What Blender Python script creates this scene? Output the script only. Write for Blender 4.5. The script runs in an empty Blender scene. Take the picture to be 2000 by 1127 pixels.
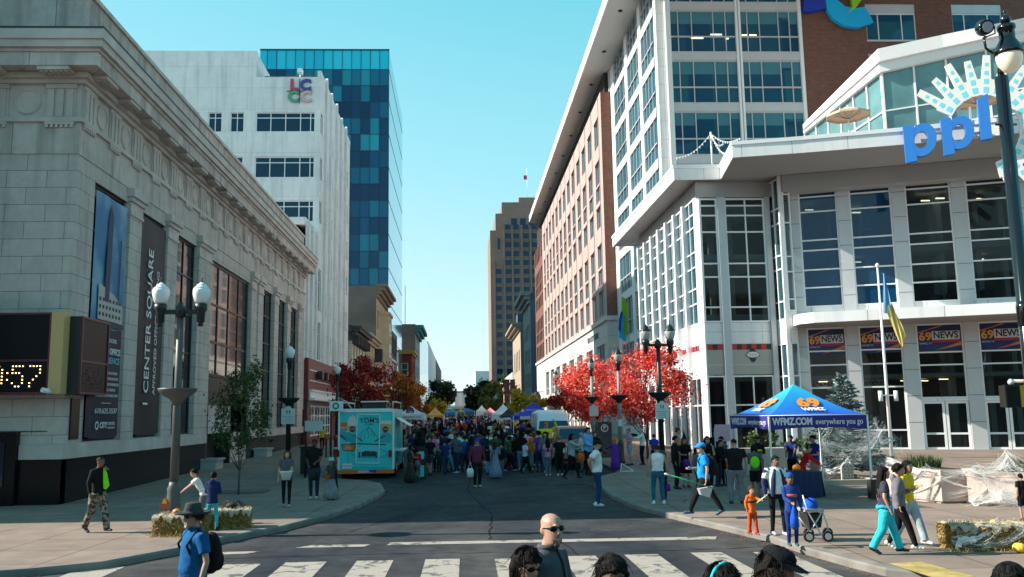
import bpy, bmesh, math, random
from mathutils import Vector, Matrix
R=math.radians
random.seed(7)
scn=bpy.context.scene
col=scn.collection
# ---------------- camera ----------------
cd=bpy.data.cameras.new('camera'); cam=bpy.data.objects.new('camera',cd); col.objects.link(cam)
CX,CY,FP,CH=960.0,563.5,1714.0,2.65
_ry=Vector((900-CX,-(810-CY),-FP)).normalized()
_rz=Vector((805-CX,-(-11400-CY),-FP)).normalized()
_rz=(_rz-_ry*_ry.dot(_rz)).normalized()
_rx=_ry.cross(_rz)
ROT=Matrix((_rx,_ry,_rz))
cam.matrix_world=Matrix.Translation((0,0,CH))@ROT.to_4x4()
cd.sensor_width=36; cd.lens=FP/2000*36; cd.shift_x=(1000-CX)/2000; cd.clip_end=3000; cd.clip_start=0.1
scn.camera=cam
# ---------------- sky and sun ----------------
SUN_EL=33.7; SUN_DIR=Vector((1,-0.06,-math.tan(R(SUN_EL))))   # direction the light travels
w=bpy.data.worlds.new('World'); scn.world=w; w.use_nodes=True
nt=w.node_tree; bg=nt.nodes['Background']
sky=nt.nodes.new('ShaderNodeTexSky'); sky.sky_type='NISHITA'; sky.sun_disc=False
sky.sun_elevation=R(SUN_EL); sky.sun_rotation=math.atan2(-SUN_DIR.x,-SUN_DIR.y)
sky.air_density=1.0; sky.dust_density=0.8; sky.ozone_density=1.5
tcw=nt.nodes.new('ShaderNodeTexCoord'); spw=nt.nodes.new('ShaderNodeSeparateXYZ'); nt.links.new(tcw.outputs['Generated'],spw.inputs[0])
rw=nt.nodes.new('ShaderNodeValToRGB'); 
_ma=nt.nodes.new('ShaderNodeMath'); _ma.operation='MULTIPLY_ADD'; _ma.inputs[1].default_value=.16; nt.links.new(spw.outputs[0],_ma.inputs[0]); nt.links.new(spw.outputs[2],_ma.inputs[2]); nt.links.new(_ma.outputs[0],rw.inputs[0])
_e=rw.color_ramp.elements; _e[0].position=0.0; _e[0].color=(.53,.60,.62,1); _e[1].position=1.0; _e[1].color=(.02,.20,.32,1)
for p_,c_ in ((.10,(.37,.54,.58)),(.28,(.21,.48,.54)),(.50,(.09,.39,.46))):
    q_=_e.new(p_); q_.color=(*c_,1)
sk=nt.nodes.new('ShaderNodeMix'); sk.data_type='RGBA'; sk.blend_type='MULTIPLY'; sk.inputs[0].default_value=1; sk.inputs[7].default_value=(1/.13,1/.13,1/.13,1)
nt.links.new(rw.outputs[0],sk.inputs[6])
hs=nt.nodes.new('ShaderNodeMix'); hs.data_type='RGBA'; hs.inputs[0].default_value=0.86
nt.links.new(sky.outputs[0],hs.inputs[6]); nt.links.new(sk.outputs[2],hs.inputs[7]); nt.links.new(hs.outputs[2],bg.inputs[0])
bg.inputs[1].default_value=0.13
sd=bpy.data.lights.new('sun','SUN'); sd.energy=5.0; sd.angle=R(0.5); sd.color=(1.0,0.92,0.82)
so=bpy.data.objects.new('sun',sd); col.objects.link(so)
so.rotation_euler=SUN_DIR.to_track_quat('-Z','Y').to_euler()
scn.view_settings.view_transform='Standard'; scn.view_settings.look='None'
scn.view_settings.exposure=0.88; scn.view_settings.gamma=1.0
scn.cycles.max_bounces=6; scn.cycles.glossy_bounces=3; scn.cycles.diffuse_bounces=3; scn.cycles.transmission_bounces=4

# ---------------- measuring helpers: a photo pixel seen on a known plane ----------------
def ray(px,py): return ROT@Vector((px-CX,-(py-CY),-FP))
def onX(px,py,X):
    d=ray(px,py); t=X/d.x; return (d.y*t, CH+d.z*t)          # -> (Y,Z)
def onY(px,py,Y):
    d=ray(px,py); t=Y/d.y; return (d.x*t, CH+d.z*t)          # -> (X,Z)
def onZ(px,py,Z=0.0):
    d=ray(px,py); t=(Z-CH)/d.z; return (d.x*t,d.y*t)         # -> (X,Y)
def ground(Y):
    if Y<28: return 0.0
    if Y<68: return 0.01*(Y-28)
    if Y<100: return 0.4+0.004*(Y-68)
    return 0.528+0.013*(Y-100)
def foot(px,py,up=0.0):
    """world point of a foot on the rising ground"""
    z=0.0
    for _ in range(8):
        X,Y=onZ(px,py,z+up); z=ground(Y)
    return Vector((X,Y,z+up))

# ---------------- object helpers ----------------
def tag(o,label=None,cat=None,group=None,kind=None):
    if label: o['label']=label
    if cat: o['category']=cat
    if group: o['group']=group
    if kind: o['kind']=kind
    return o
def empty(name,loc=(0,0,0),label=None,cat=None,group=None,rz=0.0,parent=None):
    o=bpy.data.objects.new(name,None); col.objects.link(o); o.location=loc; o.rotation_euler=(0,0,rz)
    o.empty_display_size=0.2
    if parent: o.parent=parent
    return tag(o,label,cat,group)
class MB:
    """collects geometry for one mesh object; T maps local (u,n,z) to world"""
    def __init__(s,T=None): s.v=[]; s.f=[]; s.T=T; s.sm=[]; s.smooth=False
    def _a(s,p):
        if s.T: p=s.T(*p)
        s.v.append(tuple(p)); return len(s.v)-1
    def face(s,pts):
        s.f.append([s._a(p) for p in pts]); s.sm.append(s.smooth); return s
    def box(s,a0,a1,b0,b1,c0,c1):
        i=[s._a((x,y,z)) for z in (c0,c1) for x,y in ((a0,b0),(a1,b0),(a1,b1),(a0,b1))]
        for q in ((3,2,1,0),(4,5,6,7),(0,1,5,4),(1,2,6,5),(2,3,7,6),(3,0,4,7)):
            s.f.append([i[k] for k in q]); s.sm.append(False)
        return s
    def prism(s,poly,c0,c1,cap=True):
        n=len(poly)
        lo=[s._a((x,y,c0)) for x,y in poly]; hi=[s._a((x,y,c1)) for x,y in poly]
        for k in range(n):
            s.f.append([lo[k],lo[(k+1)%n],hi[(k+1)%n],hi[k]]); s.sm.append(s.smooth)
        if cap:
            s.f.append(lo[::-1]); s.f.append(hi); s.sm+= [False,False]
        return s
    def uprism(s,poly,n0,n1):
        """poly in (u,z), extruded along n"""
        n=len(poly)
        lo=[s._a((x,n0,z)) for x,z in poly]; hi=[s._a((x,n1,z)) for x,z in poly]
        for k in range(n):
            s.f.append([lo[k],lo[(k+1)%n],hi[(k+1)%n],hi[k]]); s.sm.append(False)
        s.f.append(lo[::-1]); s.f.append(hi); s.sm+=[False,False]
        return s
    def tube(s,pts,rs,seg=8,caps=True):
        pts=[Vector(p) for p in pts]; n=len(pts)
        if not hasattr(rs,'__len__'): rs=[rs]*n
        rings=[]; up=Vector((0,0,1)); prev=None
        for k in range(n):
            d=(pts[min(k+1,n-1)]-pts[max(k-1,0)])
            if d.length<1e-9: d=Vector((0,0,1))
            d.normalize()
            if prev is None:
                a=d.cross(Vector((0,0,1)) if abs(d.z)<.9 else Vector((1,0,0))).normalized()
            else:
                a=(prev-d*prev.dot(d))
                a=a.normalized() if a.length>1e-6 else d.cross(Vector((1,0,0))).normalized()
            prev=a; b=d.cross(a)
            rings.append([s._a(pts[k]+a*(rs[k]*math.cos(2*math.pi*j/seg))+b*(rs[k]*math.sin(2*math.pi*j/seg))) for j in range(seg)])
        for k in range(n-1):
            for j in range(seg):
                s.f.append([rings[k][j],rings[k][(j+1)%seg],rings[k+1][(j+1)%seg],rings[k+1][j]]); s.sm.append(True)
        if caps:
            s.f.append(rings[0][::-1]); s.f.append(rings[-1]); s.sm+=[False,False]
        return s
    def lathe(s,prof,c=(0,0,0),seg=16,smooth=True,sx=1,sy=1,ripple=0,nr=0):
        rings=[]
        for r,z in prof:
            ring=[]
            for j in range(seg):
                a=2*math.pi*j/seg; rr=r*(1+(ripple*math.cos(a*nr) if nr else 0))
                ring.append(s._a((c[0]+rr*math.cos(a)*sx,c[1]+rr*math.sin(a)*sy,c[2]+z)))
            rings.append(ring)
        for k in range(len(rings)-1):
            for j in range(seg):
                s.f.append([rings[k][j],rings[k][(j+1)%seg],rings[k+1][(j+1)%seg],rings[k+1][j]]); s.sm.append(smooth)
        s.f.append(rings[0][::-1]); s.f.append(rings[-1]); s.sm+=[False,False]
        return s
    def disc_n(s,u,z,r,n0,n1,seg=24,hole=0):
        pts=[(u+r*math.cos(2*math.pi*k/seg),z+r*math.sin(2*math.pi*k/seg)) for k in range(seg)]
        if not hole: return s.uprism(pts,n0,n1)
        inn=[(u+hole*math.cos(2*math.pi*k/seg),z+hole*math.sin(2*math.pi*k/seg)) for k in range(seg)]
        o1=[s._a((x,n1,y)) for x,y in pts]; i1=[s._a((x,n1,y)) for x,y in inn]
        o0=[s._a((x,n0,y)) for x,y in pts]; i0=[s._a((x,n0,y)) for x,y in inn]
        for k in range(seg):
            m=(k+1)%seg
            for q in ((o1[k],o1[m],i1[m],i1[k]),(o0[k],o0[m],o1[m],o1[k]),(i0[k],i1[k],i1[m],i0[m])):
                s.f.append(list(q)); s.sm.append(False)
        return s
    def wall(s,u0,u1,z0,z1,holes,n=0.0,depth=0.3):
        """flat wall sheet with rectangular openings (u0,u1,z0,z1) and their reveals"""
        us=sorted({u0,u1}|{h[0] for h in holes}|{h[1] for h in holes}); us=[u for u in us if u0-1e-6<=u<=u1+1e-6]
        zs=sorted({z0,z1}|{h[2] for h in holes}|{h[3] for h in holes}); zs=[z for z in zs if z0-1e-6<=z<=z1+1e-6]
        for a,b in zip(us,us[1:]):
            run=None
            for c,d in zip(zs,zs[1:]):
                mu,mz=(a+b)/2,(c+d)/2
                hole=any(h[0]<mu<h[1] and h[2]<mz<h[3] for h in holes)
                if not hole:
                    if run is None: run=[c,d]
                    else: run[1]=d
                elif run: s.face([(a,n,run[0]),(b,n,run[0]),(b,n,run[1]),(a,n,run[1])]); run=None
            if run: s.face([(a,n,run[0]),(b,n,run[0]),(b,n,run[1]),(a,n,run[1])])
        for a,b,c,d in holes:
            m=n-depth
            s.face([(a,n,c),(a,m,c),(a,m,d),(a,n,d)]); s.face([(b,n,c),(b,n,d),(b,m,d),(b,m,c)])
            s.face([(a,n,d),(a,m,d),(b,m,d),(b,n,d)]); s.face([(a,n,c),(b,n,c),(b,m,c),(a,m,c)])
        return s
    def build(s,name,mat=None,parent=None,label=None,cat=None,group=None,kind=None,color=None,rel=True):
        me=bpy.data.meshes.new(name)
        v=s.v
        if parent is not None and rel:
            M=mw(parent).inverted(); v=[tuple(M@Vector(p)) for p in v]
        me.from_pydata(v,[],s.f); me.update()
        me.polygons.foreach_set('use_smooth',s.sm)
        if mat is not None: me.materials.append(mat)
        o=bpy.data.objects.new(name,me); col.objects.link(o)
        if parent is not None: o.parent=parent
        if color is not None: o.color=(*color,1)
        return tag(o,label,cat,group,kind)
def mw(o):
    M=Matrix.LocRotScale(o.location,o.rotation_euler,o.scale)
    return mw(o.parent)@M if o.parent else M
def build_each(mb,name,matl,parent,marks=None):
    """one object per piece: marks are vertex indices where a new piece begins, else every box is a piece"""
    marks=sorted(set(marks if marks else range(0,len(mb.v),8)))+[len(mb.v)]
    k=0; out=[]
    for a,b in zip(marks,marks[1:]):
        p=MB(); p.v=mb.v[a:b]
        while k<len(mb.f) and min(mb.f[k])<b: p.f.append([i-a for i in mb.f[k]]); p.sm.append(mb.sm[k]); k+=1
        if p.f: out.append(p.build(name,matl,parent))
    return out
def copy_tree(o,parent=None):
    c=o.copy(); col.objects.link(c)
    if parent is not None: c.parent=parent
    for ch in list(o.children): copy_tree(ch,c)
    return c
def frame(ox,oy,ux,uy,s=1):
    L=math.hypot(ux,uy); ux/=L; uy/=L; nx,ny=-uy*s,ux*s
    return lambda u,n,z:(ox+ux*u+nx*n, oy+uy*u+ny*n, z)
def frame_pts(p0,p1,s=-1):
    return frame(p0[0],p0[1],p1[0]-p0[0],p1[1]-p0[1],s), math.hypot(p1[0]-p0[0],p1[1]-p0[1])

# ---------------- materials ----------------
MATS={}
def mat(name,c=(.5,.5,.5),rough=.7,metal=0,spec=None,noise=0,nscale=3,bump=0,bscale=20,emit=None,estr=0,alpha=None,trans=0,oc=False,coat=0,dark=None,world=False):
    if name in MATS: return MATS[name]
    m=bpy.data.materials.new(name); m.use_nodes=True; nt=m.node_tree; b=nt.nodes['Principled BSDF']
    b.inputs['Base Color'].default_value=(*c,1); b.inputs['Roughness'].default_value=rough; b.inputs['Metallic'].default_value=metal
    if spec is not None: b.inputs['Specular IOR Level'].default_value=spec
    if coat: b.inputs['Coat Weight'].default_value=coat; b.inputs['Coat Roughness'].default_value=.05
    if trans: b.inputs['Transmission Weight'].default_value=trans
    if emit: b.inputs['Emission Color'].default_value=(*emit,1); b.inputs['Emission Strength'].default_value=estr
    if alpha is not None: b.inputs['Alpha'].default_value=alpha
    src=None
    tc=nt.nodes.new('ShaderNodeTexCoord')
    if world:
        g=nt.nodes.new('ShaderNodeNewGeometry'); cs=g.outputs['Position']
    else: cs=tc.outputs['Object']
    if oc:
        oi=nt.nodes.new('ShaderNodeObjectInfo'); src=oi.outputs['Color']
    if noise:
        nz=nt.nodes.new('ShaderNodeTexNoise'); nz.inputs['Scale'].default_value=nscale; nz.inputs['Detail'].default_value=6
        nt.links.new(cs,nz.inputs['Vector'])
        mr=nt.nodes.new('ShaderNodeMapRange'); mr.inputs[1].default_value=.25; mr.inputs[2].default_value=.75
        mr.inputs[3].default_value=1-noise; mr.inputs[4].default_value=1+noise
        nt.links.new(nz.outputs['Fac'],mr.inputs[0])
        mx=nt.nodes.new('ShaderNodeMix'); mx.data_type='RGBA'; mx.blend_type='MULTIPLY'; mx.inputs[0].default_value=1
        if src: nt.links.new(src,mx.inputs[6])
        else: mx.inputs[6].default_value=(*c,1)
        nt.links.new(mr.outputs[0],mx.inputs[7]); src=mx.outputs[2]
    if src: nt.links.new(src,b.inputs['Base Color'])
    if bump:
        n2=nt.nodes.new('ShaderNodeTexNoise'); n2.inputs['Scale'].default_value=bscale; n2.inputs['Detail'].default_value=4
        nt.links.new(cs,n2.inputs['Vector'])
        bp=nt.nodes.new('ShaderNodeBump'); bp.inputs['Strength'].default_value=bump; bp.inputs['Distance'].default_value=.02
        nt.links.new(n2.outputs['Fac'],bp.inputs['Height']); nt.links.new(bp.outputs[0],b.inputs['Normal'])
    MATS[name]=m; return m
def seeglass(name,c,thr=.45,tint=(.6,.72,.75),spec=.5):
    """window glass one can partly see through"""
    m=mat(name,c,.03,spec=spec); nt=m.node_tree; t=nt.nodes.new('ShaderNodeBsdfTransparent'); t.inputs[0].default_value=(*tint,1)
    mx=nt.nodes.new('ShaderNodeMixShader'); mx.inputs[0].default_value=thr; nt.links.new(nt.nodes['Principled BSDF'].outputs[0],mx.inputs[1]); nt.links.new(t.outputs[0],mx.inputs[2]); nt.links.new(mx.outputs[0],nt.nodes['Material Output'].inputs[0]); return m
def brickmat(name,c1,c2,mortar,bw,bh,ms=.01,rough=.8,offset=.5,noise=.12,nscale=1.5,bump=.4,streak=0):
    """running-bond blocks laid by wall run (x+y) and height"""
    if name in MATS: return MATS[name]
    m=bpy.data.materials.new(name); m.use_nodes=True; nt=m.node_tree; b=nt.nodes['Principled BSDF']; b.inputs['Roughness'].default_value=rough; b.inputs['Specular IOR Level'].default_value=.22
    g=nt.nodes.new('ShaderNodeNewGeometry'); sp=nt.nodes.new('ShaderNodeSeparateXYZ'); nt.links.new(g.outputs['Position'],sp.inputs[0])
    ad=nt.nodes.new('ShaderNodeMath'); ad.operation='ADD'; nt.links.new(sp.outputs[0],ad.inputs[0]); nt.links.new(sp.outputs[1],ad.inputs[1])
    cb=nt.nodes.new('ShaderNodeCombineXYZ'); nt.links.new(ad.outputs[0],cb.inputs[0]); nt.links.new(sp.outputs[2],cb.inputs[1])
    br=nt.nodes.new('ShaderNodeTexBrick'); nt.links.new(cb.outputs[0],br.inputs['Vector'])
    br.inputs['Color1'].default_value=(*c1,1); br.inputs['Color2'].default_value=(*c2,1); br.inputs['Mortar'].default_value=(*mortar,1)
    br.inputs['Scale'].default_value=1; br.inputs['Mortar Size'].default_value=ms; br.inputs['Brick Width'].default_value=bw; br.inputs['Row Height'].default_value=bh
    br.inputs['Mortar Smooth'].default_value=.1; br.offset=offset; br.inputs['Bias'].default_value=0
    nz=nt.nodes.new('ShaderNodeTexNoise'); nz.inputs['Scale'].default_value=nscale; nz.inputs['Detail'].default_value=8; nz.inputs['Roughness'].default_value=.7
    nt.links.new(g.outputs['Position'],nz.inputs['Vector'])
    mr=nt.nodes.new('ShaderNodeMapRange'); mr.inputs[1].default_value=.3; mr.inputs[2].default_value=.7; mr.inputs[3].default_value=1-noise; mr.inputs[4].default_value=1+noise
    nt.links.new(nz.outputs['Fac'],mr.inputs[0])
    mx=nt.nodes.new('ShaderNodeMix'); mx.data_type='RGBA'; mx.blend_type='MULTIPLY'; mx.inputs[0].default_value=1
    nt.links.new(br.outputs['Color'],mx.inputs[6]); nt.links.new(mr.outputs[0],mx.inputs[7]); out=mx.outputs[2]
    if streak:
        mp=nt.nodes.new('ShaderNodeMapping'); mp.inputs['Scale'].default_value=(1.3,1.3,.12); nt.links.new(g.outputs['Position'],mp.inputs[0])
        n3=nt.nodes.new('ShaderNodeTexNoise'); n3.inputs['Scale'].default_value=1.6; n3.inputs['Detail'].default_value=5; nt.links.new(mp.outputs[0],n3.inputs['Vector'])
        m3=nt.nodes.new('ShaderNodeMapRange'); m3.inputs[1].default_value=.5; m3.inputs[2].default_value=.72; m3.inputs[3].default_value=1; m3.inputs[4].default_value=1-streak
        nt.links.new(n3.outputs['Fac'],m3.inputs[0])
        m4=nt.nodes.new('ShaderNodeMix'); m4.data_type='RGBA'; m4.blend_type='MULTIPLY'; m4.inputs[0].default_value=1
        nt.links.new(out,m4.inputs[6]); nt.links.new(m3.outputs[0],m4.inputs[7]); out=m4.outputs[2]
    nt.links.new(out,b.inputs['Base Color'])
    if bump:
        bp=nt.nodes.new('ShaderNodeBump'); bp.inputs['Strength'].default_value=bump; bp.inputs['Distance'].default_value=.01; bp.invert=True
        nt.links.new(br.outputs['Fac'],bp.inputs['Height']); nt.links.new(bp.outputs[0],b.inputs['Normal'])
    MATS[name]=m; return m
def cellglass(name,cols,cw,ch,rough=.06,offu=0,offz=0,spec=.6,rowmix=.35,metal=0):
    """tinted glass panels: every cell of the curtain wall has its own tint"""
    if name in MATS: return MATS[name]
    m=bpy.data.materials.new(name); m.use_nodes=True; nt=m.node_tree; b=nt.nodes['Principled BSDF']; b.inputs['Roughness'].default_value=rough
    b.inputs['Specular IOR Level'].default_value=spec; b.inputs['Metallic'].default_value=metal
    g=nt.nodes.new('ShaderNodeNewGeometry'); sp=nt.nodes.new('ShaderNodeSeparateXYZ'); nt.links.new(g.outputs['Position'],sp.inputs[0])
    def mth(op,a,b_=None):
        n=nt.nodes.new('ShaderNodeMath'); n.operation=op
        for i,x in enumerate((a,b_)):
            if x is None: continue
            if isinstance(x,(int,float)): n.inputs[i].default_value=x
            else: nt.links.new(x,n.inputs[i])
        return n.outputs[0]
    u=mth('FLOOR',mth('DIVIDE',mth('SUBTRACT',mth('ADD',sp.outputs[0],sp.outputs[1]),offu),cw))
    v=mth('FLOOR',mth('DIVIDE',mth('SUBTRACT',sp.outputs[2],offz),ch))
    cb=nt.nodes.new('ShaderNodeCombineXYZ'); nt.links.new(u,cb.inputs[0]); nt.links.new(v,cb.inputs[1])
    wn=nt.nodes.new('ShaderNodeTexWhiteNoise'); nt.links.new(cb.outputs[0],wn.inputs['Vector'])
    w2=nt.nodes.new('ShaderNodeTexWhiteNoise'); w2.noise_dimensions='1D'; nt.links.new(v,w2.inputs['W'])
    mxv=mth('ADD',mth('MULTIPLY',wn.outputs['Value'],1-rowmix),mth('MULTIPLY',w2.outputs['Value'],rowmix))
    cr=nt.nodes.new('ShaderNodeValToRGB'); cr.color_ramp.interpolation='LINEAR'
    els=cr.color_ramp.elements
    for i,(p,c) in enumerate(cols):
        e=els[i] if i<2 else els.new(p)
        e.position=p; e.color=(*c,1)
    nt.links.new(mxv,cr.inputs[0]); nt.links.new(cr.outputs[0],b.inputs['Base Color'])
    # slight pillowing so reflections wobble
    nz=nt.nodes.new('ShaderNodeTexNoise'); nz.inputs['Scale'].default_value=.5; nt.links.new(g.outputs['Position'],nz.inputs['Vector'])
    bp=nt.nodes.new('ShaderNodeBump'); bp.inputs['Strength'].default_value=.08; bp.inputs['Distance'].default_value=.3
    nt.links.new(nz.outputs['Fac'],bp.inputs['Height']); nt.links.new(bp.outputs[0],b.inputs['Normal'])
    MATS[name]=m; return m
GRAN1=(.60,.51,.465); GRAN2=(.53,.455,.415)
M_STONE=brickmat('granite_blocks',GRAN1,GRAN2,(.22,.19,.17),1.25,.55,.010,noise=.12,nscale=2.2,streak=.25)
M_STONEP=mat('granite_smooth',(.57,.485,.44),.75,noise=.22,nscale=1.2,bump=.15,bscale=40,world=True)
M_STONEC=brickmat('granite_coursing',(.60,.51,.46),(.52,.445,.40),(.2,.17,.155),2.4,5,.012,noise=.18,nscale=1.4,streak=.45)
M_BLACKG=mat('black_granite',(.009,.009,.010),.25,spec=.3,noise=.3,nscale=30,world=True)
M_WIN=mat('dark_window_glass',(.010,.013,.018),.04,spec=.45)
M_WINB=mat('blue_window_glass',(.003,.035,.075),.05,spec=.3)
M_WINT=mat('teal_window_glass',(.02,.085,.12),.05,spec=.7)
M_BRONZE=mat('dark_bronze',(.02,.017,.016),.4)
M_WHITEP=mat('white_painted_metal',(.82,.82,.82),.35)
M_WHITEF=brickmat('white_metal_panel',(.82,.81,.80),(.78,.775,.77),(.38,.38,.38),1.9,1.45,.012,rough=.42,offset=0,noise=.05,nscale=.8,bump=.2,streak=.12)
M_GREYP=mat('grey_metal_panel',(.54,.545,.55),.4,metal=.2,noise=.05,nscale=1,world=True)
M_STUCCO=brickmat('white_stucco',(.80,.78,.76),(.77,.755,.74),(.50,.49,.48),3.1,1.95,.012,rough=.85,noise=.09,nscale=.7,bump=.1,streak=.2)
# ================= ground, road, pavements =================
def asphalt():
    m=bpy.data.materials.new('asphalt'); m.use_nodes=True; nt=m.node_tree; b=nt.nodes['Principled BSDF']
    g=nt.nodes.new('ShaderNodeNewGeometry')
    def noise(s,d,vec=None):
        n=nt.nodes.new('ShaderNodeTexNoise'); n.inputs['Scale'].default_value=s; n.inputs['Detail'].default_value=d
        nt.links.new(vec or g.outputs['Position'],n.inputs['Vector']); return n.outputs['Fac']
    mp=nt.nodes.new('ShaderNodeMapping'); mp.inputs['Scale'].default_value=(1.0,.25,1); nt.links.new(g.outputs['Position'],mp.inputs[0])
    big=noise(.35,5,mp.outputs[0]); fine=noise(45,3); mid=noise(3,6)
    cr=nt.nodes.new('ShaderNodeValToRGB'); e=cr.color_ramp.elements
    e[0].position=.35; e[0].color=(.026,.030,.040,1); e[1].position=.68; e[1].color=(.074,.071,.066,1)
    nt.links.new(big,cr.inputs[0])
    def mul(a,f,lo,hi):
        mr=nt.nodes.new('ShaderNodeMapRange'); mr.inputs[1].default_value=.3; mr.inputs[2].default_value=.7; mr.inputs[3].default_value=lo; mr.inputs[4].default_value=hi
        nt.links.new(f,mr.inputs[0]); mx=nt.nodes.new('ShaderNodeMix'); mx.data_type='RGBA'; mx.blend_type='MULTIPLY'; mx.inputs[0].default_value=1
        nt.links.new(a,mx.inputs[6]); nt.links.new(mr.outputs[0],mx.inputs[7]); return mx.outputs[2]
    c=mul(mul(mul(cr.outputs[0],noise(.9,4),.72,1.25),mid,.78,1.2),fine,.7,1.35)
    nt.links.new(c,b.inputs['Base Color']); b.inputs['Roughness'].default_value=.88; b.inputs['Specular IOR Level'].default_value=.12
    bp=nt.nodes.new('ShaderNodeBump'); bp.inputs['Strength'].default_value=.35; bp.inputs['Distance'].default_value=.01
    nt.links.new(fine,bp.inputs['Height']); nt.links.new(bp.outputs[0],b.inputs['Normal'])
    return m
M_ASPH=asphalt()
M_PAVE=brickmat('concrete_slabs',(.26,.198,.16),(.215,.165,.135),(.07,.058,.05),1.6,1.6,.014,offset=0,noise=.22,nscale=1.2,bump=.2,rough=.85)
# slabs are laid flat: feed x and y instead of run and height
_nt=M_PAVE.node_tree
for n in list(_nt.nodes):
    if n.type=='SEPXYZ':
        cb=[k for k in _nt.nodes if k.type=='COMBXYZ'][0]
        rot=_nt.nodes.new('ShaderNodeVectorRotate'); rot.inputs['Axis'].default_value=(0,0,1); rot.inputs['Angle'].default_value=R(2)
        geo=[k for k in _nt.nodes if k.type=='NEW_GEOMETRY'][0]
        _nt.links.new(geo.outputs['Position'],rot.inputs['Vector']); br=[k for k in _nt.nodes if k.type=='TEX_BRICK'][0]
        _nt.links.new(rot.outputs[0],br.inputs['Vector'])
M_PAVER=brickmat('brick_pavers',(.36,.24,.19),(.30,.21,.17),(.16,.12,.10),.4,.2,.01,offset=.5,noise=.2,nscale=1.0,bump=.1)
_nt=M_PAVER.node_tree; _g=[k for k in _nt.nodes if k.type=='NEW_GEOMETRY'][0]; _b=[k for k in _nt.nodes if k.type=='TEX_BRICK'][0]; _nt.links.new(_g.outputs['Position'],_b.inputs['Vector'])
M_KERB=mat('kerb_concrete',(.19,.175,.155),.85,noise=.3,nscale=2,world=True)
def paint_mat():
    m=bpy.data.materials.new('road_paint'); m.use_nodes=True; nt=m.node_tree; b=nt.nodes['Principled BSDF']
    g=nt.nodes.new('ShaderNodeNewGeometry'); n=nt.nodes.new('ShaderNodeTexNoise'); n.inputs['Scale'].default_value=2.2; n.inputs['Detail'].default_value=9; n.inputs['Roughness'].default_value=.65; n.inputs['Distortion'].default_value=1.0
    nt.links.new(g.outputs['Position'],n.inputs['Vector'])
    cr=nt.nodes.new('ShaderNodeValToRGB'); e=cr.color_ramp.elements; e[0].position=.41; e[0].color=(.10,.10,.095,1); e[1].position=.45; e[1].color=(.36,.315,.265,1)
    nt.links.new(n.outputs['Fac'],cr.inputs[0])
    n2=nt.nodes.new('ShaderNodeTexNoise'); n2.inputs['Scale'].default_value=30; nt.links.new(g.outputs['Position'],n2.inputs['Vector'])
    mr=nt.nodes.new('ShaderNodeMapRange'); mr.inputs[1].default_value=.3; mr.inputs[2].default_value=.7; mr.inputs[3].default_value=.8; mr.inputs[4].default_value=1.1; nt.links.new(n2.outputs['Fac'],mr.inputs[0])
    mx=nt.nodes.new('ShaderNodeMix'); mx.data_type='RGBA'; mx.blend_type='MULTIPLY'; mx.inputs[0].default_value=1; nt.links.new(cr.outputs[0],mx.inputs[6]); nt.links.new(mr.outputs[0],mx.inputs[7])
    nt.links.new(mx.outputs[2],b.inputs['Base Color']); b.inputs['Roughness'].default_value=.8
    return m
M_PAINT=paint_mat()
def sheet(name,xs_of_y,ys,matl,up,kind='structure',thick=None):
    mb=MB(); rows=[]
    for Y in ys:
        xs=xs_of_y(Y); rows.append([mb._a((x,Y,ground(Y)+up)) for x in xs])
    for a,b in zip(rows,rows[1:]):
        for k in range(len(a)-1): mb.f.append([a[k],a[k+1],b[k+1],b[k]]); mb.sm.append(False)
    return mb.build(name,matl,kind=kind)
ysamp=[-60,-20,0,10,14,18,22,26,28,30,35,40,50,60,68,80,100,130,170,220,300,400,600,900,1500]
gm=mat('far_ground',(.16,.155,.145),.9,noise=.2,nscale=.1,world=True)
sheet('ground',lambda Y:[-900,-300,-60,60,300,900],ysamp,gm,-.03)
sheet('road',lambda Y:[-40,-20,-9,0,9,20,40],ysamp[:-1],M_ASPH,0.0)
def interp(tab,Y):
    if Y<=tab[0][0]: return tab[0][1]
    for (a,xa),(b,xb) in zip(tab,tab[1:]):
        if Y<=b: return xa+(xb-xa)*(Y-a)/(b-a)
    return tab[-1][1]
def curbtab(pxs):
    t=[]
    for p in pxs:
        X,Y=onZ(*p,0.0) if True else 0; t.append((Y,X))
    return sorted(t)
KL=curbtab([(60,1126),(200,1112),(345,1084),(440,1060),(545,1040),(640,1015),(700,994),(738,976),(752,966)])
KL=[(12.8,-22.0),(13.6,-14.0)]+[k for k in KL if k[0]>14.2]+[(33.2,-2.95),(34.6,-3.6),(35.8,-5.0),(36.6,-5.7),(1000,-5.7)]
KRr=curbtab([(1730,1126),(1670,1111),(1568,1082),(1500,1058),(1400,1034),(1300,1011),(1240,995),(1195,975),(1178,962)])
KRr=[(9.0,18.0),(11.0,11.5),(12.6,8.6),(13.5,7.6)]+[k for k in KRr if k[0]>13.9]+[(32.0,4.75),(34.6,5.3),(37.0,6.5),(39,6.7),(1000,6.7)]
def densify(tab):
    ys=[]
    for (a,_),(b,_) in zip(tab,tab[1:]):
        n=max(1,int(min(b-a,20)/.8)) if a<40 else 1
        for i in range(n): ys.append(a+(b-a)*i/n)
    ys+= [45,50,55,60,68,75,85,100,115,130,150,170,200,250,300,400,600]
    return sorted(set(round(y,3) for y in ys if y<=600))
ysl=densify(KL); ysr=densify(KRr); UP=.14
sheet('pavement_left',lambda Y:[-40,-20,-12,interp(KL,Y)-.2],ysl,M_PAVE,UP)
sheet('pavement_right',lambda Y:[interp(KRr,Y)+.2,13,20,50],ysr,M_PAVE,UP)
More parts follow.
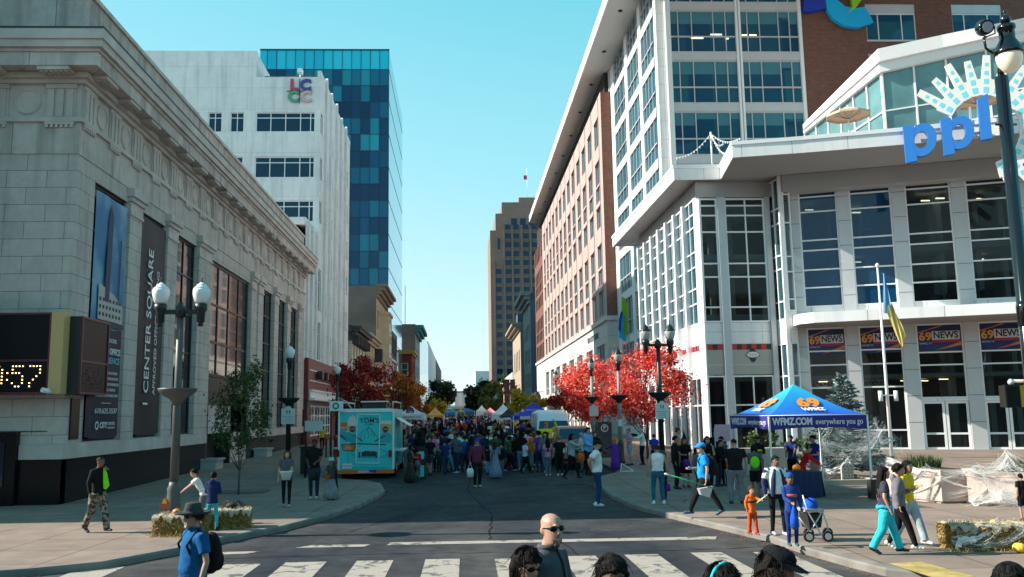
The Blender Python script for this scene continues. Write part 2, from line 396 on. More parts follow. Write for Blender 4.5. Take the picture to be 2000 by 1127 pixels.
def kerb(name,tab,ys,s):
    mb=MB()
    for a,b in zip(ys,ys[1:]):
        xa,xb=interp(tab,a),interp(tab,b); ga,gb=ground(a),ground(b)
        # chamfered kerb: face, arris, top
        P=[(0,-.05),(0,.10),(.03,.135),(.2,.145),(.2,.05)]
        for (o1,h1),(o2,h2) in zip(P,P[1:]):
            mb.face([(xa+s*o1,a,ga+h1),(xb+s*o1,b,gb+h1),(xb+s*o2,b,gb+h2),(xa+s*o2,a,ga+h2)])
    mb.build(name,M_KERB,kind='structure')
kerb('kerb_left',KL,ysl,-1); kerb('kerb_right',KRr,ysr,1)
# paver band of red brick in front of the entrance side
mb=MB(); mb.face([(13.5,24,.146),(34,24,.146),(34,48.0,.35),(13.5,52,.385)])
# painted crossing bars and stop line
mk=MB()
def patch(mb,pts,up=.006):
    mb.face([(x,y,ground(y)+up) for x,y in pts])
bars=[(162,248,1109),(440,508,1103),(558,637,1099),(697,768,1096),(831,898,1093),(966,1035,1092),(1098,1164,1087),(1219,1286,1084),(1348,1411,1080),(1470,1535,1079)]
for a,b,y in bars:
    x0,y0=onZ(a,y); x1,y1=onZ(b,y); w_=x1-x0
    if a<200: w_=.75
    patch(mk,[(x0,y0),(x0+w_,y0),(x0+w_-.02,y0-3.2),(x0-.02,y0-3.2)])
mk.build('crossing_bars',M_PAINT,kind='structure')
mk=MB(); a=onZ(620,1066); b=onZ(1385,1050)
patch(mk,[(-1.55,18.75),(5.3,18.72),(5.45,19.15),(-1.5,19.12)]); patch(mk,[(-3.4,18.6),(-2.0,18.6),(-1.9,18.9),(-3.1,18.95)]); patch(mk,[(-5.2,17.9),(-4.25,17.9),(-4.0,18.25),(-5.1,18.2)])
mk.build('stop_line',M_PAINT,kind='structure')
M_YEL=mat('worn_yellow_paint',(.40,.29,.09),.8,noise=.45,nscale=4,world=True)
mk=MB(); pts=[onZ(1735,1101,.14),onZ(1800,1098,.14),onZ(1905,1127,.14),onZ(1832,1132,.14)]; mk.face([(x,y,.146) for x,y in pts]); mk.build('yellow_paint_patch',M_YEL,kind='structure')
M_TAR=mat('tar_seal',(.012,.013,.015),.9,spec=.05,noise=.3,nscale=6,world=True); M_OLDA=mat('old_asphalt_patch',(.052,.053,.057),.9,spec=.1,noise=.35,nscale=5,world=True)
rr=random.Random(12); mk=MB()
def seam(pts,w_):
    pts=[Vector(p) for p in pts]; q=[]
    for a,b in zip(pts,pts[1:]):
        n=max(2,int((b-a).length/.35))
        for i in range(n): q.append(a.lerp(b,i/n)+Vector((rr.uniform(-.04,.04),rr.uniform(-.04,.04))))
    q.append(pts[-1])
    for a,b in zip(q,q[1:]):
        d=(b-a).normalized(); o=Vector((-d.y,d.x))*w_*rr.uniform(.5,1.2); mk.face([(*(a-o),ground(a.y)+.005),(*(b-o),ground(b.y)+.005),(*(b+o),ground(b.y)+.005),(*(a+o),ground(a.y)+.005)])
for l_,w_ in (([(-4.5,17.4),(-1,17.6),(3.5,17.3),(6,17.6)],.015),([(.6,19.3),(.8,24),(.2,31),(.5,40)],.018),([(-2.6,21),(-1.2,25),(1.8,27.5),(4.3,27.8)],.014),([(2.1,12),(2.3,15.5),(2.0,20.3)],.015),([(-3.8,26),(-1,29.5),(2.5,33)],.012),([(-5,14.5),(-2,14.2),(2,14.6)],.012)): seam(l_,w_)
mk.build('road_seams',M_TAR,kind='structure')
mk=MB(); patch(mk,[(-1.6,27.2),(.1,27.6),(.5,29.9),(-.3,31.4),(-1.3,30.6)],.004); patch(mk,[(2.9,20.4),(3.6,20.2),(4.2,20.9),(3.9,21.5),(3.1,21.3)],.004); patch(mk,[(-3.3,19.2),(-2.6,19.1),(-2.2,19.7),(-3.0,19.9)],.004); mk.build('road_patches',M_OLDA,kind='structure')
# cast iron drain grate in the road, tree pit grate
def grate(name,x0,x1,y0,y1,z,label,cat,n=10,along='x'):
    r=empty(name,((x0+x1)/2,(y0+y1)/2,z),label,cat)
    m=mat('cast_iron',(.03,.028,.026),.6,noise=.3,nscale=8)
    mb=MB()
    t=.05; h=.012
    for q in ((x0,x1,y0,y0+t),(x0,x1,y1-t,y1),(x0,x0+t,y0+t,y1-t),(x1-t,x1,y0+t,y1-t)): mb.box(*q,z,z+h)
    mb.build('rim',m,r)
    mb=MB(); 
    for i in range(n):
        u=x0+t+(x1-x0-2*t)*(i+.5)/n; mb.box(u-.022,u+.022,y0+t,y1-t,z+.001,z+h-.003)
    mb.build('bars',m,r)
    return r
gx,gy=onZ(1115,945,.05); grate('drain_grate',gx-.55,gx+.55,gy-.5,gy+.5,ground(gy)+.008,'rusty square drain grate set in the shaded asphalt near the right kerb','grate')
# ================= generic window maker =================
def window(T,u0,u1,z0,z1,n,parent,glass,frame_m,ft=.06,vb=(),hb=(),name='window',sill=None,fd=.06):
    """frame with glazing bars set at depth n; the pane is its child"""
    mb=MB(T); a,b=n-fd/2,n+fd/2
    mb.box(u0,u0+ft,a,b,z0,z1); mb.box(u1-ft,u1,a,b,z0,z1)
    mb.box(u0+ft,u1-ft,a,b,z0,z0+ft); mb.box(u0+ft,u1-ft,a,b,z1-ft,z1)
    for v in vb:
        x=u0+(u1-u0)*v; mb.box(x-ft*.4,x+ft*.4,a+.004,b-.004,z0+ft,z1-ft)
    for h in hb:
        z=z0+(z1-z0)*h; mb.box(u0+ft,u1-ft,a+.008,b-.008,z-ft*.4,z+ft*.4)
    if sill: mb.box(u0-.05,u1+.05,n,n+sill,z0-.12,z0-.002)
    f=mb.build(name,frame_m,parent)
    p=MB(T); p.face([(u0+ft*.5,n-fd*.3,z0+ft*.5),(u1-ft*.5,n-fd*.3,z0+ft*.5),(u1-ft*.5,n-fd*.3,z1-ft*.5),(u0+ft*.5,n-fd*.3,z1-ft*.5)])
    p.build('pane',glass,f)
    return f
def text(T,s,u,z,n,size,matl,parent,name='lettering',align='CENTER',ext=.01,vertical=False,xs=1.0,bold=0,label=None,stretch=None,curve=None):
    """real text geometry laid on a facade frame"""
    c=bpy.data.curves.new(name,'FONT'); c.body=s; c.size=size; c.align_x=align; c.align_y='CENTER'; c.extrude=ext; c.offset=bold; c.resolution_u=3
    o=bpy.data.objects.new(name,c); col.objects.link(o); dg=bpy.context.evaluated_depsgraph_get(); dg.update()
    me=bpy.data.meshes.new_from_object(o.evaluated_get(dg)); bpy.data.objects.remove(o); bpy.data.curves.remove(c)
    if stretch:
        xsx=[v.co.x for v in me.vertices]; wd=max(xsx)-min(xsx); xs=stretch/wd
    mb=MB(T)
    for v in me.vertices:
        x,y,zz=v.co.x*xs,v.co.y,v.co.z
        if vertical: x,y=-y,x
        mb._a((u+x,n+zz,z+y))
    for p in me.polygons: mb.f.append(list(p.vertices)); mb.sm.append(False)
    bpy.data.meshes.remove(me)
    return mb.build(name,matl,parent,label=label)
LX=-12.05
TL=frame(LX,0,0,1,-1)            # left street wall: u=Y, n towards the street
# ================= the bank =================
bank=empty('bank_building',(LX,27.4,0),'pale granite bank building with tall windows, black granite base and heavy classical cornice','building')
TS=frame(0,27.35,1,0,-1)         # its face towards the cross street: u=X, n towards camera
wins=[(28.75,31.6),(32.9,35.75),(37.1,40.1),(53.5,56.6),(58.1,60.9),(62.2,65.1)]
BIG=(42.3,50.4)
mb=MB(TL)
holes=[(a,b,1.95,10.45) for a,b in wins]+[(BIG[0],BIG[1],3.25,10.3),(BIG[0],47.0,.1,3.25)]
mb.wall(27.35,67.9,1.9,10.98,[h for h in holes if h[3]>3.3],0,.3)
mb.build('wall',M_STONE,bank)
# sill band and base
mb=MB(TL)
for a,b in ((27.3,42.3),(50.4,68.0)): mb.box(a,b,-.5,.10,1.48,1.92)
mb.build('sill_band',M_STONEP,bank)
mb=MB(TL)
mb.box(27.3,42.3,-.5,.03,-.3,1.475); mb.box(50.4,68.0,-.5,.03,-.3,1.475); 
mb.build('black_granite_base',M_BLACKG,bank)
mb=MB(TL); mb.box(47.0,50.4,-.5,0,-.3,3.25); mb.build('entrance_pier',M_STONE,bank)
# far end wall and roof
mb=MB(TL); mb.face([(67.9,0,-.3),(67.9,-30,-.3),(67.9,-30,14.8),(67.9,0,14.8)]); mb.build('rear_wall',M_STONE,bank)
# projecting piers with capitals beside the windows
pe=[(31.65,32.85),(35.8,37.05),(40.15,42.25),(50.45,51.6),(52.2,53.45),(56.65,58.05),(60.95,62.15),(65.15,66.6)]
for i,(a,b) in enumerate(pe):
    mb=MB(TL); mb.box(a,b,0,.10,1.925,10.0)
    mb.build('pier',M_STONE,bank)
    mb=MB(TL); mb.box(a-.04,b+.04,0,.15,10.0,10.12); mb.box(a-.02,b+.02,0,.12,10.12,10.5); mb.box(a-.08,b+.08,0,.20,10.5,10.66); mb.box(a-.15,b+.15,0,.28,10.66,10.97)
    mb.build('capital',M_STONEP,bank)
# windows
for i,(a,b) in enumerate(wins):
    window(TL,a,b,1.95,10.45,-.15,bank,M_WIN,M_BRONZE,.09,vb=(.5,) if i>1 else (),hb=(.2,.42,.62,.82))
window(TL,BIG[0],BIG[1],4.65,10.3,-.15,bank,M_WIN,M_BRONZE,.14,vb=(.25,.5,.75),hb=(.3,.63))
mb=MB(TL); mb.box(42.3,50.4,-.5,-.12,3.25,4.62); mb.build('spandrel_panel',mat('purple_brown_panel',(.05,.035,.036),.35),bank)
dr=MB(TL); dr.box(42.3,47.0,-1.6,-1.5,-.1,3.25); dr.build('entrance_recess',M_BRONZE,bank)
mb=MB(TL); mb.box(42.3,42.75,-1.5,0,-.1,3.25); mb.box(46.85,47,-1.5,0,-.1,3.25); mb.box(42.75,46.85,-1.5,-.3,3.1,3.25); mb.build('door_surround',M_BRONZE,bank)
for k in range(3):
    a=42.8+k*1.36; window(TL,a,a+1.3,.15,2.95,-1.2,bank,M_WIN,M_BRONZE,.1,vb=(.5,),name='door')
# entablature: architrave, taenia, frieze, cornice, attic
def band(name,n0,n1,z0,z1,matl,u0=27.35,u1=67.95,back=-.3):
    mb=MB(); x0=LX+back; x1=LX+n1; y0=27.35-n1
    # L-shaped run: street side and cross-street side as one ring segment
    mb.prism([(x1,y0),(x1,u1),(x0,u1),(x0,y0-back+n1 if False else 27.35-back),(-60,27.35-back),(-60,y0)],z0,z1)
    return mb.build(name,matl,bank)
band('architrave',0,.03,10.985,12.02,M_STONEC)
band('architrave_moulding',0,.10,10.9,11.08,M_STONEP) if False else None
band('taenia',0,.12,12.02,12.17,M_STONEP)
band('frieze',0,.0,12.17,13.28,M_STONEP)
band('bed_moulding',0,.16,13.28,13.42,M_STONEP)
band('soffit_course',0,.30,13.42,13.60,M_STONEP)
band('corona',0,.78,13.62,14.05,M_STONEC)
band('cyma_lower',0,.84,14.05,14.16,M_STONEP)
band('cyma_upper',0,.95,14.16,14.40,M_STONEP)
band('cornice_lip',0,1.02,14.40,14.72,M_STONEP)
band('cornice_flashing',0,1.03,14.72,14.79,mat('dark_flashing',(.06,.055,.05),.6))
band('attic_base',0,.02,14.79,15.22,M_STONEC,back=-1.2)
band('attic_wall',0,-.1,15.22,16.5,M_STONEC,back=-1.2)
band('attic_coping',0,-.02,16.5,16.66,M_STONEP,back=-1.2)
def frieze(T,u0,u1,nt_):
    tg,gt,ds,mu=MB(T),MB(T),MB(T),MB(T); m1,m2,m3,m4=[],[],[],[]; u=u0; k=0
    while u<u1 and k<nt_:
        m1.append(len(tg.v)); m2.append(len(gt.v)); m3.append(len(ds.v)); m4.append(len(mu.v))
        tg.box(u,u+.92,0,.05,12.18,13.27); tg.box(u-.02,u+.94,0,.09,13.12,13.275)
        for j in range(3): tg.box(u+.06+j*.3,u+.06+j*.3+.2,.05,.11,12.18,13.1)
        gt.box(u,u+.92,.03,.11,11.93,12.018)
        for j in range(6): gt.box(u+.03+j*.155,u+.03+j*.155+.09,.035,.10,11.84,11.93)
        ds.disc_n(u+1.51,12.72,.44,0,.025); ds.disc_n(u+1.51,12.72,.41,.025,.05,hole=.36)
        mu.box(u-.03,u+.95,.3,.74,13.5,13.615)
        for j in range(6):
            for i in range(3): mu.box(u+.05+j*.15,u+.05+j*.15+.08,.34+i*.13,.34+i*.13+.07,13.46,13.50)
        u+=2.1; k+=1
    for q,n,m_ in ((tg,'triglyph',m1),(gt,'guttae',m2),(ds,'medallion',m3),(mu,'mutule',m4)): build_each(q,n,M_STONEP,bank,m_)
frieze(TL,27.45,66.8,19); frieze(frame(-12.15,27.35,-1,0,1),0.05,30,2)
# face to the cross street
mb=MB(TS); mb.wall(-60,LX-.0005,1.5,10.98,[],0,.4); mb.build('wall',M_STONE,bank)
mb=MB(TS); mb.box(-60,LX-.45,0,.03,2.31,2.33); mb.box(-60,-13.3,.0,.22,-.3,2.3); mb.build('black_granite_panel',M_BLACKG,bank)
mb=MB(TS); mb.box(-13.28,LX+.08,-.3,.10,1.48,1.92); mb.build('corner_sill',M_STONEP,bank)
mb=MB(TS); mb.box(-13.28,LX+.03,-.3,.04,-.3,1.475); mb.build('corner_base',M_BLACKG,bank)
mb=MB(TS); mb.box(-60,-15.4,0,3.1,-.3,18.4); mb.build('portico',M_STONE,bank)
mb=MB(TS); mb.box(-16.5,-13.62,.22,.26,.7,2.0); mb.build('poster_case',mat('case_glass',(.012,.02,.04),.1),bank)
mb=MB(TL); mb.box(27.75,28.35,.0,.06,2.05,3.3); mb.build('bronze_plaque',mat('bronze_plaque',(.05,.035,.025),.35,metal=.6),bank)
mb=MB(); mb.face([(-60,27.6,14.9),(LX-1,27.6,14.9),(LX-1,67.8,14.9),(-60,67.8,14.9)]); mb.build('roof',mat('roof_gravel',(.2,.2,.19),.9),bank)
# shade solid core so light does not leak
mb=MB(); mb.box(-59,LX-.75,28.3,67.5,0,14.7); mb.build('interior_core',mat('dark_interior',(.02,.02,.02),.9),bank)
# ---- banners hanging in the first two windows ----
def banner_mat(kind):
    m=bpy.data.materials.new('banner_'+kind); m.use_nodes=True; nt=m.node_tree; b=nt.nodes['Principled BSDF']; b.inputs['Roughness'].default_value=.6
    g=nt.nodes.new('ShaderNodeNewGeometry')
    if kind=='plain':
        b.inputs['Base Color'].default_value=(.012,.014,.022,1); return m
    sp=nt.nodes.new('ShaderNodeSeparateXYZ'); nt.links.new(g.outputs['Position'],sp.inputs[0])
    n=nt.nodes.new('ShaderNodeTexNoise'); n.inputs['Scale'].default_value=.7; n.inputs['Detail'].default_value=5; nt.links.new(g.outputs['Position'],n.inputs['Vector'])
    cr=nt.nodes.new('ShaderNodeValToRGB'); e=cr.color_ramp.elements; e[0].position=.35; e[0].color=(.02,.18,.36,1); e[1].position=.72; e[1].color=(.30,.50,.62,1)
    nt.links.new(n.outputs['Fac'],cr.inputs[0]); nt.links.new(cr.outputs[0],b.inputs['Base Color'])
    return m
M_WTXT=mat('white_lettering',(.78,.78,.78),.6); M_CYTXT=mat('blue_lettering',(.12,.42,.62),.6)
M_NAVY=mat('navy_banner_cloth',(.010,.014,.035),.6,noise=.2,nscale=2)
b1=empty('banner',(LX,30.3,1.95),'long vertical banner with a blue photo of a glass tower above a navy text panel','banner')
bn=.04
def cloth(T,u0,u1,z0,z1,n,matl,parent,name):
    mb=MB(T); nz=24; nu=6; idx=[]
    for i in range(nz+1):
        row=[]
        for j in range(nu+1):
            z=z0+(z1-z0)*i/nz; u=u0+(u1-u0)*j/nu
            row.append(mb._a((u,n+.035*math.sin(z*1.3+j*.9)*math.sin(math.pi*j/nu),z+(.0 if i else -.10*math.sin(math.pi*j/nu)))))
        idx.append(row)
    for i in range(nz):
        for j in range(nu): mb.f.append([idx[i][j],idx[i][j+1],idx[i+1][j+1],idx[i+1][j]]); mb.sm.append(True)
    return mb.build(name,matl,parent)
cloth(TL,28.8,31.5,5.75,10.2,bn,banner_mat('photo'),b1,'photo_panel')
cloth(TL,28.8,31.5,2.1,5.74,bn,M_NAVY,b1,'text_panel')
# the printed tower and street buildings as flat shapes on the photo panel
mb=MB(TL); mb.uprism([(29.72,6.6),(30.1,6.6),(30.2,9.6),(29.95,9.95),(29.78,9.3)],bn+.05,bn+.06); mb.uprism([(30.9,6.6),(30.96,6.6),(31.0,8.9),(30.93,8.9)],bn+.05,bn+.06)
mb.build('printed_tower',mat('print_dark_blue',(.01,.04,.09),.6),b1)
mb=MB(TL); mb.uprism([(29.22,5.95),(31.3,5.95),(31.3,6.55),(30.5,6.9),(29.22,7.15)],bn+.05,bn+.058); mb.build('printed_building',mat('print_pale',(.45,.44,.42),.6),b1)
mb=MB(TL)
for i in range(7):
    for j in range(3): mb.box(29.3+i*.28,29.3+i*.28+.15,bn+.059,bn+.064,6.08+j*.25,6.2+j*.25)
mb.box(29.22,31.45,bn+.059,bn+.064,5.76,5.93); mb.build('printed_windows',mat('print_dark',(.03,.035,.04),.6),b1)
def bt(s,z,size,st=None,m=M_WTXT,u=30.32,par=b1,**k): return text(TL,s,u,z,bn+.055,size,m,par,ext=.004,stretch=st,**k)
bt('INTRODUCING',5.30,.20,1.25); bt('A NEW OFFICE',4.93,.30,2.0,bold=.006); bt('EXPERIENCE',4.62,.30,1.9,m=M_CYTXT,bold=.006)
for i,(s_,w_) in enumerate((('PREMIER LOCATION',1.55),('FLEXIBLE WORKSPACES',1.8),('ONE-OF-A-KIND AMENITIES',1.95),('INSPIRING VIEWS',1.35),('RECRUITMENT MADE EASY',1.9))): bt(s_,4.2-i*.19,.13,w_)
mb=MB(TL); mb.box(29.9,30.7,bn+.05,bn+.056,3.18,3.2); mb.build('rule_line',M_WTXT,b1)
bt('610.625.5537',2.92,.25,1.85); bt('CITY',2.45,.27,.62,u=30.15,bold=.008); bt('CENTER',2.50,.16,.62,u=30.8); bt('ALLENTOWN',2.36,.08,.6,u=30.8)
mb=MB(TL); mb.disc_n(29.62,2.45,.14,bn+.05,bn+.056,hole=.09); mb.build('ring_emblem',M_WTXT,b1)
b2=empty('banner',(LX,34.5,1.95),'long black vertical banner with large white sideways lettering, right of the photo banner','banner')
cloth(TL,32.95,35.7,2.1,10.25,bn,banner_mat('plain'),b2,'cloth')
text(TL,'1 CENTER SQUARE',34.0,6.1,bn+.055,.72,M_WTXT,b2,ext=.004,vertical=True,stretch=None,xs=1.0,bold=.004)
text(TL,'APPROVED OFFICE BUILDING',34.85,6.0,bn+.055,.40,M_WTXT,b2,ext=.004,vertical=True,xs=.92)
# ---- LED sign wrapped round the corner ----
sg=empty('time_display',(-12.0,26.8,3.4),'dark electronic time display sign with maroon frame and tan corner post on the bank corner','sign')
M_MAR=mat('maroon_frame',(.14,.012,.03),.4); M_SCR=mat('black_screen',(.004,.005,.008),.4,spec=.2)
sx=LX-.22; sy=26.75
mb=MB(); mb.box(-15.0,sx,sy,27.33,3.42,5.86); mb.box(LX+.02,-11.55,27.1,29.15,3.42,5.78); mb.build('cabinet',mat('cabinet_black',(.02,.02,.02),.5),sg)
Ts=frame(0,sy,1,0,-1); xr=-12.05
def rim(T,u0,u1,z0,z1,t,parent,m,n0=0,n1=.05,mid=None):
    mb=MB(T); mb.box(u0,u0+t,n0,n1,z0,z1); mb.box(u1-t,u1,n0,n1,z0,z1); mb.box(u0+t,u1-t,n0,n1,z0,z0+t); mb.box(u0+t,u1-t,n0,n1,z1-t,z1)
    if mid is not None: mb.box(u0+t,u1-t,n0,n1,mid-t/2,mid+t/2)
    return mb.build('frame',m,parent)
rim(Ts,-15.0,sx,3.42,5.86,.06,sg,M_MAR,mid=4.42)
mb=MB(Ts); mb.box(-14.94,sx-.06,.002,.02,4.45,5.8); mb.build('message_screen',M_SCR,sg)
mb=MB(Ts); mb.box(-14.94,sx-.06,.002,.02,3.48,4.39); mb.build('digit_screen',M_SCR,sg)
mb=MB(Ts); mb.box(sx+.001,-11.9,-.55,.06,3.42,5.88); mb.build('corner_post',mat('tan_metal',(.60,.38,.16),.5),sg)
Td=frame(-11.55,0,0,1,-1)
rim(Td,27.1,29.15,3.42,5.78,.06,sg,M_MAR,mid=4.42)
mb=MB(Td); mb.box(27.16,29.09,.002,.02,4.45,5.72); mb.build('side_message_screen',M_SCR,sg)
mb=MB(Td); mb.box(27.16,29.09,.002,.02,3.48,4.39); mb.build('side_digit_screen',M_SCR,sg)
BUL=mat('lit_bulb',(1,.7,.3),.4,emit=(1.0,.62,.22),estr=3.0)
def dots(T,pat,u0,z0,pu,pz,r,m,parent,name,n=.02):
    mb=MB(T)
    for i,row in enumerate(pat):
        for j,c in enumerate(row):
            if c=='#': mb.disc_n(u0+j*pu,z0-i*pz,r,n,n+.02,seg=8)
    return mb.build(name,m,parent)
G={'0':('.##.','#..#','#..#','#.##','#..#','#..#','.##.'),'5':('####','#...','###.','...#','...#','#..#','.##.'),'7':('####','...#','...#','..#.','.#..','#...','#...'),
 '1':('.#..','##..','.#..','.#..','.#..','.#..','###.'),':':('.','.','#','.','#','.','.')}
pu=.098; u=-13.92
for ch,uu in (('1',-14.62),('0',-13.94),(':',-13.49),('5',-13.34),('7',-12.83)): dots(Ts,G[ch],uu,4.25,pu,.1,.019,BUL,sg,'digit')
DIM=mat('unlit_bulb',(.05,.03,.02),.4)
dots(Td,['#..##..#.#','#.#..#.##.','.##..#.#.#','#..#.##..#','#.##..#.#.','.#..##.#.#','#.#.#..##.'],27.3,4.25,.17,.1,.024,DIM,sg,'digit')
cm=empty('security_camera',(-12.1,26.6,3.5),'small white security camera mounted under the tan corner post of the time display','camera')
mb=MB(); mb.tube([(-12.22,26.64,3.56),(-12.2,26.45,3.5)],.045,8); mb.build('bracket',M_WHITEP,cm)
mb=MB(); mb.tube([(-12.25,26.30,3.53),(-12.12,26.52,3.47)],[.075,.07],10); mb.build('housing',M_WHITEP,cm)

# ================= white community building (stepped, vertical fins) =================
lc=empty('office_building',(LX,74.2,0),'white stucco office building with ribbon windows and four coloured letters near its top','building')
TF=frame(0,74.2,1,0,-1)
zt=34.6; 
rows=[(27.2,29.0),(23.1,25.0),(19.2,21.1),(15.4,17.2)]
hol=[]; lit=[]
for a,b in rows:
    hol.append((-17.65,-12.5,a,b)); 
    for p,q in ((-19.85,-18.65),(-21.75,-20.55),(-23.65,-22.5),(-25.6,-24.4)): hol.append((p,q,a,b))
mb=MB(TF); mb.wall(-40,LX,0,32.2,hol,0,.25); mb.box(-40,-17.7,-.6,0,32.2,34.6); mb.build('front_wall',M_STUCCO,lc)
for h in hol:
    if h[1]-h[0]>3: window(TF,*h,-.15,lc,M_WINB,M_WHITEP,.09,vb=(.25,.5,.75,.92),hb=(.72,))
    else: window(TF,*h,-.15,lc,M_WINB,M_WHITEP,.08,vb=(.5,),hb=(.72,))
mb=MB(TF); mb.box(-40,-17.75,-8,-.6,32.2,34.55); mb.build('penthouse',M_STUCCO,lc)
mb=MB(); mb.box(-40,LX-.4,74.7,94.4,30,32.0); mb.build('roof',mat('roof_white',(.5,.5,.5),.9),lc)
mb=MB(); mb.box(-17.5,-13.3,76.5,76.7,32.2,33.2); mb.build('roof_screen',mat('rusty_screen',(.14,.13,.13),.6,noise=.5,nscale=2),lc)
mb=MB(); mb.tube([(-14.2,76.0,32.2),(-14.2,76.0,33.3)],.06,6); mb.box(-14.4,-14.0,75.6,76.3,33.2,33.6); mb.build('roof_floodlight',M_WHITEP,lc)
# street side with vertical fins, top edge steps
hs_=[]; cols=[77.9,81.2,84.7,88.2]
zr=[(27.2,29.0),(23.1,25.0),(19.2,21.1),(15.4,17.3),(11.6,13.5),(8.0,9.8)]
for c in cols:
    for a,b in zr: hs_.append((c,c+.8,a-.1,b+.0))
for a,b in zr[0:3]: hs_.append((74.35,75.55,a,b))
for a,b in [(23.1,25.0),(19.2,21.1),(15.4,17.3),(11.6,13.5),(28.1-1,29.0-.2)][:5]: hs_.append((91.3,93.2,a,b))
low=[(69.6,70.2),(71.3,72.1),(74.4,75.9)]
for c0,c1 in low:
    hs_.append((c0,c1,11.6 if c0>70 else 11.6,15.2)); hs_.append((c0,c1,7.4,10.6))
mb=MB(TL); mb.wall(67.95,94.5,3.2,17.8,[h for h in hs_ if h[3]<17.8],0,.25); mb.build('lower_side_wall',M_STUCCO,lc)
mb=MB(TL); mb.wall(74.2,94.5,17.8,32.2,[h for h in hs_ if h[2]>17.8],0,.25); mb.build('side_wall',M_STUCCO,lc)
for h in hs_: window(TL,*h,-.15,lc,M_WIN,M_WHITEP if h[1]-h[0]>1 else M_GREYP,.06,vb=(.5,) if h[1]-h[0]>1 else (),hb=(.7,))
for i,c in enumerate((76.6,79.6,83.1,86.6,90.1)):
    mb=MB(TL); top=32.9-.25*(i%2); mb.uprism([(c,7.2),(c+.5,7.2),(c+.5,top),(c+.25,top+.2),(c,top)],0,.22); mb.build('fin',M_STUCCO,lc)
for c in (68.5,70.5,72.6): 
    mb=MB(TL); mb.box(c,c+.45,0,.2,7.2,18.0); mb.build('fin',M_STUCCO,lc)
mb=MB(TL); mb.box(74.15,94.5,-.3,.03,32.2,32.75); mb.build('parapet',M_STUCCO,lc)
mb=MB(TL); mb.box(67.95,74.2,-3.3,-.02,17.6,18.2); mb.build('wing_parapet',M_STUCCO,lc)
mb=MB(TL); mb.face([(94.5,0,0),(94.5,-28,0),(94.5,-28,32.2),(94.5,0,32.2)]); mb.build('rear_wall',M_STUCCO,lc)
mb=MB(); mb.box(-39,LX-.6,68,94.3,0,17.6); mb.box(-39,LX-.6,74.9,94.3,17.6,31); mb.build('interior_core',MATS['dark_interior'],lc)
# coloured letters
ls=empty('letter_sign',(-14.0,74.1,30.8),'four coloured block letters in two rows at the top of the white wall','sign')
for s_,px,py,c in (('L',574,167,(.45,.06,.10)),('C',597,167,(.05,.07,.30)),('C',573,190,(.08,.33,.22)),('C',598,190,(.60,.42,.42))):
    X,Z=onY(px,py,74.1); text(TF,s_,X,Z,.12,1.35,mat('letter_'+s_+str(px),c,.5),ls,name='letter',ext=.1,bold=.06)
X,Z=onY(585,178,74.1); mb=MB(TF); mb.box(X-1.1,X+1.1,.08,.14,Z-.03,Z+.03); mb.box(X-.03,X+.03,.08,.14,Z-1.1,Z+1.1); mb.build('cross_bars',mat('bar_dark',(.05,.05,.06),.5),ls)
# red shopfront on its ground floor
rs=empty('shopfront',(LX,80,0),'dark red shopfront with white trim, painted windows and four small black lamps','shopfront')
M_RED=mat('maroon_paint',(.15,.012,.022),.5,noise=.12,nscale=1,world=True)
mb=MB(TL); mb.wall(68.2,94.3,0,7.0,[(69.4,80.8,1.1,3.55),(84,88,.5,3.55)],.35,.3); mb.box(68.2,94.3,.05,.35,7.0,7.15); mb.face([(68.2,.35,0),(68.2,0,0),(68.2,0,7.0),(68.2,.35,7.0)]); mb.build('fascia',M_RED,rs)
mb=MB(TL); mb.box(68.6,94,.36,.42,6.22,6.30); mb.box(68.6,94,.36,.42,5.40,5.48); build_each(mb,'trim_line',M_WHITEP,rs)
mb=MB(TL); mb.box(68.6,84,.36,.62,4.62,4.74); mb.box(68.6,84,.36,.50,4.1,4.62); mb.box(68.6,84,.36,.8,3.9,4.1); mb.build('cornice',M_WHITEP,rs)
for c in (72.0,74.8,77.6,80.4):
    mb=MB(TL); mb.box(c,c+.7,.4,.85,5.65,6.3); mb.build('wall_lamp',M_BRONZE,rs)
for k in range(4): window(TL,69.4+k*2.85,72.15+k*2.85,1.1,3.55,.2,rs,M_WINT,M_WHITEP,.12,vb=(.5,),hb=(.33,.66))
M_PEACH=mat('painted_peach',(.62,.38,.28),.6)
for c in (70.8,73.6,76.5):
    mb=MB(TL)
    for s in (1,-1):
        zc=2.3
        for off in (.06,.3): mb.uprism([(c-.45,zc+s*off),(c,zc+s*(off+.75)),(c+.45,zc+s*off),(c+.28,zc+s*off),(c,zc+s*(off+.5)),(c-.28,zc+s*off)],.23,.235)
    mb.build('painted_chevrons',M_PEACH,rs)
window(TL,84,88,.5,3.55,.1,rs,M_WIN,M_BRONZE,.1,vb=(.33,.66))

# ================= blue glass tower =================
gt=empty('glass_tower',(-14,170,0),'tall blue glass office tower with patchwork panels and a bright cyan crown','building')
BL=[(0.0,(.001,.018,.06)),(.30,(.001,.05,.125)),(.48,(.002,.10,.20)),(.70,(.006,.19,.28)),(1.0,(.03,.36,.42))]
M_TG=cellglass('blue_tower_glass',BL,1.86,3.35,.08,spec=.3,offu=154.2-1.86*40,offz=71.1-3.35*30)
TG=frame(0,168,1,0,-1); zt=75.1
mb=MB(TG); mb.face([(-39.4,0,0),(-13.8,0,0),(-13.8,0,71.1),(-39.4,0,71.1)]); mb.build('front_glass',M_TG,gt)
mb=MB(TG); mb.face([(-39.4,0,71.1),(-13.8,0,71.1),(-13.8,0,zt),(-39.4,0,zt)]); mb.build('crown_glass',cellglass('crown_glass',[(0,(.0,.40,.62)),(1,(.03,.60,.75))],1.86,5,.2,spec=.3),gt)
TGs=frame(-13.8,0,0,1,-1)
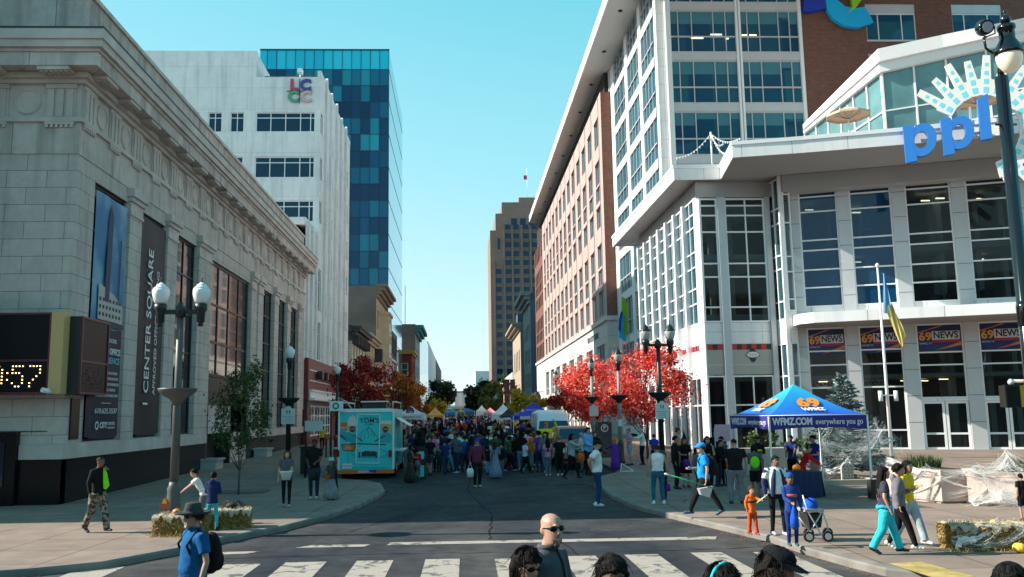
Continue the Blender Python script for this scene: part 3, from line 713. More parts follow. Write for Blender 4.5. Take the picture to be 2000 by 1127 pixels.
M_TS=cellglass('pale_tower_glass',[(0,(.30,.50,.56)),(1,(.42,.62,.68))],3,3.35,.05,metal=.55)
mb=MB(TGs); mb.face([(168,0,0),(208,0,0),(208,0,zt),(168,0,zt)]); mb.build('side_glass',M_TS,gt)
mb=MB(TG)
for k in range(14): 
    x=-13.8-1.86*k; mb.box(x-.04,x+.04,0,.12,8,zt)
for k in range(21):
    z=zt-3.98-3.35*k; mb.box(-39.4,-13.8,0,.08,z-.05,z+.05)
mb.box(-39.4,-13.7,0,.2,zt,zt+.25); mb.build('mullions',mat('navy_mullion',(.01,.03,.06),.4),gt)
mb=MB(TGs)
for k in range(9):
    z=zt-3.98-6.7*k; mb.box(168,208,0,.05,z-.05,z+.05)
mb.build('side_joints',mat('joint_grey',(.2,.33,.38),.4),gt)
mb=MB(); mb.box(-39.3,-14,168.3,207.8,0,zt); mb.build('core',MATS['dark_interior'],gt)

# ================= low buildings further along the left =================
def facade_windows(T,us,zs,w,h,n,parent,glass,fm,depth=.2,**k):
    for z in zs:
        for u in us: window(T,u,u+w,z,z+h,n-depth,parent,glass,fm,**k)
def cornice(T,u0,u1,z0,parent,m,sizes,name='cornice'):
    mb=MB(T); z=z0
    for d,h in sizes: mb.box(u0-d*.3,u1+d*.3,-.1,d,z,z+h); z+=h
    return mb.build(name,m,parent)
def block(name,label,Y0,Y1,z1,front_m,side_m,wins,cor=None,glass=M_WIN,fm=M_BRONZE,X=LX,left=True,depth_x=22,z0=-.5,**k):
    s=-1 if left else 1
    T=frame(X,0,0,1,s); r=empty(name,(X,Y0,0),label,'building')
    hol=[(u,u+w,z,z+h) for us,zs,w,h in wins for z in zs for u in us]
    mb=MB(T); mb.wall(Y0,Y1,z0,z1,hol,0,.2); mb.build('street_wall',front_m,r)
    x1=X-depth_x if left else X+depth_x
    mb=MB(); mb.face([(X,Y0,z0),(x1,Y0,z0),(x1,Y0,z1),(X,Y0,z1)]); mb.build('end_wall',side_m,r)
    mb=MB(); a,b=sorted((X+(-.5 if left else .5),x1)); mb.box(a,b,Y0+.1,Y1-.1,z0,z1-.05); mb.build('core_and_roof',mat('tar_roof',(.08,.08,.08),.9),r)
    for h in hol: window(T,*h,-.14,r,glass,fm,.06,**k)
    if cor: cornice(T,Y0,Y1,z1,r,cor[0],cor[1])
    return r,T
M_CREAM=mat('cream_render',(.52,.49,.43),.8,noise=.1,nscale=.8,world=True); M_SIDING=brickmat('pale_siding',(.50,.49,.46),(.48,.47,.44),(.30,.29,.28),40,.28,.03,bump=.3)
M_YELS=mat('ochre_stone',(.40,.33,.225),.8,noise=.2,nscale=.8,world=True)
M_DKCOR=mat('dark_cornice',(.035,.035,.038),.6)
M_BROWNC=mat('stained_render',(.15,.13,.115),.9,noise=.35,nscale=.25,world=True)
r,T=block('row_building','small cream building with dark bracketed cornice beside the white building','0',0,0,M_CREAM,M_SIDING,[]) if False else block('row_building','small cream row building with a dark bracketed cornice and narrow black windows',98,110.5,12.3,M_CREAM,M_SIDING,[((99.6,102.4,105.2,108),(2.0,8.0),1.0,3.0)])
cornice(T,98,110.5,11.0,r,M_DKCOR,[(.25,.5),(.5,.5),(.95,.35),(1.1,.25)],'cornice')
mb=MB(T)
for k in range(9): mb.box(98.3+k*1.45,98.65+k*1.45,0,.8,10.6,11.6)
build_each(mb,'bracket',M_DKCOR,r)
mb=MB(frame(0,98,1,0,-1)); mb.box(-17,-12,0,.55,11.9,12.7); mb.box(-17,-12.1,0,.3,11.0,11.9); mb.build('return_cornice',M_DKCOR,r)
r,T=block('row_building','yellow ochre row building with ornate cornice next to the cream one',110.5,126,12.8,M_YELS,M_YELS,[((111.6,114,116.4,118.8,121.2,123.6),(2.0,7.4),1.1,3.2)])
cornice(T,110.5,126,12.0,r,M_YELS,[(.3,.4),(.6,.4),(.9,.25)]); mb=MB(T)
for k in range(3): mb.box(124.3+k*.6,124.7+k*.6,0,1.0,10.2,12)
build_each(mb,'bracket',M_DKCOR,r)
r,T=block('row_building','tall narrow tan building with a bay window front and blank grey stained side wall',126,143,21.3,M_YELS,M_BROWNC,[((128,139),(2.0,6.4,10.8,15.2),1.6,2.8)])
cornice(T,126,143,19.6,r,mat('brown_stone',(.20,.16,.12),.8,noise=.2,nscale=1),[(.3,.5),(.7,.5),(1.2,.5),(1.6,.4)])
mb=MB(T); mb.prism([(130.2,0),(131.4,1.4),(136.6,1.4),(137.8,0)],3.2,17.6); mb.build('bay_window',M_YELS,r)
for z in (4.2,7.7,11.2,14.4): window(T,131.8,136.2,z,z+2.4,1.43,r,M_WINT,mat('tan_trim',(.42,.33,.2),.6),.15,vb=(.5,),hb=(.3,))
mb=MB(T); mb.prism([(130,0),(131.2,1.6),(136.8,1.6),(138,0)],17.6,18.0); mb.build('bay_cornice',M_YELS,r)
r,T=block('row_building','black modern building with white vertical stripes past the tan bay front',143,168,17.6,mat('black_cladding',(.015,.015,.018),.5),MATS['black_cladding'],[((146+4*k) for k in range(0)) and None] if False else [([145.5+4.4*k for k in range(5)],(1.5,6.0,13.4),2.6,3.2)])
mb=MB(T)
for k in range(6): mb.box(144.2+4.4*k,144.8+4.4*k,0,.12,.5,11.8)
mb.box(143,168,0,.15,12.2,12.6); build_each(mb,'white_stripe',M_WHITEP,r)
mb=MB(T); mb.disc_n(166.2,13.3,1.1,.1,.3,hole=.6,seg=16); mb.build('round_sign',M_WHITEP,r)
M_REDB=brickmat('dark_red_brick',(.26,.035,.035),(.22,.03,.03),(.18,.06,.05),.3,.1,.008)
M_OLDB=brickmat('old_brown_brick',(.20,.15,.13),(.16,.125,.11),(.12,.1,.09),.5,.2,.01,noise=.25,nscale=.3)
TE=frame(0,218,1,0,-1)
r,T=block('row_building','narrow red brick house end with yellow cornice across the side street',218,236,18.5,M_REDB,M_REDB,[([221+4*k for k in range(4)],(4,9,13.5),1.4,2.6)])
cornice(T,218,236,17.6,r,mat('yellow_cornice',(.45,.27,.05),.6),[(.4,.5),(.8,.5)])
mb=MB(TE); mb.box(-16.5,-11.4,0,.8,17.7,18.7); mb.build('end_cornice',MATS['yellow_cornice'],r)
for z in (6.5,12.3): window(TE,-14.6,-12.9,z,z+3.2,.03,r,M_WINT,mat('yellow_trim',(.5,.36,.12),.6),.2,hb=(.5,))
r,T=block('row_building','ornate grey stone building with teal roof cornice and plain brick side wall',236,262,27,mat('grey_carved_stone',(.33,.33,.33),.8,noise=.25,nscale=.5,world=True),M_OLDB,[([239+4*k for k in range(5)],(3,8,13,18,22.5),1.8,3)])
cornice(T,236,262,24.2,r,mat('verdigris',(.05,.16,.16),.6),[(.6,.8),(1.4,.8),(2.2,.9)])
mb=MB(T); mb.tube([(240,-3,27),(240,-3,38)],.08,4); mb.build('mast',M_BRONZE,r)
r,T=block('row_building','pale teal glass office block beyond the grey stone building',262,330,29,cellglass('pale_teal_panels',[(0,(.12,.30,.34)),(1,(.45,.62,.66))],6,4,.1),M_OLDB,[])
r,T=block('row_building','white fronted office slab far along the left side of the street',330,430,30,mat('pale_blue_panel',(.55,.66,.70),.5),M_OLDB,[])
r,T=block('row_building','brown block farthest along the left side of the street',430,560,30,M_OLDB,M_OLDB,[([440+12*k for k in range(9)],(8,14,20),4,2.5)])
# ================= right side: brick block with the glass corner =================
RX=14.2
TR=frame(RX,0,0,1,1)
M_PINKB=brickmat('salmon_brick',(.45,.335,.305),(.41,.305,.28),(.38,.30,.28),.3,.10,.006,noise=.06,bump=.2)
M_BRICK=brickmat('red_brown_and_shaded_brick',(.20,.085,.062),(.14,.062,.048),(.22,.15,.12),.32,.11,.008,noise=.10,bump=.3)  # also on the far bay, where its dark tone paints in shade
M_LIME=brickmat('limestone_base',(.56,.535,.49),(.54,.515,.475),(.3,.29,.27),2.4,2.0,.015,noise=.05,bump=.1)
bb=empty('brick_office_building',(RX,83.8,0),'long salmon brick office block with limestone base, tall windows and a wide white roof overhang','building')
cols=[85.9+4.75*k for k in range(13)]
sto=[(29.7,32.3,0),(24.2,28.0,1),(21.3,23.4,0),(15.4,19.3,1),(11.95,14.7,0)]
sto=[(29.6,32.4,0),(25.7,28.0,0),(23.9,25.5,2),(21.2,23.3,0),(17.2,19.4,0),(15.3,16.95,2),(12.3,14.7,0)]
hol=[]
for c in cols:
    for a,b,k in sto: hol.append((c-.1,c+2.4,a,b,k))
dcols=[148.5+2.9*k for k in range(5)]
mb=MB(TR); mb.wall(83.8,147.5,11.9,34.5,[h[:4] for h in hol],0,.3); mb.build('upper_wall',M_PINKB,bb)
dh=[(c,c+1.9,a,b,k) for c in dcols for a,b,k in sto]
mb=MB(TR); mb.wall(147.5,163.5,11.9,32.5,[h[:4] for h in dh],.0,.3); mb.build('far_bay_wall',M_BRICK,bb)  # salmon brick lying in shade; the shade is painted by this darker brick
cnt=0; stuffT=[]
fin=sorted(hol+dh,key=lambda h:h[0])
for h in fin:
    a,b,c,d,k=h
    if cnt<100:
        window(TR,a,b,c,d,-.2,bb,M_WINT,M_WHITEF if False else M_GREYP,.09,vb=(.5,),hb=() ,sill=None); cnt+=1
    else: stuffT.append(h)
mbf=MB(TR); mbg=MB(TR)
for a,b,c,d,k in stuffT:
    mbg.face([(a,-.22,c),(b,-.22,c),(b,-.22,d),(a,-.22,d)])
    mbf.box(a,b,-.22,-.16,c,c+.08); mbf.box((a+b)/2-.03,(a+b)/2+.03,-.22,-.16,c,d)
mbg.build('far_window_panes',M_WINT,bb,kind='stuff'); mbf.build('far_window_frames',M_GREYP,bb,kind='stuff')
# brick relief lines round windows and vertical joints
mb=MB(TR)
for c in cols:
    mb.box(c-.55,c-.45,0,.06,12,34.5)
    for a,b,k in sto:
        if k==0: mb.box(c-.2,c+2.5,0,.08,b+.02,b+.18)
mb.build('brick_relief',M_PINKB,bb)
# return face towards the camera
mb=MB(); mb.face([(RX,83.8,11.9),(RX+1.6,83.8,11.9),(RX+1.6,83.8,34.5),(RX,83.8,34.5)]); mb.build('return_wall',M_BRICK,bb)
mb=MB(); mb.face([(RX,83.8,0),(RX+1.6,83.8,0),(RX+1.6,83.8,11.5),(RX,83.8,11.5)]); mb.build('return_base',M_LIME,bb)
mb=MB(TR); bh=[(85.7+7.9*k,90.7+7.9*k,5.6,9.4) for k in range(8)]+[(85.7+7.9*k,90.7+7.9*k,.8,4.6) for k in range(8)]
mb.wall(83.8,163.5,-.5,11.5,bh,0,.35); mb.build('limestone_base',M_LIME,bb)
for h in bh: window(TR,*h,-.25,bb,M_WIN,M_WHITEF,.1,vb=(.33,.66),hb=(.3,))
mb=MB(); mb.prism([(RX-.22,83.6),(RX+1.6,83.6),(RX+1.6,84),(RX,84),(RX,163.5),(RX-.22,163.5)],11.5,11.92); mb.build('base_cornice',M_LIME,bb)
mb=MB(TR); mb.box(84,163.5,0,.12,4.75,5.1); mb.build('string_course',M_LIME,bb)
mb=MB(TR)
for k in range(8): mb.box(84.4+7.9*k,85.2+7.9*k,0,.3,.0,4.7)
build_each(mb,'base_pier',M_LIME,bb)
text(TR,'TWO CITY CENTER',93.3,10.5,.02,.9,mat('dark_lettering',(.12,.12,.12),.5),bb,ext=.03,xs=-1)
# set back strip above the brick and the roof overhang
mb=MB(TR); mb.box(83.8,163.5,-1.6,-.9,34.4,36.7); mb.build('attic_glazing',M_GREYP,bb)
mb=MB(); mb.prism([(12.55,20),(12.62,153.6),(16.5,163),(40,163),(40,20)],36.7,37.5); mb.build('roof_overhang',mat('white_roof_panel',(.60,.585,.56),.6,noise=.04,nscale=.5,world=True),bb)
mb=MB(); mb.prism([(12.45,20),(12.52,153.8),(12.62,153.6),(12.55,20)],36.62,37.75); mb.build('roof_fascia',M_WHITEF,bb)
mb=MB()
for k in range(12): mb.lathe([(.0001,36.62),(.2,36.62),(.2,36.71),(.0001,36.71)],(13.9,62+8.5*k,0),8)
build_each(mb,'soffit_light',mat('black_recess',(.01,.01,.01),.4),bb,list(range(0,len(mb.v),32)))
mb=MB(); mb.box(RX+.5,45,84.2,163,-.3,36.6); mb.box(20,44.8,64.7,84.1,-.3,36.6); mb.build('core',MATS['dark_interior'],bb)
for hanging in (151,157):
    f=empty('banner_flag',(RX,hanging,0),'dark oval banner hanging from the far end of the limestone base' if hanging==151 else 'second dark banner just past the oval one on the limestone base','banner')
    mb=MB(TR); mb.tube([(hanging,0,6.4),(hanging,1.1,6.4)],.05,6); mb.build('bracket',M_BRONZE,f)
    mb=MB(); mb.lathe([(.02,-2.6),(.5,-2),(.7,-.8),(.65,.6),(.3,1.3),(.02,1.4)],(RX-1.1,hanging,5),10,sy=.1); mb.build('panel',mat('dark_blue_panel',(.02,.025,.05),.5),f)

# ---- glass corner tower with white frame ----
gc=empty('glass_office_tower',(16,64,0),'glass fronted office tower with white bands and a red brick flank behind the terrace','building')
GXc=16.0; GY=64.0
TGF=frame(0,GY,1,0,-1)
STZ=[29.42-4.10*k for k in range(7)]+[33.52,37.6]; STZ=sorted(STZ)
M_SHADE=cellglass('blue_glass_blinds',[(0,(.002,.03,.09)),(.5,(.004,.065,.13)),(1,(.015,.12,.17))],1.9,4.1,.05,spec=.4)
M_LOWG=cellglass('blue_spandrel_glass',[(0,(.006,.065,.12)),(1,(.02,.12,.17))],1.9,9,.07,spec=.4)
bayx=[(16.45,21.55),(21.95,26.5)]
M_BLIND=mat('pale_blind_behind_glass',(.055,.20,.25),.12,spec=.4,noise=.06,nscale=.8)
def bayglass(T,u0,u1,parent,fr,zb,vis=2.05,low=1.2,gap=.1,blind=True,gl=None,gl2=None):
    """one storey of one bay: vision light over a lower light"""
    mb=MB(T); w_=u1-u0
    z0=zb; zl=zb+low; zv=zl+gap+vis
    mb.box(u0,u1,-.06,.06,z0-.05,z0+.05); mb.box(u0,u1,-.06,.08,zl,zl+gap); mb.box(u0,u1,-.06,.08,zv-.04,zv+.06)
    for f_ in fr:
        x=u0+w_*f_; mb.box(x-.035,x+.035,-.06,.05,z0+.05,zl); mb.box(x-.035,x+.035,-.06,.05,zl+gap,zv-.04)
    f=mb.build('window',M_WHITEP if False else M_GREYP,parent)
    p=MB(T); p.face([(u0,-.04,z0),(u1,-.04,z0),(u1,-.04,zv),(u0,-.04,zv)]); p.build('pane',gl or M_SHADE,f)
    if blind:
        q=MB(T); rr=random.Random(int(u0*13+zb*7)); 
        edges=[0]+list(fr)+[1]
        for a,b in zip(edges,edges[1:]):
            d=vis*(.5 if rr.random()<.75 else .25); q.face([(u0+w_*a+.04,-.035,zv-d),(u0+w_*b-.04,-.035,zv-d),(u0+w_*b-.04,-.035,zv),(u0+w_*a+.04,-.035,zv)])
        q.build('blind',M_BLIND,f)
    return f
for zb in STZ:
    zz=zb-4.1+.86+.0
    for u0,u1 in bayx: bayglass(TGF,u0,u1,gc,(.12,.33,.66,.85),zb-.85+.0-0.0+ .03-.0+(-2.4)+0 if False else zb-3.35)
mb=MB(TGF)
for zb in STZ: 
    for u0,u1 in bayx: mb.box(u0,u1,-.06,.10,zb+.08,zb+.70)
build_each(mb,'spandrel_band',M_GREYP,gc)
mb=MB(TGF)
for u0,u1 in ((16.0,16.45),(21.55,21.7),(21.8,21.95),(26.5,26.75)): mb.box(u0,u1,-.2,.2,17,36.7)
mb.box(21.7,21.8,-.2,.05,17,36.7)
mb.box(16.05,16.12,.2,.28,17,36.7); build_each(mb,'pilaster',M_WHITEP,gc)
mb=MB(); mb.box(15.35,16.0,64.0,64.8,17,36.7); mb.build('corner_column',M_WHITEF,gc)
# street side of the tower
TGS=frame(15.35,0,0,1,1)
sc=[(64.95,69.2),(70.3,75.2),(76.4,82.0)]
for zb in STZ+[29.42-4.1*7,29.42-4.1*8]:
    if zb-3.35<-1: continue
    for u0,u1 in sc: bayglass(TGS,u0,u1,gc,(.2,.5,.75),zb-3.35,blind=False,gl=M_WINT)
mb=MB(TGS)
for zb in STZ+[29.42-4.1*7,29.42-4.1*8]:
    for u0,u1 in sc: mb.box(u0,u1,-.06,.05,zb+.08,zb+.70)
for u0,u1 in ((69.2,70.3),(75.2,76.4),(82.0,83.8)): mb.box(u0,u1,-.1,.12,0,36.7)
build_each(mb,'side_band',M_WHITEF,gc)
# brick flank to the right with windows
bh=[(a,b,z,z+3.0) for a,b in ((31.95,36.0),(38.8,43.2)) for z in (31.3,27.15+.0)][:]
bh=[(a,b,31.2-4.1*k,34.2-4.1*k) for a,b in ((31.95,35.95),(38.85,42.9)) for k in range(0,2)]
mb=MB(TGF); mb.wall(26.75,60,17,36.7,bh,0,.25); mb.build('brick_flank',M_BRICK,gc)
for h in bh:
    window(TGF,h[0],h[1],h[2],h[3]-.75,-.15,gc,M_SHADE,M_WHITEP,.09,vb=(.25,.72)); mb=MB(TGF); mb.box(h[0],h[1],-.2,-.08,h[3]-.74,h[3]); mb.box(h[0]-.05,h[1]+.05,0,.08,h[2]-.14,h[2]-.0); build_each(mb,'lintel_panel',M_GREYP,gc)
# swirl emblem on the flank and on the street side
M_CY=mat('emblem_cyan',(.0,.42,.78),.35); M_BL=mat('emblem_blue',(.01,.04,.38),.35); M_GN=mat('emblem_green',(.30,.55,.02),.35)
e1=empty('wall_emblem',(28.5,63.8,33),'large blue, cyan and green swirl emblem on the red brick wall at the top edge','sign')
X,Z=onY(1655,-25,63.8)
for nm_,m_,k_,pts in (('cyan_stroke',M_CY,0,[(120,-70),(118,0),(126,42),(150,80),(200,112),(260,122),(318,104),(330,98),(312,62),(290,30),(250,36),(205,28),(172,0),(158,-60)]),('green_leaf',M_GN,.05,[(215,58),(236,30),(232,0),(226,-60),(282,-60),(276,0),(250,36)]),('blue_stroke',M_BL,.02,[(22,50),(24,0),(28,-50),(112,-70),(122,36),(60,50)])):
    mb=MB(TGF); mb.uprism([onY(1560+x/2.2545,y/2.2545,63.5) for x,y in pts],.15+k_,.5+k_); mb.build(nm_,m_,e1)
e2=empty('wall_emblem',(14.6,80,9),'narrow blue and green swirl emblem projecting beside the brick corner, above the red tree','sign')
Te=frame(0,79.6,1,0,-1)
X,Z=onY(1217,650,79.6)
def vpoly(pts,m,nm,n0,n1):
    mb=MB(Te); mb.uprism([onY(x,y,79.6) for x,y in pts],n0,n1); mb.build(nm,m,e2)
vpoly([(1213,580),(1219,583),(1226,600),(1226,640),(1221,668),(1216,640),(1213,610)],M_GN,'green_leaf',.05,.35)
vpoly([(1208,660),(1207,630),(1212,610),(1217,620),(1216,650),(1220,662),(1222,664),(1219,668),(1213,662)],M_CY,'cyan_stroke',.2,.5)
vpoly([(1206,645),(1207,625),(1211,609),(1214,612),(1211,630),(1210,650)],M_BL,'blue_stroke',.36,.55)
mb=MB(); mb.box(14.8,15.4,79.7,80.0,7.6,8.0); mb.box(14.8,15.4,79.7,80.0,11.3,11.6); mb.build('mounting_arm',M_GREYP,e2)

# ================= podium with terrace =================
pod=empty('glass_podium_building',(18,50.7,0),'white framed glass corner building with curved roof terrace, entrance canopy and glazed bays','building')
def curtain(p0,p1,z0,z1,vb,hb,glass,parent,ft=.10,name='glazing',proud=.07,panel=None):
    """glazed bay between two plan points; vb fractions, hb absolute heights"""
    T,L=frame_pts(p0,p1,-1)
    mb=MB(T)
    mb.box(0,ft,-.08,proud,z0,z1); mb.box(L-ft,L,-.08,proud,z0,z1)
    mb.box(ft,L-ft,-.08,proud-.004,z0,z0+ft); mb.box(ft,L-ft,-.08,proud-.004,z1-ft,z1)
    for v in vb: mb.box(L*v-ft*.4,L*v+ft*.4,-.08,proud-.008,z0+ft,z1-ft)
    for h in hb: mb.box(ft,L-ft,-.08,proud-.012,h-ft*.45,h+ft*.45)
    f=mb.build(name,M_WHITEP,parent)
    p=MB(T); p.face([(0,-.02,z0),(L,-.02,z0),(L,-.02,z1),(0,-.02,z1)]); p.build('pane',glass,f)
    return T,L
def solid(p0,p1,z0,z1,d0,d1,m,name,parent=None):
    T,L=frame_pts(p0,p1,-1); mb=MB(T); mb.box(0,L,d0,d1,z0,z1); return mb.build(name,m,parent or pod)
M_PG=seeglass('podium_glass_dark',(.006,.010,.013),.5)
M_PGB=seeglass('podium_glass_painted_sky',(.006,.06,.14),.25,(.4,.6,.8))  # blue of the reflected sky put into the glass colour
M_PGT=seeglass('podium_glass_teal',(.02,.085,.11),.3,spec=.7)
# (a) street side: six bays
SXp=14.1; ys=[50.9,53.2,55.5,57.8,60.1,62.4,64.7,67.0]
H_UP=[8.9,9.5,10.7,11.3,12.9,13.9]
for a,b in zip(ys,ys[1:]):
    curtain((SXp,b),(SXp,a),7.75,15.3,(.5,),[9.0,9.9,11.2,12.1,13.6,14.4],M_PGT,pod,.09)
    solid((SXp,b),(SXp,b-.36),.1,15.3,-.1,.28,M_WHITEP,'mullion_column')
    solid((SXp,b),(SXp,a),4.65,7.74,-.1,.02,M_WHITEF,'spandrel')
    curtain((SXp,b),(SXp,a),.25,4.64,(.5,),[3.0],M_WIN,pod,.09)
# (b) corner facet and front bays
A=(SXp,50.9); Bp=(14.3,50.7)
solid((14.05,50.95),(14.35,50.68),.1,15.3,-.1,.12,M_WHITEP,'mullion_column')
curtain((14.3,50.7),(15.35,50.7),7.8,15.25,(),[8.7,10.5,11.3,13.2,14.2,14.8],seeglass('podium_glass_warm',(.01,.014,.012),.62),pod,.1)
solid((15.35,50.7),(15.8,50.7),.1,15.3,-.1,.22,M_GREYP,'column')
curtain((15.8,50.7),(18.2,50.7),7.8,15.25,(.52,),[8.7,10.5,11.3,13.2,14.2,14.8],M_PG,pod,.1)
solid((18.2,50.7),(18.5,50.7),.1,15.3,-.1,.18,M_GREYP,'column')
for a,b in (((14.3,50.7),(15.35,50.7)),((15.8,50.7),(18.2,50.7))):
    solid(a,b,6.55,7.79,-.1,.0,M_WHITEF,'spandrel')
    solid(a,b,4.75,6.54,-.1,.02,mat('beige_panel',(.40,.37,.33),.5),'sign_panel')
    curtain(a,b,.25,4.7,(.5,) if b[0]-a[0]>2 else (),[3.0],M_PG,pod,.09)
    solid(a,b,5.3,5.34,.02,.035,M_GREYP,'joint_line')
# red and black striped awning border
TF5=frame(0,50.7,1,0,-1)
M_AWR=mat('awning_red',(.55,.02,.03),.6); M_AWB=mat('awning_black',(.03,.025,.025),.6)
for m_,par in ((M_AWR,0),(M_AWB,1)):
    mb=MB(TF5); 
    for a,b in ((14.4,15.3),(15.85,18.15)):
        n=int(round((b-a)/.29)); 
        for k in range(n):
            if k%2==par: mb.box(a+k*(b-a)/n,a+(k+1)*(b-a)/n,.022,.04,6.2,6.52)
    mb.build('striped_border',m_,pod)
mb=MB(frame(SXp,0,0,1,1)); mb2=MB(frame(SXp,0,0,1,1))
for a,b in zip(ys,ys[1:]):
    for k in range(6): (mb if k%2 else mb2).box(a+.1+k*.32,a+.1+k*.32+.32,.022,.04,6.2,6.52)
mb.build('striped_border',M_AWR,pod); mb2.build('striped_border',M_AWB,pod)
sg2=empty('shop_sign',(17.05,50.6,5.9),'small dark red and cream oval shop sign under the striped border','sign')
mb=MB(TF5); mb.uprism([(17.05+.22*math.cos(t),5.88+.42*math.sin(t)) for t in [k*math.pi/8 for k in range(16)]],.03,.05); mb.build('plaque',M_AWB,sg2)
mb=MB(TF5); mb.uprism([(17.05+.40*math.cos(t),5.9+.2*math.sin(t)) for t in [k*math.pi/10 for k in range(20)]],.05,.07); mb.build('oval_rim',mat('sign_maroon',(.2,.02,.03),.5),sg2)
mb=MB(TF5); mb.uprism([(17.05+.36*math.cos(t),5.9+.165*math.sin(t)) for t in [k*math.pi/10 for k in range(20)]],.07,.08); mb.build('oval_face',M_WTXT,sg2)
text(TF5,'Tim Hortons',17.05,5.92,.082,.13,mat('sign_maroon',(0,0,0)),sg2,ext=.003,stretch=.6); text(TF5,'CAFE BAKE SHOP',17.05,5.82,.082,.06,M_AWB,sg2,ext=.003,stretch=.45)
cs=empty('hanging_sign',(14.05,62,4.9),'dark red coffee cup shaped sign hanging on the corner building by the red tree','sign')
cx_,cz_=onY(1326,768,56.5)
mb=MB(); mb.lathe([(.24,-.62),(.36,.55),(.38,.6)],(cx_,56.5,cz_),14); mb.build('cup',mat('cup_maroon',(.16,.02,.025),.4),cs)
mb=MB(); mb.lathe([(.40,.6),(.40,.68),(.3,.72)],(cx_,56.5,cz_),14); mb.build('lid',mat('cup_lid',(.05,.03,.03),.4),cs)
mb=MB(frame(0,56.5,1,0,-1)); mb.disc_n(cx_,cz_,.22,.3,.36); mb.build('badge',M_CREAM,cs)
mb=MB(); mb.tube([(cx_,56.5,cz_+1.1),(SXp,56.5,cz_+1.1)],.03,6); mb.tube([(cx_,56.5,cz_+1.1),(cx_,56.5,cz_+.7)],.02,6); mb.build('bracket',M_BRONZE,cs)
# (c) re-entrant light bay, and main facade
q0=(onY(1506,500,51.0)[0],51.0); q1=(onY(1529,500,49.5)[0],49.5); q2=(onY(1548,500,49.6)[0],49.6)
curtain(q0,q1,7.8,16.2,(.5,),[8.9,10.8,11.6,13.5,14.4],M_PGT,pod,.1)
solid((q1[0]-.06,q1[1]+.02),(q1[0]+.12,q1[1]+.0),.1,16.3,-.06,.06,M_WHITEP,'mullion_column')
curtain((q1[0]+.12,49.5),q2,8.3,16.2,(),[9.0,10.6,11.5,13.5,15.2],M_PG,pod,.08)
curtain(q0,q1,.25,6.5,(.5,),[3.2,4.6],M_PGT,pod,.1); curtain((q1[0]+.12,49.5),q2,.25,6.5,(),[3.2,4.6],M_PG,pod,.08)
solid(q0,q1,6.51,7.79,-.1,.05,M_WHITEF,'spandrel'); solid((q1[0]+.12,49.5),q2,6.51,8.29,-.1,.05,M_WHITEF,'spandrel')
P0=Vector((19.0,50.45)); P1=Vector((30.4,46.55)); dm=(P1-P0).normalized()
TM,LM=frame_pts(P0,P1,-1)
# bays on the main facade: (start px, end px) at two heights -> distance along it
def along(px,py):
    d=ray(px,py); a,b=Vector((d.x,d.y)),dm
    # solve t*a = P0 + s*b
    det=a.x*(-b.y)+b.x*a.y; s=( -a.x*P0.y + a.y*P0.x)/(a.x*b.y*1.0-a.y*b.x)
    s=(P0.x*a.y-P0.y*a.x)/(b.y*a.x-b.x*a.y); return s
bays=[(along(1564,480),along(1640,480)),(along(1664,480),along(1747,480)),(along(1774,480),along(1865,480)),(along(1893,470),along(1985,470))]
bays.append((bays[3][1]+.7,bays[3][1]+3.4)); bays.append((bays[4][1]+.7,bays[4][1]+3.4))
Pm=lambda s:(P0.x+dm.x*s,P0.y+dm.y*s)
prev=.05
ctn=0
for i,(a,b) in enumerate(bays):
    solid(Pm(prev),Pm(a),.1,16.4,-.1,.20,M_GREYP,'pilaster'); 
    T_,L_=frame_pts(Pm(prev),Pm(a),-1); mb=MB(T_)
    for z in [1.9+1.45*k for k in range(10)]: mb.box(0,L_,.2,.206,z,z+.03)
    build_each(mb,'joint',mat('joint_dark',(.12,.12,.12),.6),pod)
    curtain(Pm(a),Pm(b),8.55,16.35,(),[9.7,10.75,11.9,12.5,14.2,15.1,15.8][:7],M_PGB if i<2 else M_PG,pod,.09)  # left two bays carry the sky reflection painted as blue glass
    prev=b
    if i<2:
        curtain(Pm(a),Pm(b),.45,7.35,(),[1.5,3.9,5.2,6.0],M_PG,pod,.09)
    else:
        curtain(Pm(a),Pm(b),3.2,7.35,(),[3.9,5.2,6.0] if i==9 else [5.05,5.75],M_PG,pod,.09)
        # doors
        n=2
        for k in range(2):
            w_=(b-a)/2; T_,L_=frame_pts(Pm(a+k*w_),Pm(a+(k+1)*w_),-1)
            window(T_,.02,L_-.02,.42,3.05,.0,pod,M_PG,M_WHITEP,.13,hb=(.33,),name='door')
        solid(Pm(a),Pm(b),3.06,3.19,-.1,.12,M_WHITEF,'door_head')
solid(Pm(prev),Pm(prev+1.5),.1,16.4,-.1,.2,M_GREYP,'pilaster')
solid(Pm(0),Pm(prev),.0,.44,-.1,.3,mat('pink_granite_kerb',(.38,.30,.26),.6),'plinth')
solid(Pm(0),Pm(prev),7.36,8.54,-.1,.06,M_WHITEF,'spandrel')
ctr=MB(); ctr.prism([(18.5,56.5),(24,55.5),(36,50.6),(36,63),(18,66)],.1,15.2); ctr.build('inner_core',mat('inner_wall',(.22,.17,.13),.8,noise=.4,nscale=.5,world=True),pod)
fl_=[(14.35,51.0),(18.3,51.0),(19.2,50.9),(35,45.6),(35,63),(14.35,66.8)]
mi=mat('inner_ceiling',(.45,.43,.40),.7)
for z0,z1 in ((.06,.16),(4.4,4.62),(7.95,8.3),(11.6,11.9),(15.0,15.2)):
    mb=MB(); mb.prism(fl_,z0,z1); mb.build('floor_slab',mi,pod)
mb=MB(); k_=0
for t in range(7):
    for q_ in (1.6,4.0):
        x_,y_=Pm(1.2+t*1.9); x_+=-dm.y*q_; y_+=dm.x*q_; mb.box(x_-.16,x_+.16,y_-.16,y_+.16,.16,15)
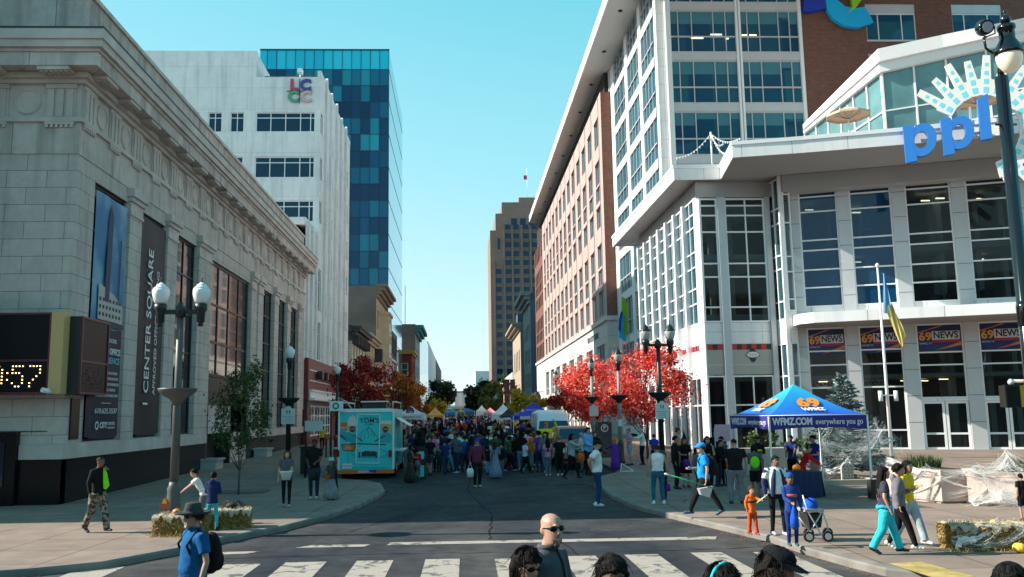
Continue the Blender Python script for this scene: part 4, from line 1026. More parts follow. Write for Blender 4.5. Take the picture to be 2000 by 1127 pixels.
for y_ in (53,57,61,65): mb.box(16.6,16.95,y_,y_+.35,.16,15)
build_each(mb,'inner_column',mi,pod)
# lamps, tables and a truss seen through the glass
ML_=mat('inner_lamp',(1,.8,.5),.5,emit=(1,.75,.4),estr=3.0); rr=random.Random(5); mb=MB()
for k in range(26):
    s_=rr.uniform(.5,11.5); x_,y_=Pm(s_); q_=rr.uniform(.6,3.5); z_=rr.choice((4.25,7.7,11.3,14.6)); mb.box(x_-dm.y*q_-.25,x_-dm.y*q_+.25,y_+dm.x*q_-.04,y_+dm.x*q_+.04,z_,z_+.05)
build_each(mb,'inner_lamp',ML_,pod)
mb=MB(); 
for k in range(22):
    s_=rr.uniform(.3,11.8); x_,y_=Pm(s_); q_=rr.uniform(.4,2.2); z_=rr.choice((.2,8.3,8.3,11.9)); mb.box(x_-dm.y*q_-.3,x_-dm.y*q_+.3,y_+dm.x*q_-.3,y_+dm.x*q_+.3,z_,z_+rr.uniform(.6,1.1))
build_each(mb,'inner_table',mat('inner_dark_wood',(.06,.035,.02),.6),pod)
mb=MB(); T_,L_=frame_pts(Pm(.4),Pm(5.2),-1)
for z_ in (4.0,4.3): mb.T=None; a_=T_(0,-.8,z_); b_=T_(L_,-.8,z_); mb.tube([a_,b_],.03,5)
for k in range(12): mb.tube([T_(L_*k/12,-.8,4.0),T_(L_*(k+.5)/12,-.8,4.3),T_(L_*(k+1)/12,-.8,4.0)],.018,4)
mb.build('stage_truss',M_WHITEP,pod)
# entrance canopy
cz=[(1583,610),(1765,600),(1990,587)]
c0=Vector((19.05,47.9)); 
cpts=[(19.15,49.9),(18.95,48.35),(19.5,47.5),(31.5,42.2),(33,46.0),(19.6,50.3)]
mb=MB(); mb.prism(cpts,7.42,8.0); mb.build('entrance_canopy',M_WHITEF,pod)
ins=[(19.25,49.8),(19.1,48.4),(19.6,47.62),(31.4,42.4),(32.8,46.0),(19.7,50.1)]
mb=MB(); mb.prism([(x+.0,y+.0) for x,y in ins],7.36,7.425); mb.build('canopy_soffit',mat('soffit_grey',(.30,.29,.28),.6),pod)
# NEWS panels behind glass
NB=mat('news_navy',(.008,.02,.10),.35,noise=.6,nscale=2.0); NR=mat('news_red',(.45,.01,.02),.4); NO=mat('news_orange',(.80,.28,.03),.4); NW=mat('news_silver',(.55,.57,.6),.4); NK=mat('news_black',(.01,.01,.02),.4)
NY=mat('news_glow_orange',(.60,.22,.04),.4)
for i in range(5):
    a,b=bays[i]; T_,L_=frame_pts(Pm(a),Pm(b),-1); lab=['behind the narrow left bay beside the tent','partly hidden by the flag','over the entrance doors left half','over the right entrance doors','over the bay beyond the black lamp post'][i]
    nb=empty('news_panel',(*Pm((a+b)/2),6.2),'blue window panel with a silver news title, '+lab,'sign',group='news panels in the ground floor windows')
    z0,z1=5.82,7.24
    mb=MB(T_); mb.box(.1,L_-.1,.0,.02,z0,z1); mb.build('backing',NB,nb)
    mb=MB(T_); mb.uprism([(L_*.35,z0+.02),(L_-.1,z0+.3),(L_-.1,z0+.5),(L_*.6,z0+.12)],.021,.024); mb.uprism([(.12,z1-.35),(L_*.6,z1-.02),(L_*.5,z1-.02),(.12,z1-.42)],.021,.024); mb.build('light_streaks',NY,nb)
    mb=MB(T_); mb.box(L_*.34,L_-.16,.024,.03,z0+.62,z1-.32); mb.build('word_plate',NW,nb)
    mb=MB(T_); mb.box(L_*.34,L_-.16,.024,.03,z0+.48,z0+.61); mb.build('red_bar',NR,nb)
    text(T_,'NEWS',L_*.34+(L_*.66-.16)/2,z0+.86,.032,.52,NK,nb,ext=.003,stretch=(L_*.66-.16)*.88,bold=.014)
    text(T_,'69',L_*.2,z0+.80,.032,.62,NO,nb,ext=.004,stretch=L_*.27,bold=.02); text(T_,'WFMZ-TV',L_*.2,z0+.42,.032,.15,NW,nb,ext=.003,stretch=L_*.27)
# white truss behind the ground floor glass: seen through, set just inside
# terrace slab
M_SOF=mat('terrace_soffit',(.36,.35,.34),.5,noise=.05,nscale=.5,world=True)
top=[(12.78,71.2),(12.8,50.2),(15.55,50.1),(14.9,45.65),(18.4,44.8),(23.05,43.4),(25.9,42.5),(28.3,41.4),(34.5,38.6)]
inner=[(36,46),(36,64),(16,64),(16,71.2)]
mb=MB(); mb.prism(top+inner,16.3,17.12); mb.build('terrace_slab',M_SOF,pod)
# white fascia: thin band standing proud of the slab
def offs(poly,d):
    out=[]
    for k,p in enumerate(poly):
        p=Vector(p); a=Vector(poly[k-1]) if k else None; b=Vector(poly[k+1]) if k<len(poly)-1 else None
        n=Vector((0,0))
        for q,r_ in ((a,p),(p,b)):
            if q is None or r_ is None: continue
            t=(Vector(r_)-Vector(q)).normalized(); n+=Vector((t.y,-t.x))
        n.normalize(); out.append(tuple(p-n*-d if False else p+n*d))
    return out
def ribbon(poly,z0,z1,d0,d1,m,name,parent,lean=0):
    a=offs(poly,d0); b=offs(poly,d1); c=offs(poly,d1+lean); mb=MB()
    for k in range(len(poly)-1):
        mb.face([(*b[k],z0),(*b[k+1],z0),(*c[k+1],z1),(*c[k],z1)]); mb.face([(*a[k],z1),(*a[k+1],z1),(*c[k+1],z1),(*c[k],z1)])
        mb.face([(*a[k],z0),(*a[k+1],z0),(*b[k+1],z0),(*b[k],z0)]); mb.face([(*a[k],z0),(*a[k+1],z0),(*a[k+1],z1),(*a[k],z1)])
    return mb.build(name,m,parent)
ribbon(top,16.26,16.95,0,.08,M_WHITEF,'terrace_fascia',pod); ribbon(top,16.95,17.16,-.1,.14,M_WHITEP,'terrace_coping',pod)
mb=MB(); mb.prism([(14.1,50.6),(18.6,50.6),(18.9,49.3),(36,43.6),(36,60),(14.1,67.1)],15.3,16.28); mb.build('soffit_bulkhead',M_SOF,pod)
# glass pavilion on the terrace
K=[(17.2,56.3),(21.9,49.0),(24.5,48.2),(28.0,46.9),(34,44.5)]
pav=empty('terrace_pavilion',(22,50,17.1),'glazed restaurant pavilion with sloping white roof band on the terrace','pavilion')
def pv(px,py,Y): return onY(px,py,Y)
pl=[]
for px,pt,pb,Y in ((1568,243,258,57.5),(1715,95,138,49.0),(1840,68,110,48.0),(2000,35,75,46.4),(2150,5,40,45.0)):
    X,z1=onY(px,pt,Y); _,z0=onY(px,pb,Y); pl.append((X,Y,z0,z1))
mb=MB()
for (xa,ya,a0,a1),(xb,yb,b0,b1) in zip(pl,pl[1:]):
    m0=a0+(a1-a0)*.42; m1=b0+(b1-b0)*.42
    mb.face([(xa-.0,ya-.0,m0),(xb,yb,m1),(xb,yb,b1),(xa,ya,a1)]); 
    mb.face([(xa+.1,ya+.25,a0),(xb+.1,yb+.25,b0),(xb+.1,yb+.25,m1),(xa+.1,ya+.25,m0)]); mb.face([(xa,ya,m0),(xb,yb,m1),(xb+.1,yb+.25,m1),(xa+.1,ya+.25,m0)])
    mb.face([(xa,ya,a1),(xb,yb,b1),(xb+6,yb+8,b1+.2),(xa+2,ya+4,a1)]); mb.face([(xa+.1,ya+.25,a0),(xb+.1,yb+.25,b0),(xb+6,yb+8,b0),(xa+2,ya+4,a0)])
mb.build('roof',M_WHITEP,pav)
M_PAVG=mat('pavilion_glass',(.10,.22,.23),.05,spec=.9,noise=.3,nscale=.6)
for i,((xa,ya,a0,a1),(xb,yb,b0,b1)) in enumerate(zip(pl,pl[1:])):
    if i==3: pass
    L=math.hypot(xb-xa,yb-ya); T_=frame(xa+.35,ya+.5,xb-xa,yb-ya,-1); n=max(2,int(L/1.6)) if i else 6
    mb=MB(T_); zt=lambda u:a0+(b0-a0)*u/L
    g=MB(T_); g.face([(0,0,17),(L,0,17),(L,0,b0+.02),(0,0,a0+.02)]); 
    for k in range(n+1):
        u=L*k/n; mb.box(u-.05,u+.05,0,.1,17,zt(u)+.02)
    for f in (.36,.58): mb.uprism([(0,17+(a0-17)*f-.04),(L,17+(b0-17)*f-.04),(L,17+(b0-17)*f+.04),(0,17+(a0-17)*f+.04)],.01,.09)
    f_=mb.build('mullions',M_WHITEP,pav); g.build('glazing',M_PAVG,f_)
# parasols on the terrace
def parasol(x,y,z,r,h,label):
    p=empty('parasol',(x,y,z),label,'parasol')
    m=mat('beige_canvas',(.62,.46,.33),.8); mb=MB(); n=8
    for k in range(n):
        a,b=2*math.pi*k/n,2*math.pi*(k+1)/n
        mb.face([(x,y,z+h),(x+r*math.cos(a),y+r*math.sin(a),z+h-.5),(x+r*math.cos(b),y+r*math.sin(b),z+h-.5)])
        mb.face([(x+r*math.cos(a),y+r*math.sin(a),z+h-.5),(x+r*math.cos(b),y+r*math.sin(b),z+h-.5),(x+r*math.cos(b),y+r*math.sin(b),z+h-.62),(x+r*math.cos(a),y+r*math.sin(a),z+h-.62)])
    mb.build('canopy',m,p)
    mb=MB(); mb.tube([(x,y,z),(x,y,z+h+.08)],.035,6); mb.build('pole',M_WHITEP,p)
    mb=MB()
    for k in range(n):
        a=2*math.pi*k/n; mb.tube([(x,y,z+h-.75),(x+r*.6*math.cos(a),y+r*.6*math.sin(a),z+h-.36)],.012,4)
    mb.build('ribs',M_BRONZE,p)
X,Z=onY(1655,208,47.5); parasol(X,47.5,17.1,1.25,Z-17.1,'beige parasol standing open at the left end of the roof terrace')
X,Z=onY(1905,178,45.5); parasol(X,45.5,17.1,1.4,Z-17.1,'beige parasol behind the blue letters on the roof terrace')
# string lights on their post
sl=empty('string_lights',(14.6,48.6,17.1),'white festoon lights strung from a tall post on the terrace corner','string lights')
X,Zt=onY(1388,258,50.6); mb=MB(); mb.tube([(X,50.6,17.1),(X,50.6,Zt)],[.05,.06],6); mb.build('post',M_WHITEP,sl)
ends=[(1322,308,50.4),(1445,270,49),(1420,300,48),(1412,280,53)]
wm=MB(); bm=MB()
for ex,ey,eY in ends:
    x1,z1=onY(ex,ey,eY); P=[]
    for k in range(13):
        t=k/12; P.append((X+(x1-X)*t,50.6+(eY-50.6)*t,Zt-.1+(z1-Zt+.1)*t-.35*math.sin(math.pi*t)))
    wm.tube(P,.012,4)
    for q in P[1::1]: bm.lathe([(.01,-.12),(.05,-.08),(.03,0)],q,6)
wm.build('wire',M_WHITEP,sl); bm.build('bulbs',M_WHITEP,sl)
# ---- ppl letters and sunburst ----
pp=empty('letter_sign',(24.5,43,17),'three big blue lowercase letters mounted on the terrace fascia','sign')
M_PPL=mat('letter_blue',(.03,.20,.62),.35); M_PPLS=mat('letter_side',(.02,.03,.06),.5)
def letter_p(T,u,z,s,parent):
    # bowl ring plus stem, built from the outline seen in the photo
    mb=MB(T)
    n=28; out=[]; inn=[]
    for k in range(n+1):
        a=2*math.pi*k/n; out.append((u+.62*s+.62*s*math.cos(a),z+1.25*s+.62*s*math.sin(a))); inn.append((u+.62*s+.30*s*math.cos(a),z+1.25*s+.36*s*math.sin(a)))
    for k in range(n):
        mb.uprism([out[k],out[k+1],inn[k+1],inn[k]],0,.3)
    mb.uprism([(u-.02*s,z),(u+.40*s,z),(u+.40*s,z+.85*s),(u+.33*s,z+1.0*s),(u+.33*s,z+1.5*s),(u+.37*s,z+1.72*s),(u+.37*s,z+1.87*s),(u-.02*s,z+1.87*s)],.0,.31)
    return mb.build('letter',M_PPL,parent)
Yl=42.9
TPc=frame_pts((23.0,43.1),(28.6,40.9),-1)[0]
def upt(px,py):
    """point of a pixel on the letter plane (u,z)"""
    d=ray(px,py); o=Vector((23.0,43.1)); b=Vector((28.6-23.0,40.9-43.1)).normalized(); a=Vector((d.x,d.y))
    s=(o.x*a.y-o.y*a.x)/(b.y*a.x-b.x*a.y); t=(o.x+b.x*s)/a.x
    return s,CH+d.z*t
def outline(T,pts,n0,n1,m,name,parent): 
    mb=MB(T); mb.uprism([upt(*p) for p in pts],n0,n1); return mb.build(name,m,parent)
def pshape(x0,y0,parent):
    """x0,y0: top-left of the letter in photo pixels; stem 26 wide, 82 tall"""
    T=TPc; cxp,cyp=x0+38,y0+28
    n=30; mb=MB(T); O=[];I=[]
    for k in range(n+1):
        a=2*math.pi*k/n
        ox=cxp+28*math.cos(a); oy=cyp-32*math.sin(a)-4*math.cos(a)
        ix=cxp-2+13*math.cos(a); iy=cyp-17*math.sin(a)-2*math.cos(a)
        O.append(upt(ox,oy)); I.append(upt(ix,iy))
    for k in range(n): mb.uprism([O[k],O[k+1],I[k+1],I[k]],.0,.3)
    mb.uprism([upt(x0,y0+2),upt(x0+20,y0-1),upt(x0+23,y0+8),upt(x0+23,y0+45),upt(x0+27,y0+50),upt(x0+28,y0+69),upt(x0+7,y0+73)],.0,.305)
    return mb.build('letter',M_PPL,parent)
pshape(1762,248,pp); pshape(1835,234,pp)
outline(TPc,[(1907,197),(1927,186),(1936,273),(1914,277)],0,.3,M_PPL,'letter',pp)
mb=MB(TPc)
for px in (1830,1905): 
    u,z=upt(px,262); mb.box(u-.4,u+.5,-.15,-.02,z,z+.12)
mb.build('mounting_rail',M_GREYP,pp)
sb=empty('sunburst_sign',(27.5,41.2,18),'large white sunburst arc with cyan squares above the blue letters, behind the black lamp','sign')
M_SB=mat('sunburst_white',(.80,.78,.74),.5); M_SC=mat('sunburst_cyan',(.18,.68,.74),.5)
Cx,Cy=1925,250
mbw=MB(TPc); mbc=MB(TPc); nr=14
inn=[];
for k in range(nr+1):
    a0=150-k*(150+65)/nr
    def pt(a,r): 
        return upt(Cx+r*math.cos(R(a)),Cy-r*.97*math.sin(R(a)))
    a=a0
    r0=70; r1=102; r2=150 if k%2==0 else 142
    da=(215)/nr*.5
    mbw.uprism([pt(a-da,r0),pt(a,r0-1),pt(a+da,r0),pt(a+da,r1),pt(a,r1+3),pt(a-da,r1)],-.3,-.2)
    mbw.uprism([pt(a-da*.78,r1-4),pt(a+da*.78,r1-4),pt(a+da*.34,r2),pt(a-da*.34,r2)],-.3,-.199)
    for j,rr in enumerate((80,97,114,131)):
        h=5.6-j*.7; aa=math.degrees(h/rr)
        mbc.uprism([pt(a-aa,rr-h),pt(a+aa,rr-h),pt(a+aa*.9,rr+h),pt(a-aa*.9,rr+h)],-.2,-.192)
mbw.build('ray_panels',M_SB,sb); mbc.build('cyan_squares',M_SC,sb)
mb=MB(TPc)
for px in (1875,1896,1960): u,z=upt(px,205); mb.box(u-.05,u+.05,-.45,-.3,17.0,z)
mb.build('support_posts',M_GREYP,sb)

# ================= art deco tower and neighbours far right =================
M_DECO=brickmat('tan_deco_stone',(.27,.185,.15),(.235,.16,.13),(.2,.15,.12),2,1,.02,noise=.12,nscale=.05)
dt=empty('art_deco_tower',(14,387,0),'tall stepped art deco skyscraper of tan stone closing the right side of the street','building')
def dblock(x0,x1,y0,y1,z0,z1,nm='tower_shaft'):
    mb=MB(); mb.box(x0,x1,y0,y1,z0,z1); mb.build(nm,M_DECO,dt)
dblock(13.8,60,387,425,0,75); dblock(13.8,60,387.2,425,75,84.6,'setback'); dblock(16.4,58,389,423,84.6,92.8,'setback'); dblock(19.4,54,391,420,92.8,98.5,'setback'); dblock(27.5,46,394,415,98.5,101.5,'crown')
T=frame(0,387,1,0,-1); ws=[]
vx=[17.0,21.4,25.1,29.4,33.3,37.6,41.5]
mb=MB(T)
for x in vx+[45.5]: 
    for dx in (-1.75,): mb.box(x+dx,x+dx+.75,0,.7,0,84.6 if x>19 else 70); mb.uprism([(x+dx+.1,84.6 if x>19 else 70),(x+dx+.65,84.6 if x>19 else 70),(x+dx+.37,86.3 if x>19 else 71.5)],.1,.6)
mb.build('pier_ribs',M_DECO,dt)
cnt=0; G2=MB(T); F2=MB(T)
for x in vx:
    for k in range(20):
        z=8+4.05*k
        if x<19 and z>66: continue
        w_=2.6
        if cnt<100: 
            m2=MB(T); m2.box(x-.3-.6,x-.3-.6+w_,.02,.1,z-1.1,z-.1); f=m2.build('window',mat('deco_spandrel',(.16,.12,.1),.7),dt); p=MB(T); p.box(x-.9,x-.9+w_,.02,.06,z,z+2.3); p.build('pane',M_WINB,f); cnt+=1
        else: G2.box(x-.9,x-.9+w_,.02,.06,z,z+2.3)
G2.build('upper_window_panes',M_WINB,dt,kind='stuff')
mb=MB(T)
for x in (23.5,27.5,31.5,35.5,39.5): mb.box(x,x+2.6,-1.97,-1.9,87.5,90.5)
mb.box(17.2,18.2,.02,.08,76,81); mb.build('setback_windows',M_WINB,dt)
fl=empty('rooftop_flag',(32,400,101),'tiny flag on a thin pole on top of the art deco tower','flag')
mb=MB(); mb.tube([(32,400,101),(32,400,117)],.12,5); mb.build('pole',M_WHITEP,fl)
mb=MB(); mb.box(31,34.4,399.9,400.0,111.5,113.5) if False else mb.box(30.4,31.9,399.9,400.0,111.6,113.6); mb.build('cloth',mat('flag_red',(.35,.08,.1),.8),fl)
def rblock(label,px0,Y0,Y1,z1,m,wins=[],cor=None,X=14.2,em=None,**k):
    r,T=block('row_building',label,Y0,Y1,z1,m,em or m,wins,X=X,left=False,**k)
    if cor: cornice(T,Y0,Y1,z1-cor[2],r,cor[0],cor[1])
    return r,T
M_GRYC=mat('grey_carved_front',(.25,.26,.27),.8,noise=.25,nscale=.6,world=True)
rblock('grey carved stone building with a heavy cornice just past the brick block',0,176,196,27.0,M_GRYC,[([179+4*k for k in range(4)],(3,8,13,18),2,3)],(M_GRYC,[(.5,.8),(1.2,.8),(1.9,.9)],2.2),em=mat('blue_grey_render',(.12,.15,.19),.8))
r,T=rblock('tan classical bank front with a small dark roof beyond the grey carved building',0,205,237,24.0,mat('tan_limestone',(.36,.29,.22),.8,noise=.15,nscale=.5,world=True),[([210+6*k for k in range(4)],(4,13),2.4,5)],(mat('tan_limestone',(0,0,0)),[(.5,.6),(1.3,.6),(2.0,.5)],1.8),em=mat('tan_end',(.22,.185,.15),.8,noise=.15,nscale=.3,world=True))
mb=MB(); mb.prism([(13.6,206),(20,206),(20,212),(13.6,212)],24,26.2); mb.build('roof_turret',mat('slate_roof',(.05,.07,.1),.5),r)
rblock('pale low building front far along the right side of the street',0,240,380,14,M_CREAM,[([245+8*k for k in range(14)],(5,9),3,2.2)])
rblock('distant white block past the art deco tower',0,560,640,30,M_WHITEF,[([565+8*k for k in range(8)],(8,14,20),4,2.5)],X=9.5)
r=empty('distant_building',(0,900,0),'hazy low buildings closing the far end of the street','building')
mb=MB(); rr=random.Random(3)
for k in range(16):
    x=-70+k*9+rr.uniform(-2,2); mb.box(x,x+rr.uniform(6,10),900+rr.uniform(0,40),950,5,16+rr.uniform(2,12))
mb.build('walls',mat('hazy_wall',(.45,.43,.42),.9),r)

# lit office ceiling strips seen through the tower glass
M_STRIP=mat('lit_ceiling_strip',(1,.8,.5),.5,emit=(1,.72,.35),estr=1.6)
for px,py,w_ in ((1362,74,.95),(1399,67,.9),(1420,75,.25),(1454,68,.4),(1471,68,.55)):
    X,Z=onY(px,py,63.95); mb=MB(TGF); mb.box(X-w_/2,X+w_/2,.0,.015,Z-.045,Z+.045); mb.build('ceiling_strip',M_STRIP,gc)
# buildings across the crossing, behind the viewer: they stand where the street goes on and show in the glass
for nm,x0,x1,h_,lab in (('brick_building',7,44,19,'plain red brick block across the crossing, behind the viewer'),('brick_building',-52,-8.5,15,'lower red brick block across the crossing on the other corner')):
    r=empty(nm,(x0,-24,0),lab,'building'); T=frame(0,-24,-1,0,1); T=lambda u,n,z:(u,-24+n,z)
    hol=[(x0+2+4*k,x0+4+4*k,2+4*j,4.4+4*j) for k in range(int((x1-x0-3)/4)) for j in range(int(h_/4))]
    mb=MB(T); mb.wall(x0,x1,-.3,h_,hol,0,.3); mb.build('wall',M_BRICK,r); mb=MB(T)
    for h in hol: mb.face([(h[0],-.25,h[2]),(h[1],-.25,h[2]),(h[1],-.25,h[3]),(h[0],-.25,h[3])])
    mb.build('window_panes',M_WIN,r,kind='stuff'); mb=MB(); mb.box(x0,x1,-45,-24.4,-.3,h_-.1); mb.build('core',M_OLDB,r); mb=MB(T); mb.box(x0-.2,x1+.2,-.2,.4,h_,h_+.6); mb.build('cornice',M_LIME,r)
# ================= trees =================
def leafmat(name,cols,rough=.6,trans=.25):
    m=bpy.data.materials.new(name); m.use_nodes=True; nt=m.node_tree; b=nt.nodes['Principled BSDF']; b.inputs['Roughness'].default_value=rough
    g=nt.nodes.new('ShaderNodeNewGeometry'); cr=nt.nodes.new('ShaderNodeValToRGB'); e=cr.color_ramp.elements
    for i,(p,c) in enumerate(cols):
        q=e[i] if i<2 else e.new(p); q.position=p; q.color=(*c,1)
    nt.links.new(g.outputs['Random Per Island'],cr.inputs[0]); nt.links.new(cr.outputs[0],b.inputs['Base Color'])
    tr=nt.nodes.new('ShaderNodeBsdfTranslucent'); nt.links.new(cr.outputs[0],tr.inputs[0]); mx=nt.nodes.new('ShaderNodeMixShader'); mx.inputs[0].default_value=trans
    nt.links.new(b.outputs[0],mx.inputs[1]); nt.links.new(tr.outputs[0],mx.inputs[2]); nt.links.new(mx.outputs[0],nt.nodes['Material Output'].inputs[0])
    return m
M_BARK=mat('bark',(.11,.085,.065),.9,noise=.3,nscale=12,bump=.4,bscale=30)
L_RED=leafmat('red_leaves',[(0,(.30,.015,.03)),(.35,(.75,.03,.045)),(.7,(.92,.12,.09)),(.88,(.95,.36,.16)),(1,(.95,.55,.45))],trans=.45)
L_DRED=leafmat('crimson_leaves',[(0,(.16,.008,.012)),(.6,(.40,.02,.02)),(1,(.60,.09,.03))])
L_ORG=leafmat('orange_leaves',[(0,(.22,.05,.015)),(.5,(.50,.13,.03)),(1,(.62,.28,.04))])
L_YEL=leafmat('yellow_leaves',[(0,(.20,.20,.02)),(.5,(.52,.40,.02)),(.85,(.70,.50,.04)),(1,(.85,.25,.04))])
L_GRN=leafmat('green_leaves',[(0,(.02,.045,.015)),(.6,(.05,.09,.022)),(1,(.14,.16,.035))])
L_DGR=leafmat('dark_green_leaves',[(0,(.008,.022,.010)),(.7,(.022,.05,.018)),(1,(.06,.09,.03))])
L_OLV=leafmat('olive_leaves',[(0,(.05,.07,.015)),(.6,(.14,.16,.03)),(1,(.30,.28,.05))])
L_SPR=leafmat('blue_needles',[(0,(.07,.11,.10)),(.6,(.17,.25,.24)),(1,(.32,.42,.40))],.7,.1)
def tree(x,y,h,cr,ch0,lm,label,cat='tree',n=5000,leaf=.10,group=None,name='street_tree',seed=1,tr=.08,lobes=9,squash=1.0,z=None,gap=.0,column=False):
    rr=random.Random(seed); z=ground(y)+.14 if z is None else z
    r=empty(name,(x,y,z),label,cat,group)
    mb=MB(); ax=x;ay=y
    pts=[(x+rr.uniform(-.05,.05)*k,y+rr.uniform(-.05,.05)*k,z+h*.82*k/5) for k in range(6)]
    mb.tube(pts,[tr,tr*.85,tr*.7,tr*.5,tr*.33,tr*.12],7)
    cz=z+(ch0+h)/2; hh=(h-ch0)/2
    ctrs=[]
    for k in range(lobes):
        a=rr.uniform(0,6.283); q=math.sqrt(rr.uniform(.02,.80)); zz=rr.uniform(-.85,.80)
        w_=math.sqrt(max(.10,1-zz*zz))
        ctrs.append((x+cr*q*w_*math.cos(a),y+cr*q*w_*math.sin(a),cz+hh*zz,cr*rr.uniform(.17,.40)*(.75+.3*w_)))
        b0=pts[min(4,1+int((zz+1)*1.6))]
        mb.tube([b0,((b0[0]+ctrs[-1][0])/2,(b0[1]+ctrs[-1][1])/2,(b0[2]*.55+ctrs[-1][2]*.45)),ctrs[-1][:3]],[tr*.4,tr*.22,tr*.06],5)
        for _ in range(3):
            c=ctrs[-1]; mb.tube([c[:3],(c[0]+rr.uniform(-1,1)*c[3],c[1]+rr.uniform(-1,1)*c[3],c[2]+rr.uniform(-.3,1)*c[3])],[tr*.08,tr*.02],3,caps=False)
    mb.build('trunk',M_BARK,r)
    lb=MB()
    for k in range(n):
        c=ctrs[rr.randrange(lobes)]
        u,v,w_=rr.gauss(0,1),rr.gauss(0,1),rr.gauss(0,1); L=math.sqrt(u*u+v*v+w_*w_)+1e-6
        d=c[3]*(rr.random()**.45)*(rr.uniform(1.1,1.9) if rr.random()<.16 else 1)
        px_,py_,pz_=c[0]+u/L*d,c[1]+v/L*d,c[2]+w_/L*d*squash*(1.4 if column else 1)
        a,b=Vector((rr.gauss(0,1),rr.gauss(0,1),rr.gauss(0,1))).normalized(),None
        b=a.cross(Vector((rr.gauss(0,1),rr.gauss(0,1),rr.gauss(0,1)))).normalized(); s=leaf*rr.uniform(.6,1.3)
        p=Vector((px_,py_,pz_)); lb.face([p-a*s,p+b*s*.55,p+a*s,p-b*s*.55])
    lb.build('crown',lm,r)
    return r
# right side maples, sunlit red
def PT(px,Y): return onY(px,800,Y)[0]
tree(PT(1262,45),45,5.75,2.3,1.9,L_RED,'bright red maple nearest the glass corner building, crown behind the double lamp',n=9500,leaf=.085,seed=3,lobes=30)
tree(PT(1165,56),56,5.7,2.7,1.8,L_RED,'bright red maple behind the single lamps on the right pavement',n=9500,leaf=.095,seed=5,lobes=30)
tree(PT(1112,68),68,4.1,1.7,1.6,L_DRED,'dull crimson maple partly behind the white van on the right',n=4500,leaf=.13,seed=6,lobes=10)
tree(PT(1032,88),88,4.9,1.9,1.3,L_YEL,'yellow and orange tree behind the dark blue tent',n=6500,leaf=.15,seed=8,lobes=12)
tree(PT(976,135),135,7.6,3.3,1.6,L_OLV,'olive green tree further along the right pavement, right of a dark one',n=4500,leaf=.3,seed=9,lobes=12)
tree(PT(938,190),190,8.4,3.6,1.0,L_DGR,'dark evergreen-looking tree at the far right kerb by the traffic lights',n=4000,leaf=.4,seed=10,lobes=12)
# left
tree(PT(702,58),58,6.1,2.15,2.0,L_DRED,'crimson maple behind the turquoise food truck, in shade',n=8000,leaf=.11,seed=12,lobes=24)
tree(PT(782,92),92,6.4,2.3,1.9,L_ORG,'rust orange tree above the white tent on the left',n=5500,leaf=.16,seed=13,lobes=20,tr=.1)
tree(PT(818,118),118,5.8,2.0,1.9,L_ORG,'smaller rust orange tree behind the orange tent',n=3500,leaf=.2,seed=14,lobes=9,tr=.1)
tree(PT(858,158),158,9.0,3.2,1.3,L_DGR,'tall dark green tree on the left of the far street',n=5000,leaf=.32,seed=15,lobes=13,tr=.14)
tree(PT(848,138),138,4.0,1.9,1.2,L_YEL,'low yellow tree under the tall dark green tree',n=1800,leaf=.22,seed=16,lobes=7)
tree(PT(476,30),29.6,4.6,1.05,1.35,L_GRN,'slender young tree with dark green leaves in a square pit on the left pavement','tree',n=4200,leaf=.055,seed=21,lobes=24,tr=.035,column=True)
g_=foot(472,961,.14); grate('tree_grate',g_.x-.75,g_.x+.85,g_.y-.55,g_.y+.75,ground(30)+.145,'dark square grate round the foot of the slender young tree','grate')
# blue spruce with cobweb netting
def spruce(x,y,h,r0,label):
    rr=random.Random(44); z=ground(y)+.2; r=empty('spruce_tree',(x,y,z),label,'tree')
    mb=MB(); mb.tube([(x,y,z),(x,y,z+h*.97)],[.09,.015],7); lb=MB()
    zz=.25
    while zz<h-.1:
        rad=r0*(1-zz/h)**.8+.06; nb_=int(7+rad*9)
        for k in range(nb_):
            a=rr.uniform(0,6.283); L=rad*rr.uniform(.75,1.12); dz=-.10*L+rr.uniform(-.05,.1)
            p0=Vector((x,y,z+zz)); p1=Vector((x+L*math.cos(a),y+L*math.sin(a),z+zz+dz+.15*L)); mb.tube([p0,p1],[.015,.004],3,caps=False)
            for j in range(int(30*L)+8):
                t=rr.uniform(.25,1.05); q=p0.lerp(p1,t); side=Vector((-math.sin(a),math.cos(a),0))*rr.uniform(-1,1)*.22*(1.1-t*.6)
                q=q+side+Vector((0,0,rr.uniform(-.04,.03))); d=(p1-p0).normalized()*.8+side.normalized()*.5 if side.length>1e-4 else (p1-p0).normalized()
                d.normalize(); n_=d.cross(Vector((rr.gauss(0,1),rr.gauss(0,1),rr.gauss(0,1)))).normalized(); s=rr.uniform(.05,.10)
                lb.face([q-d*s,q+n_*s*.35,q+d*s,q-n_*s*.35])
        zz+=.13
    mb.build('trunk',M_BARK,r); lb.build('foliage',L_SPR,r); return r
sx_,sy_=PT(1648,32),32
spruce(sx_,sy_,3.75,1.55,'blue-grey spruce tree behind the blue tent, its lower branches covered in white cobweb netting')
M_WEB=mat('cobweb_fibre',(.80,.80,.78),.8)
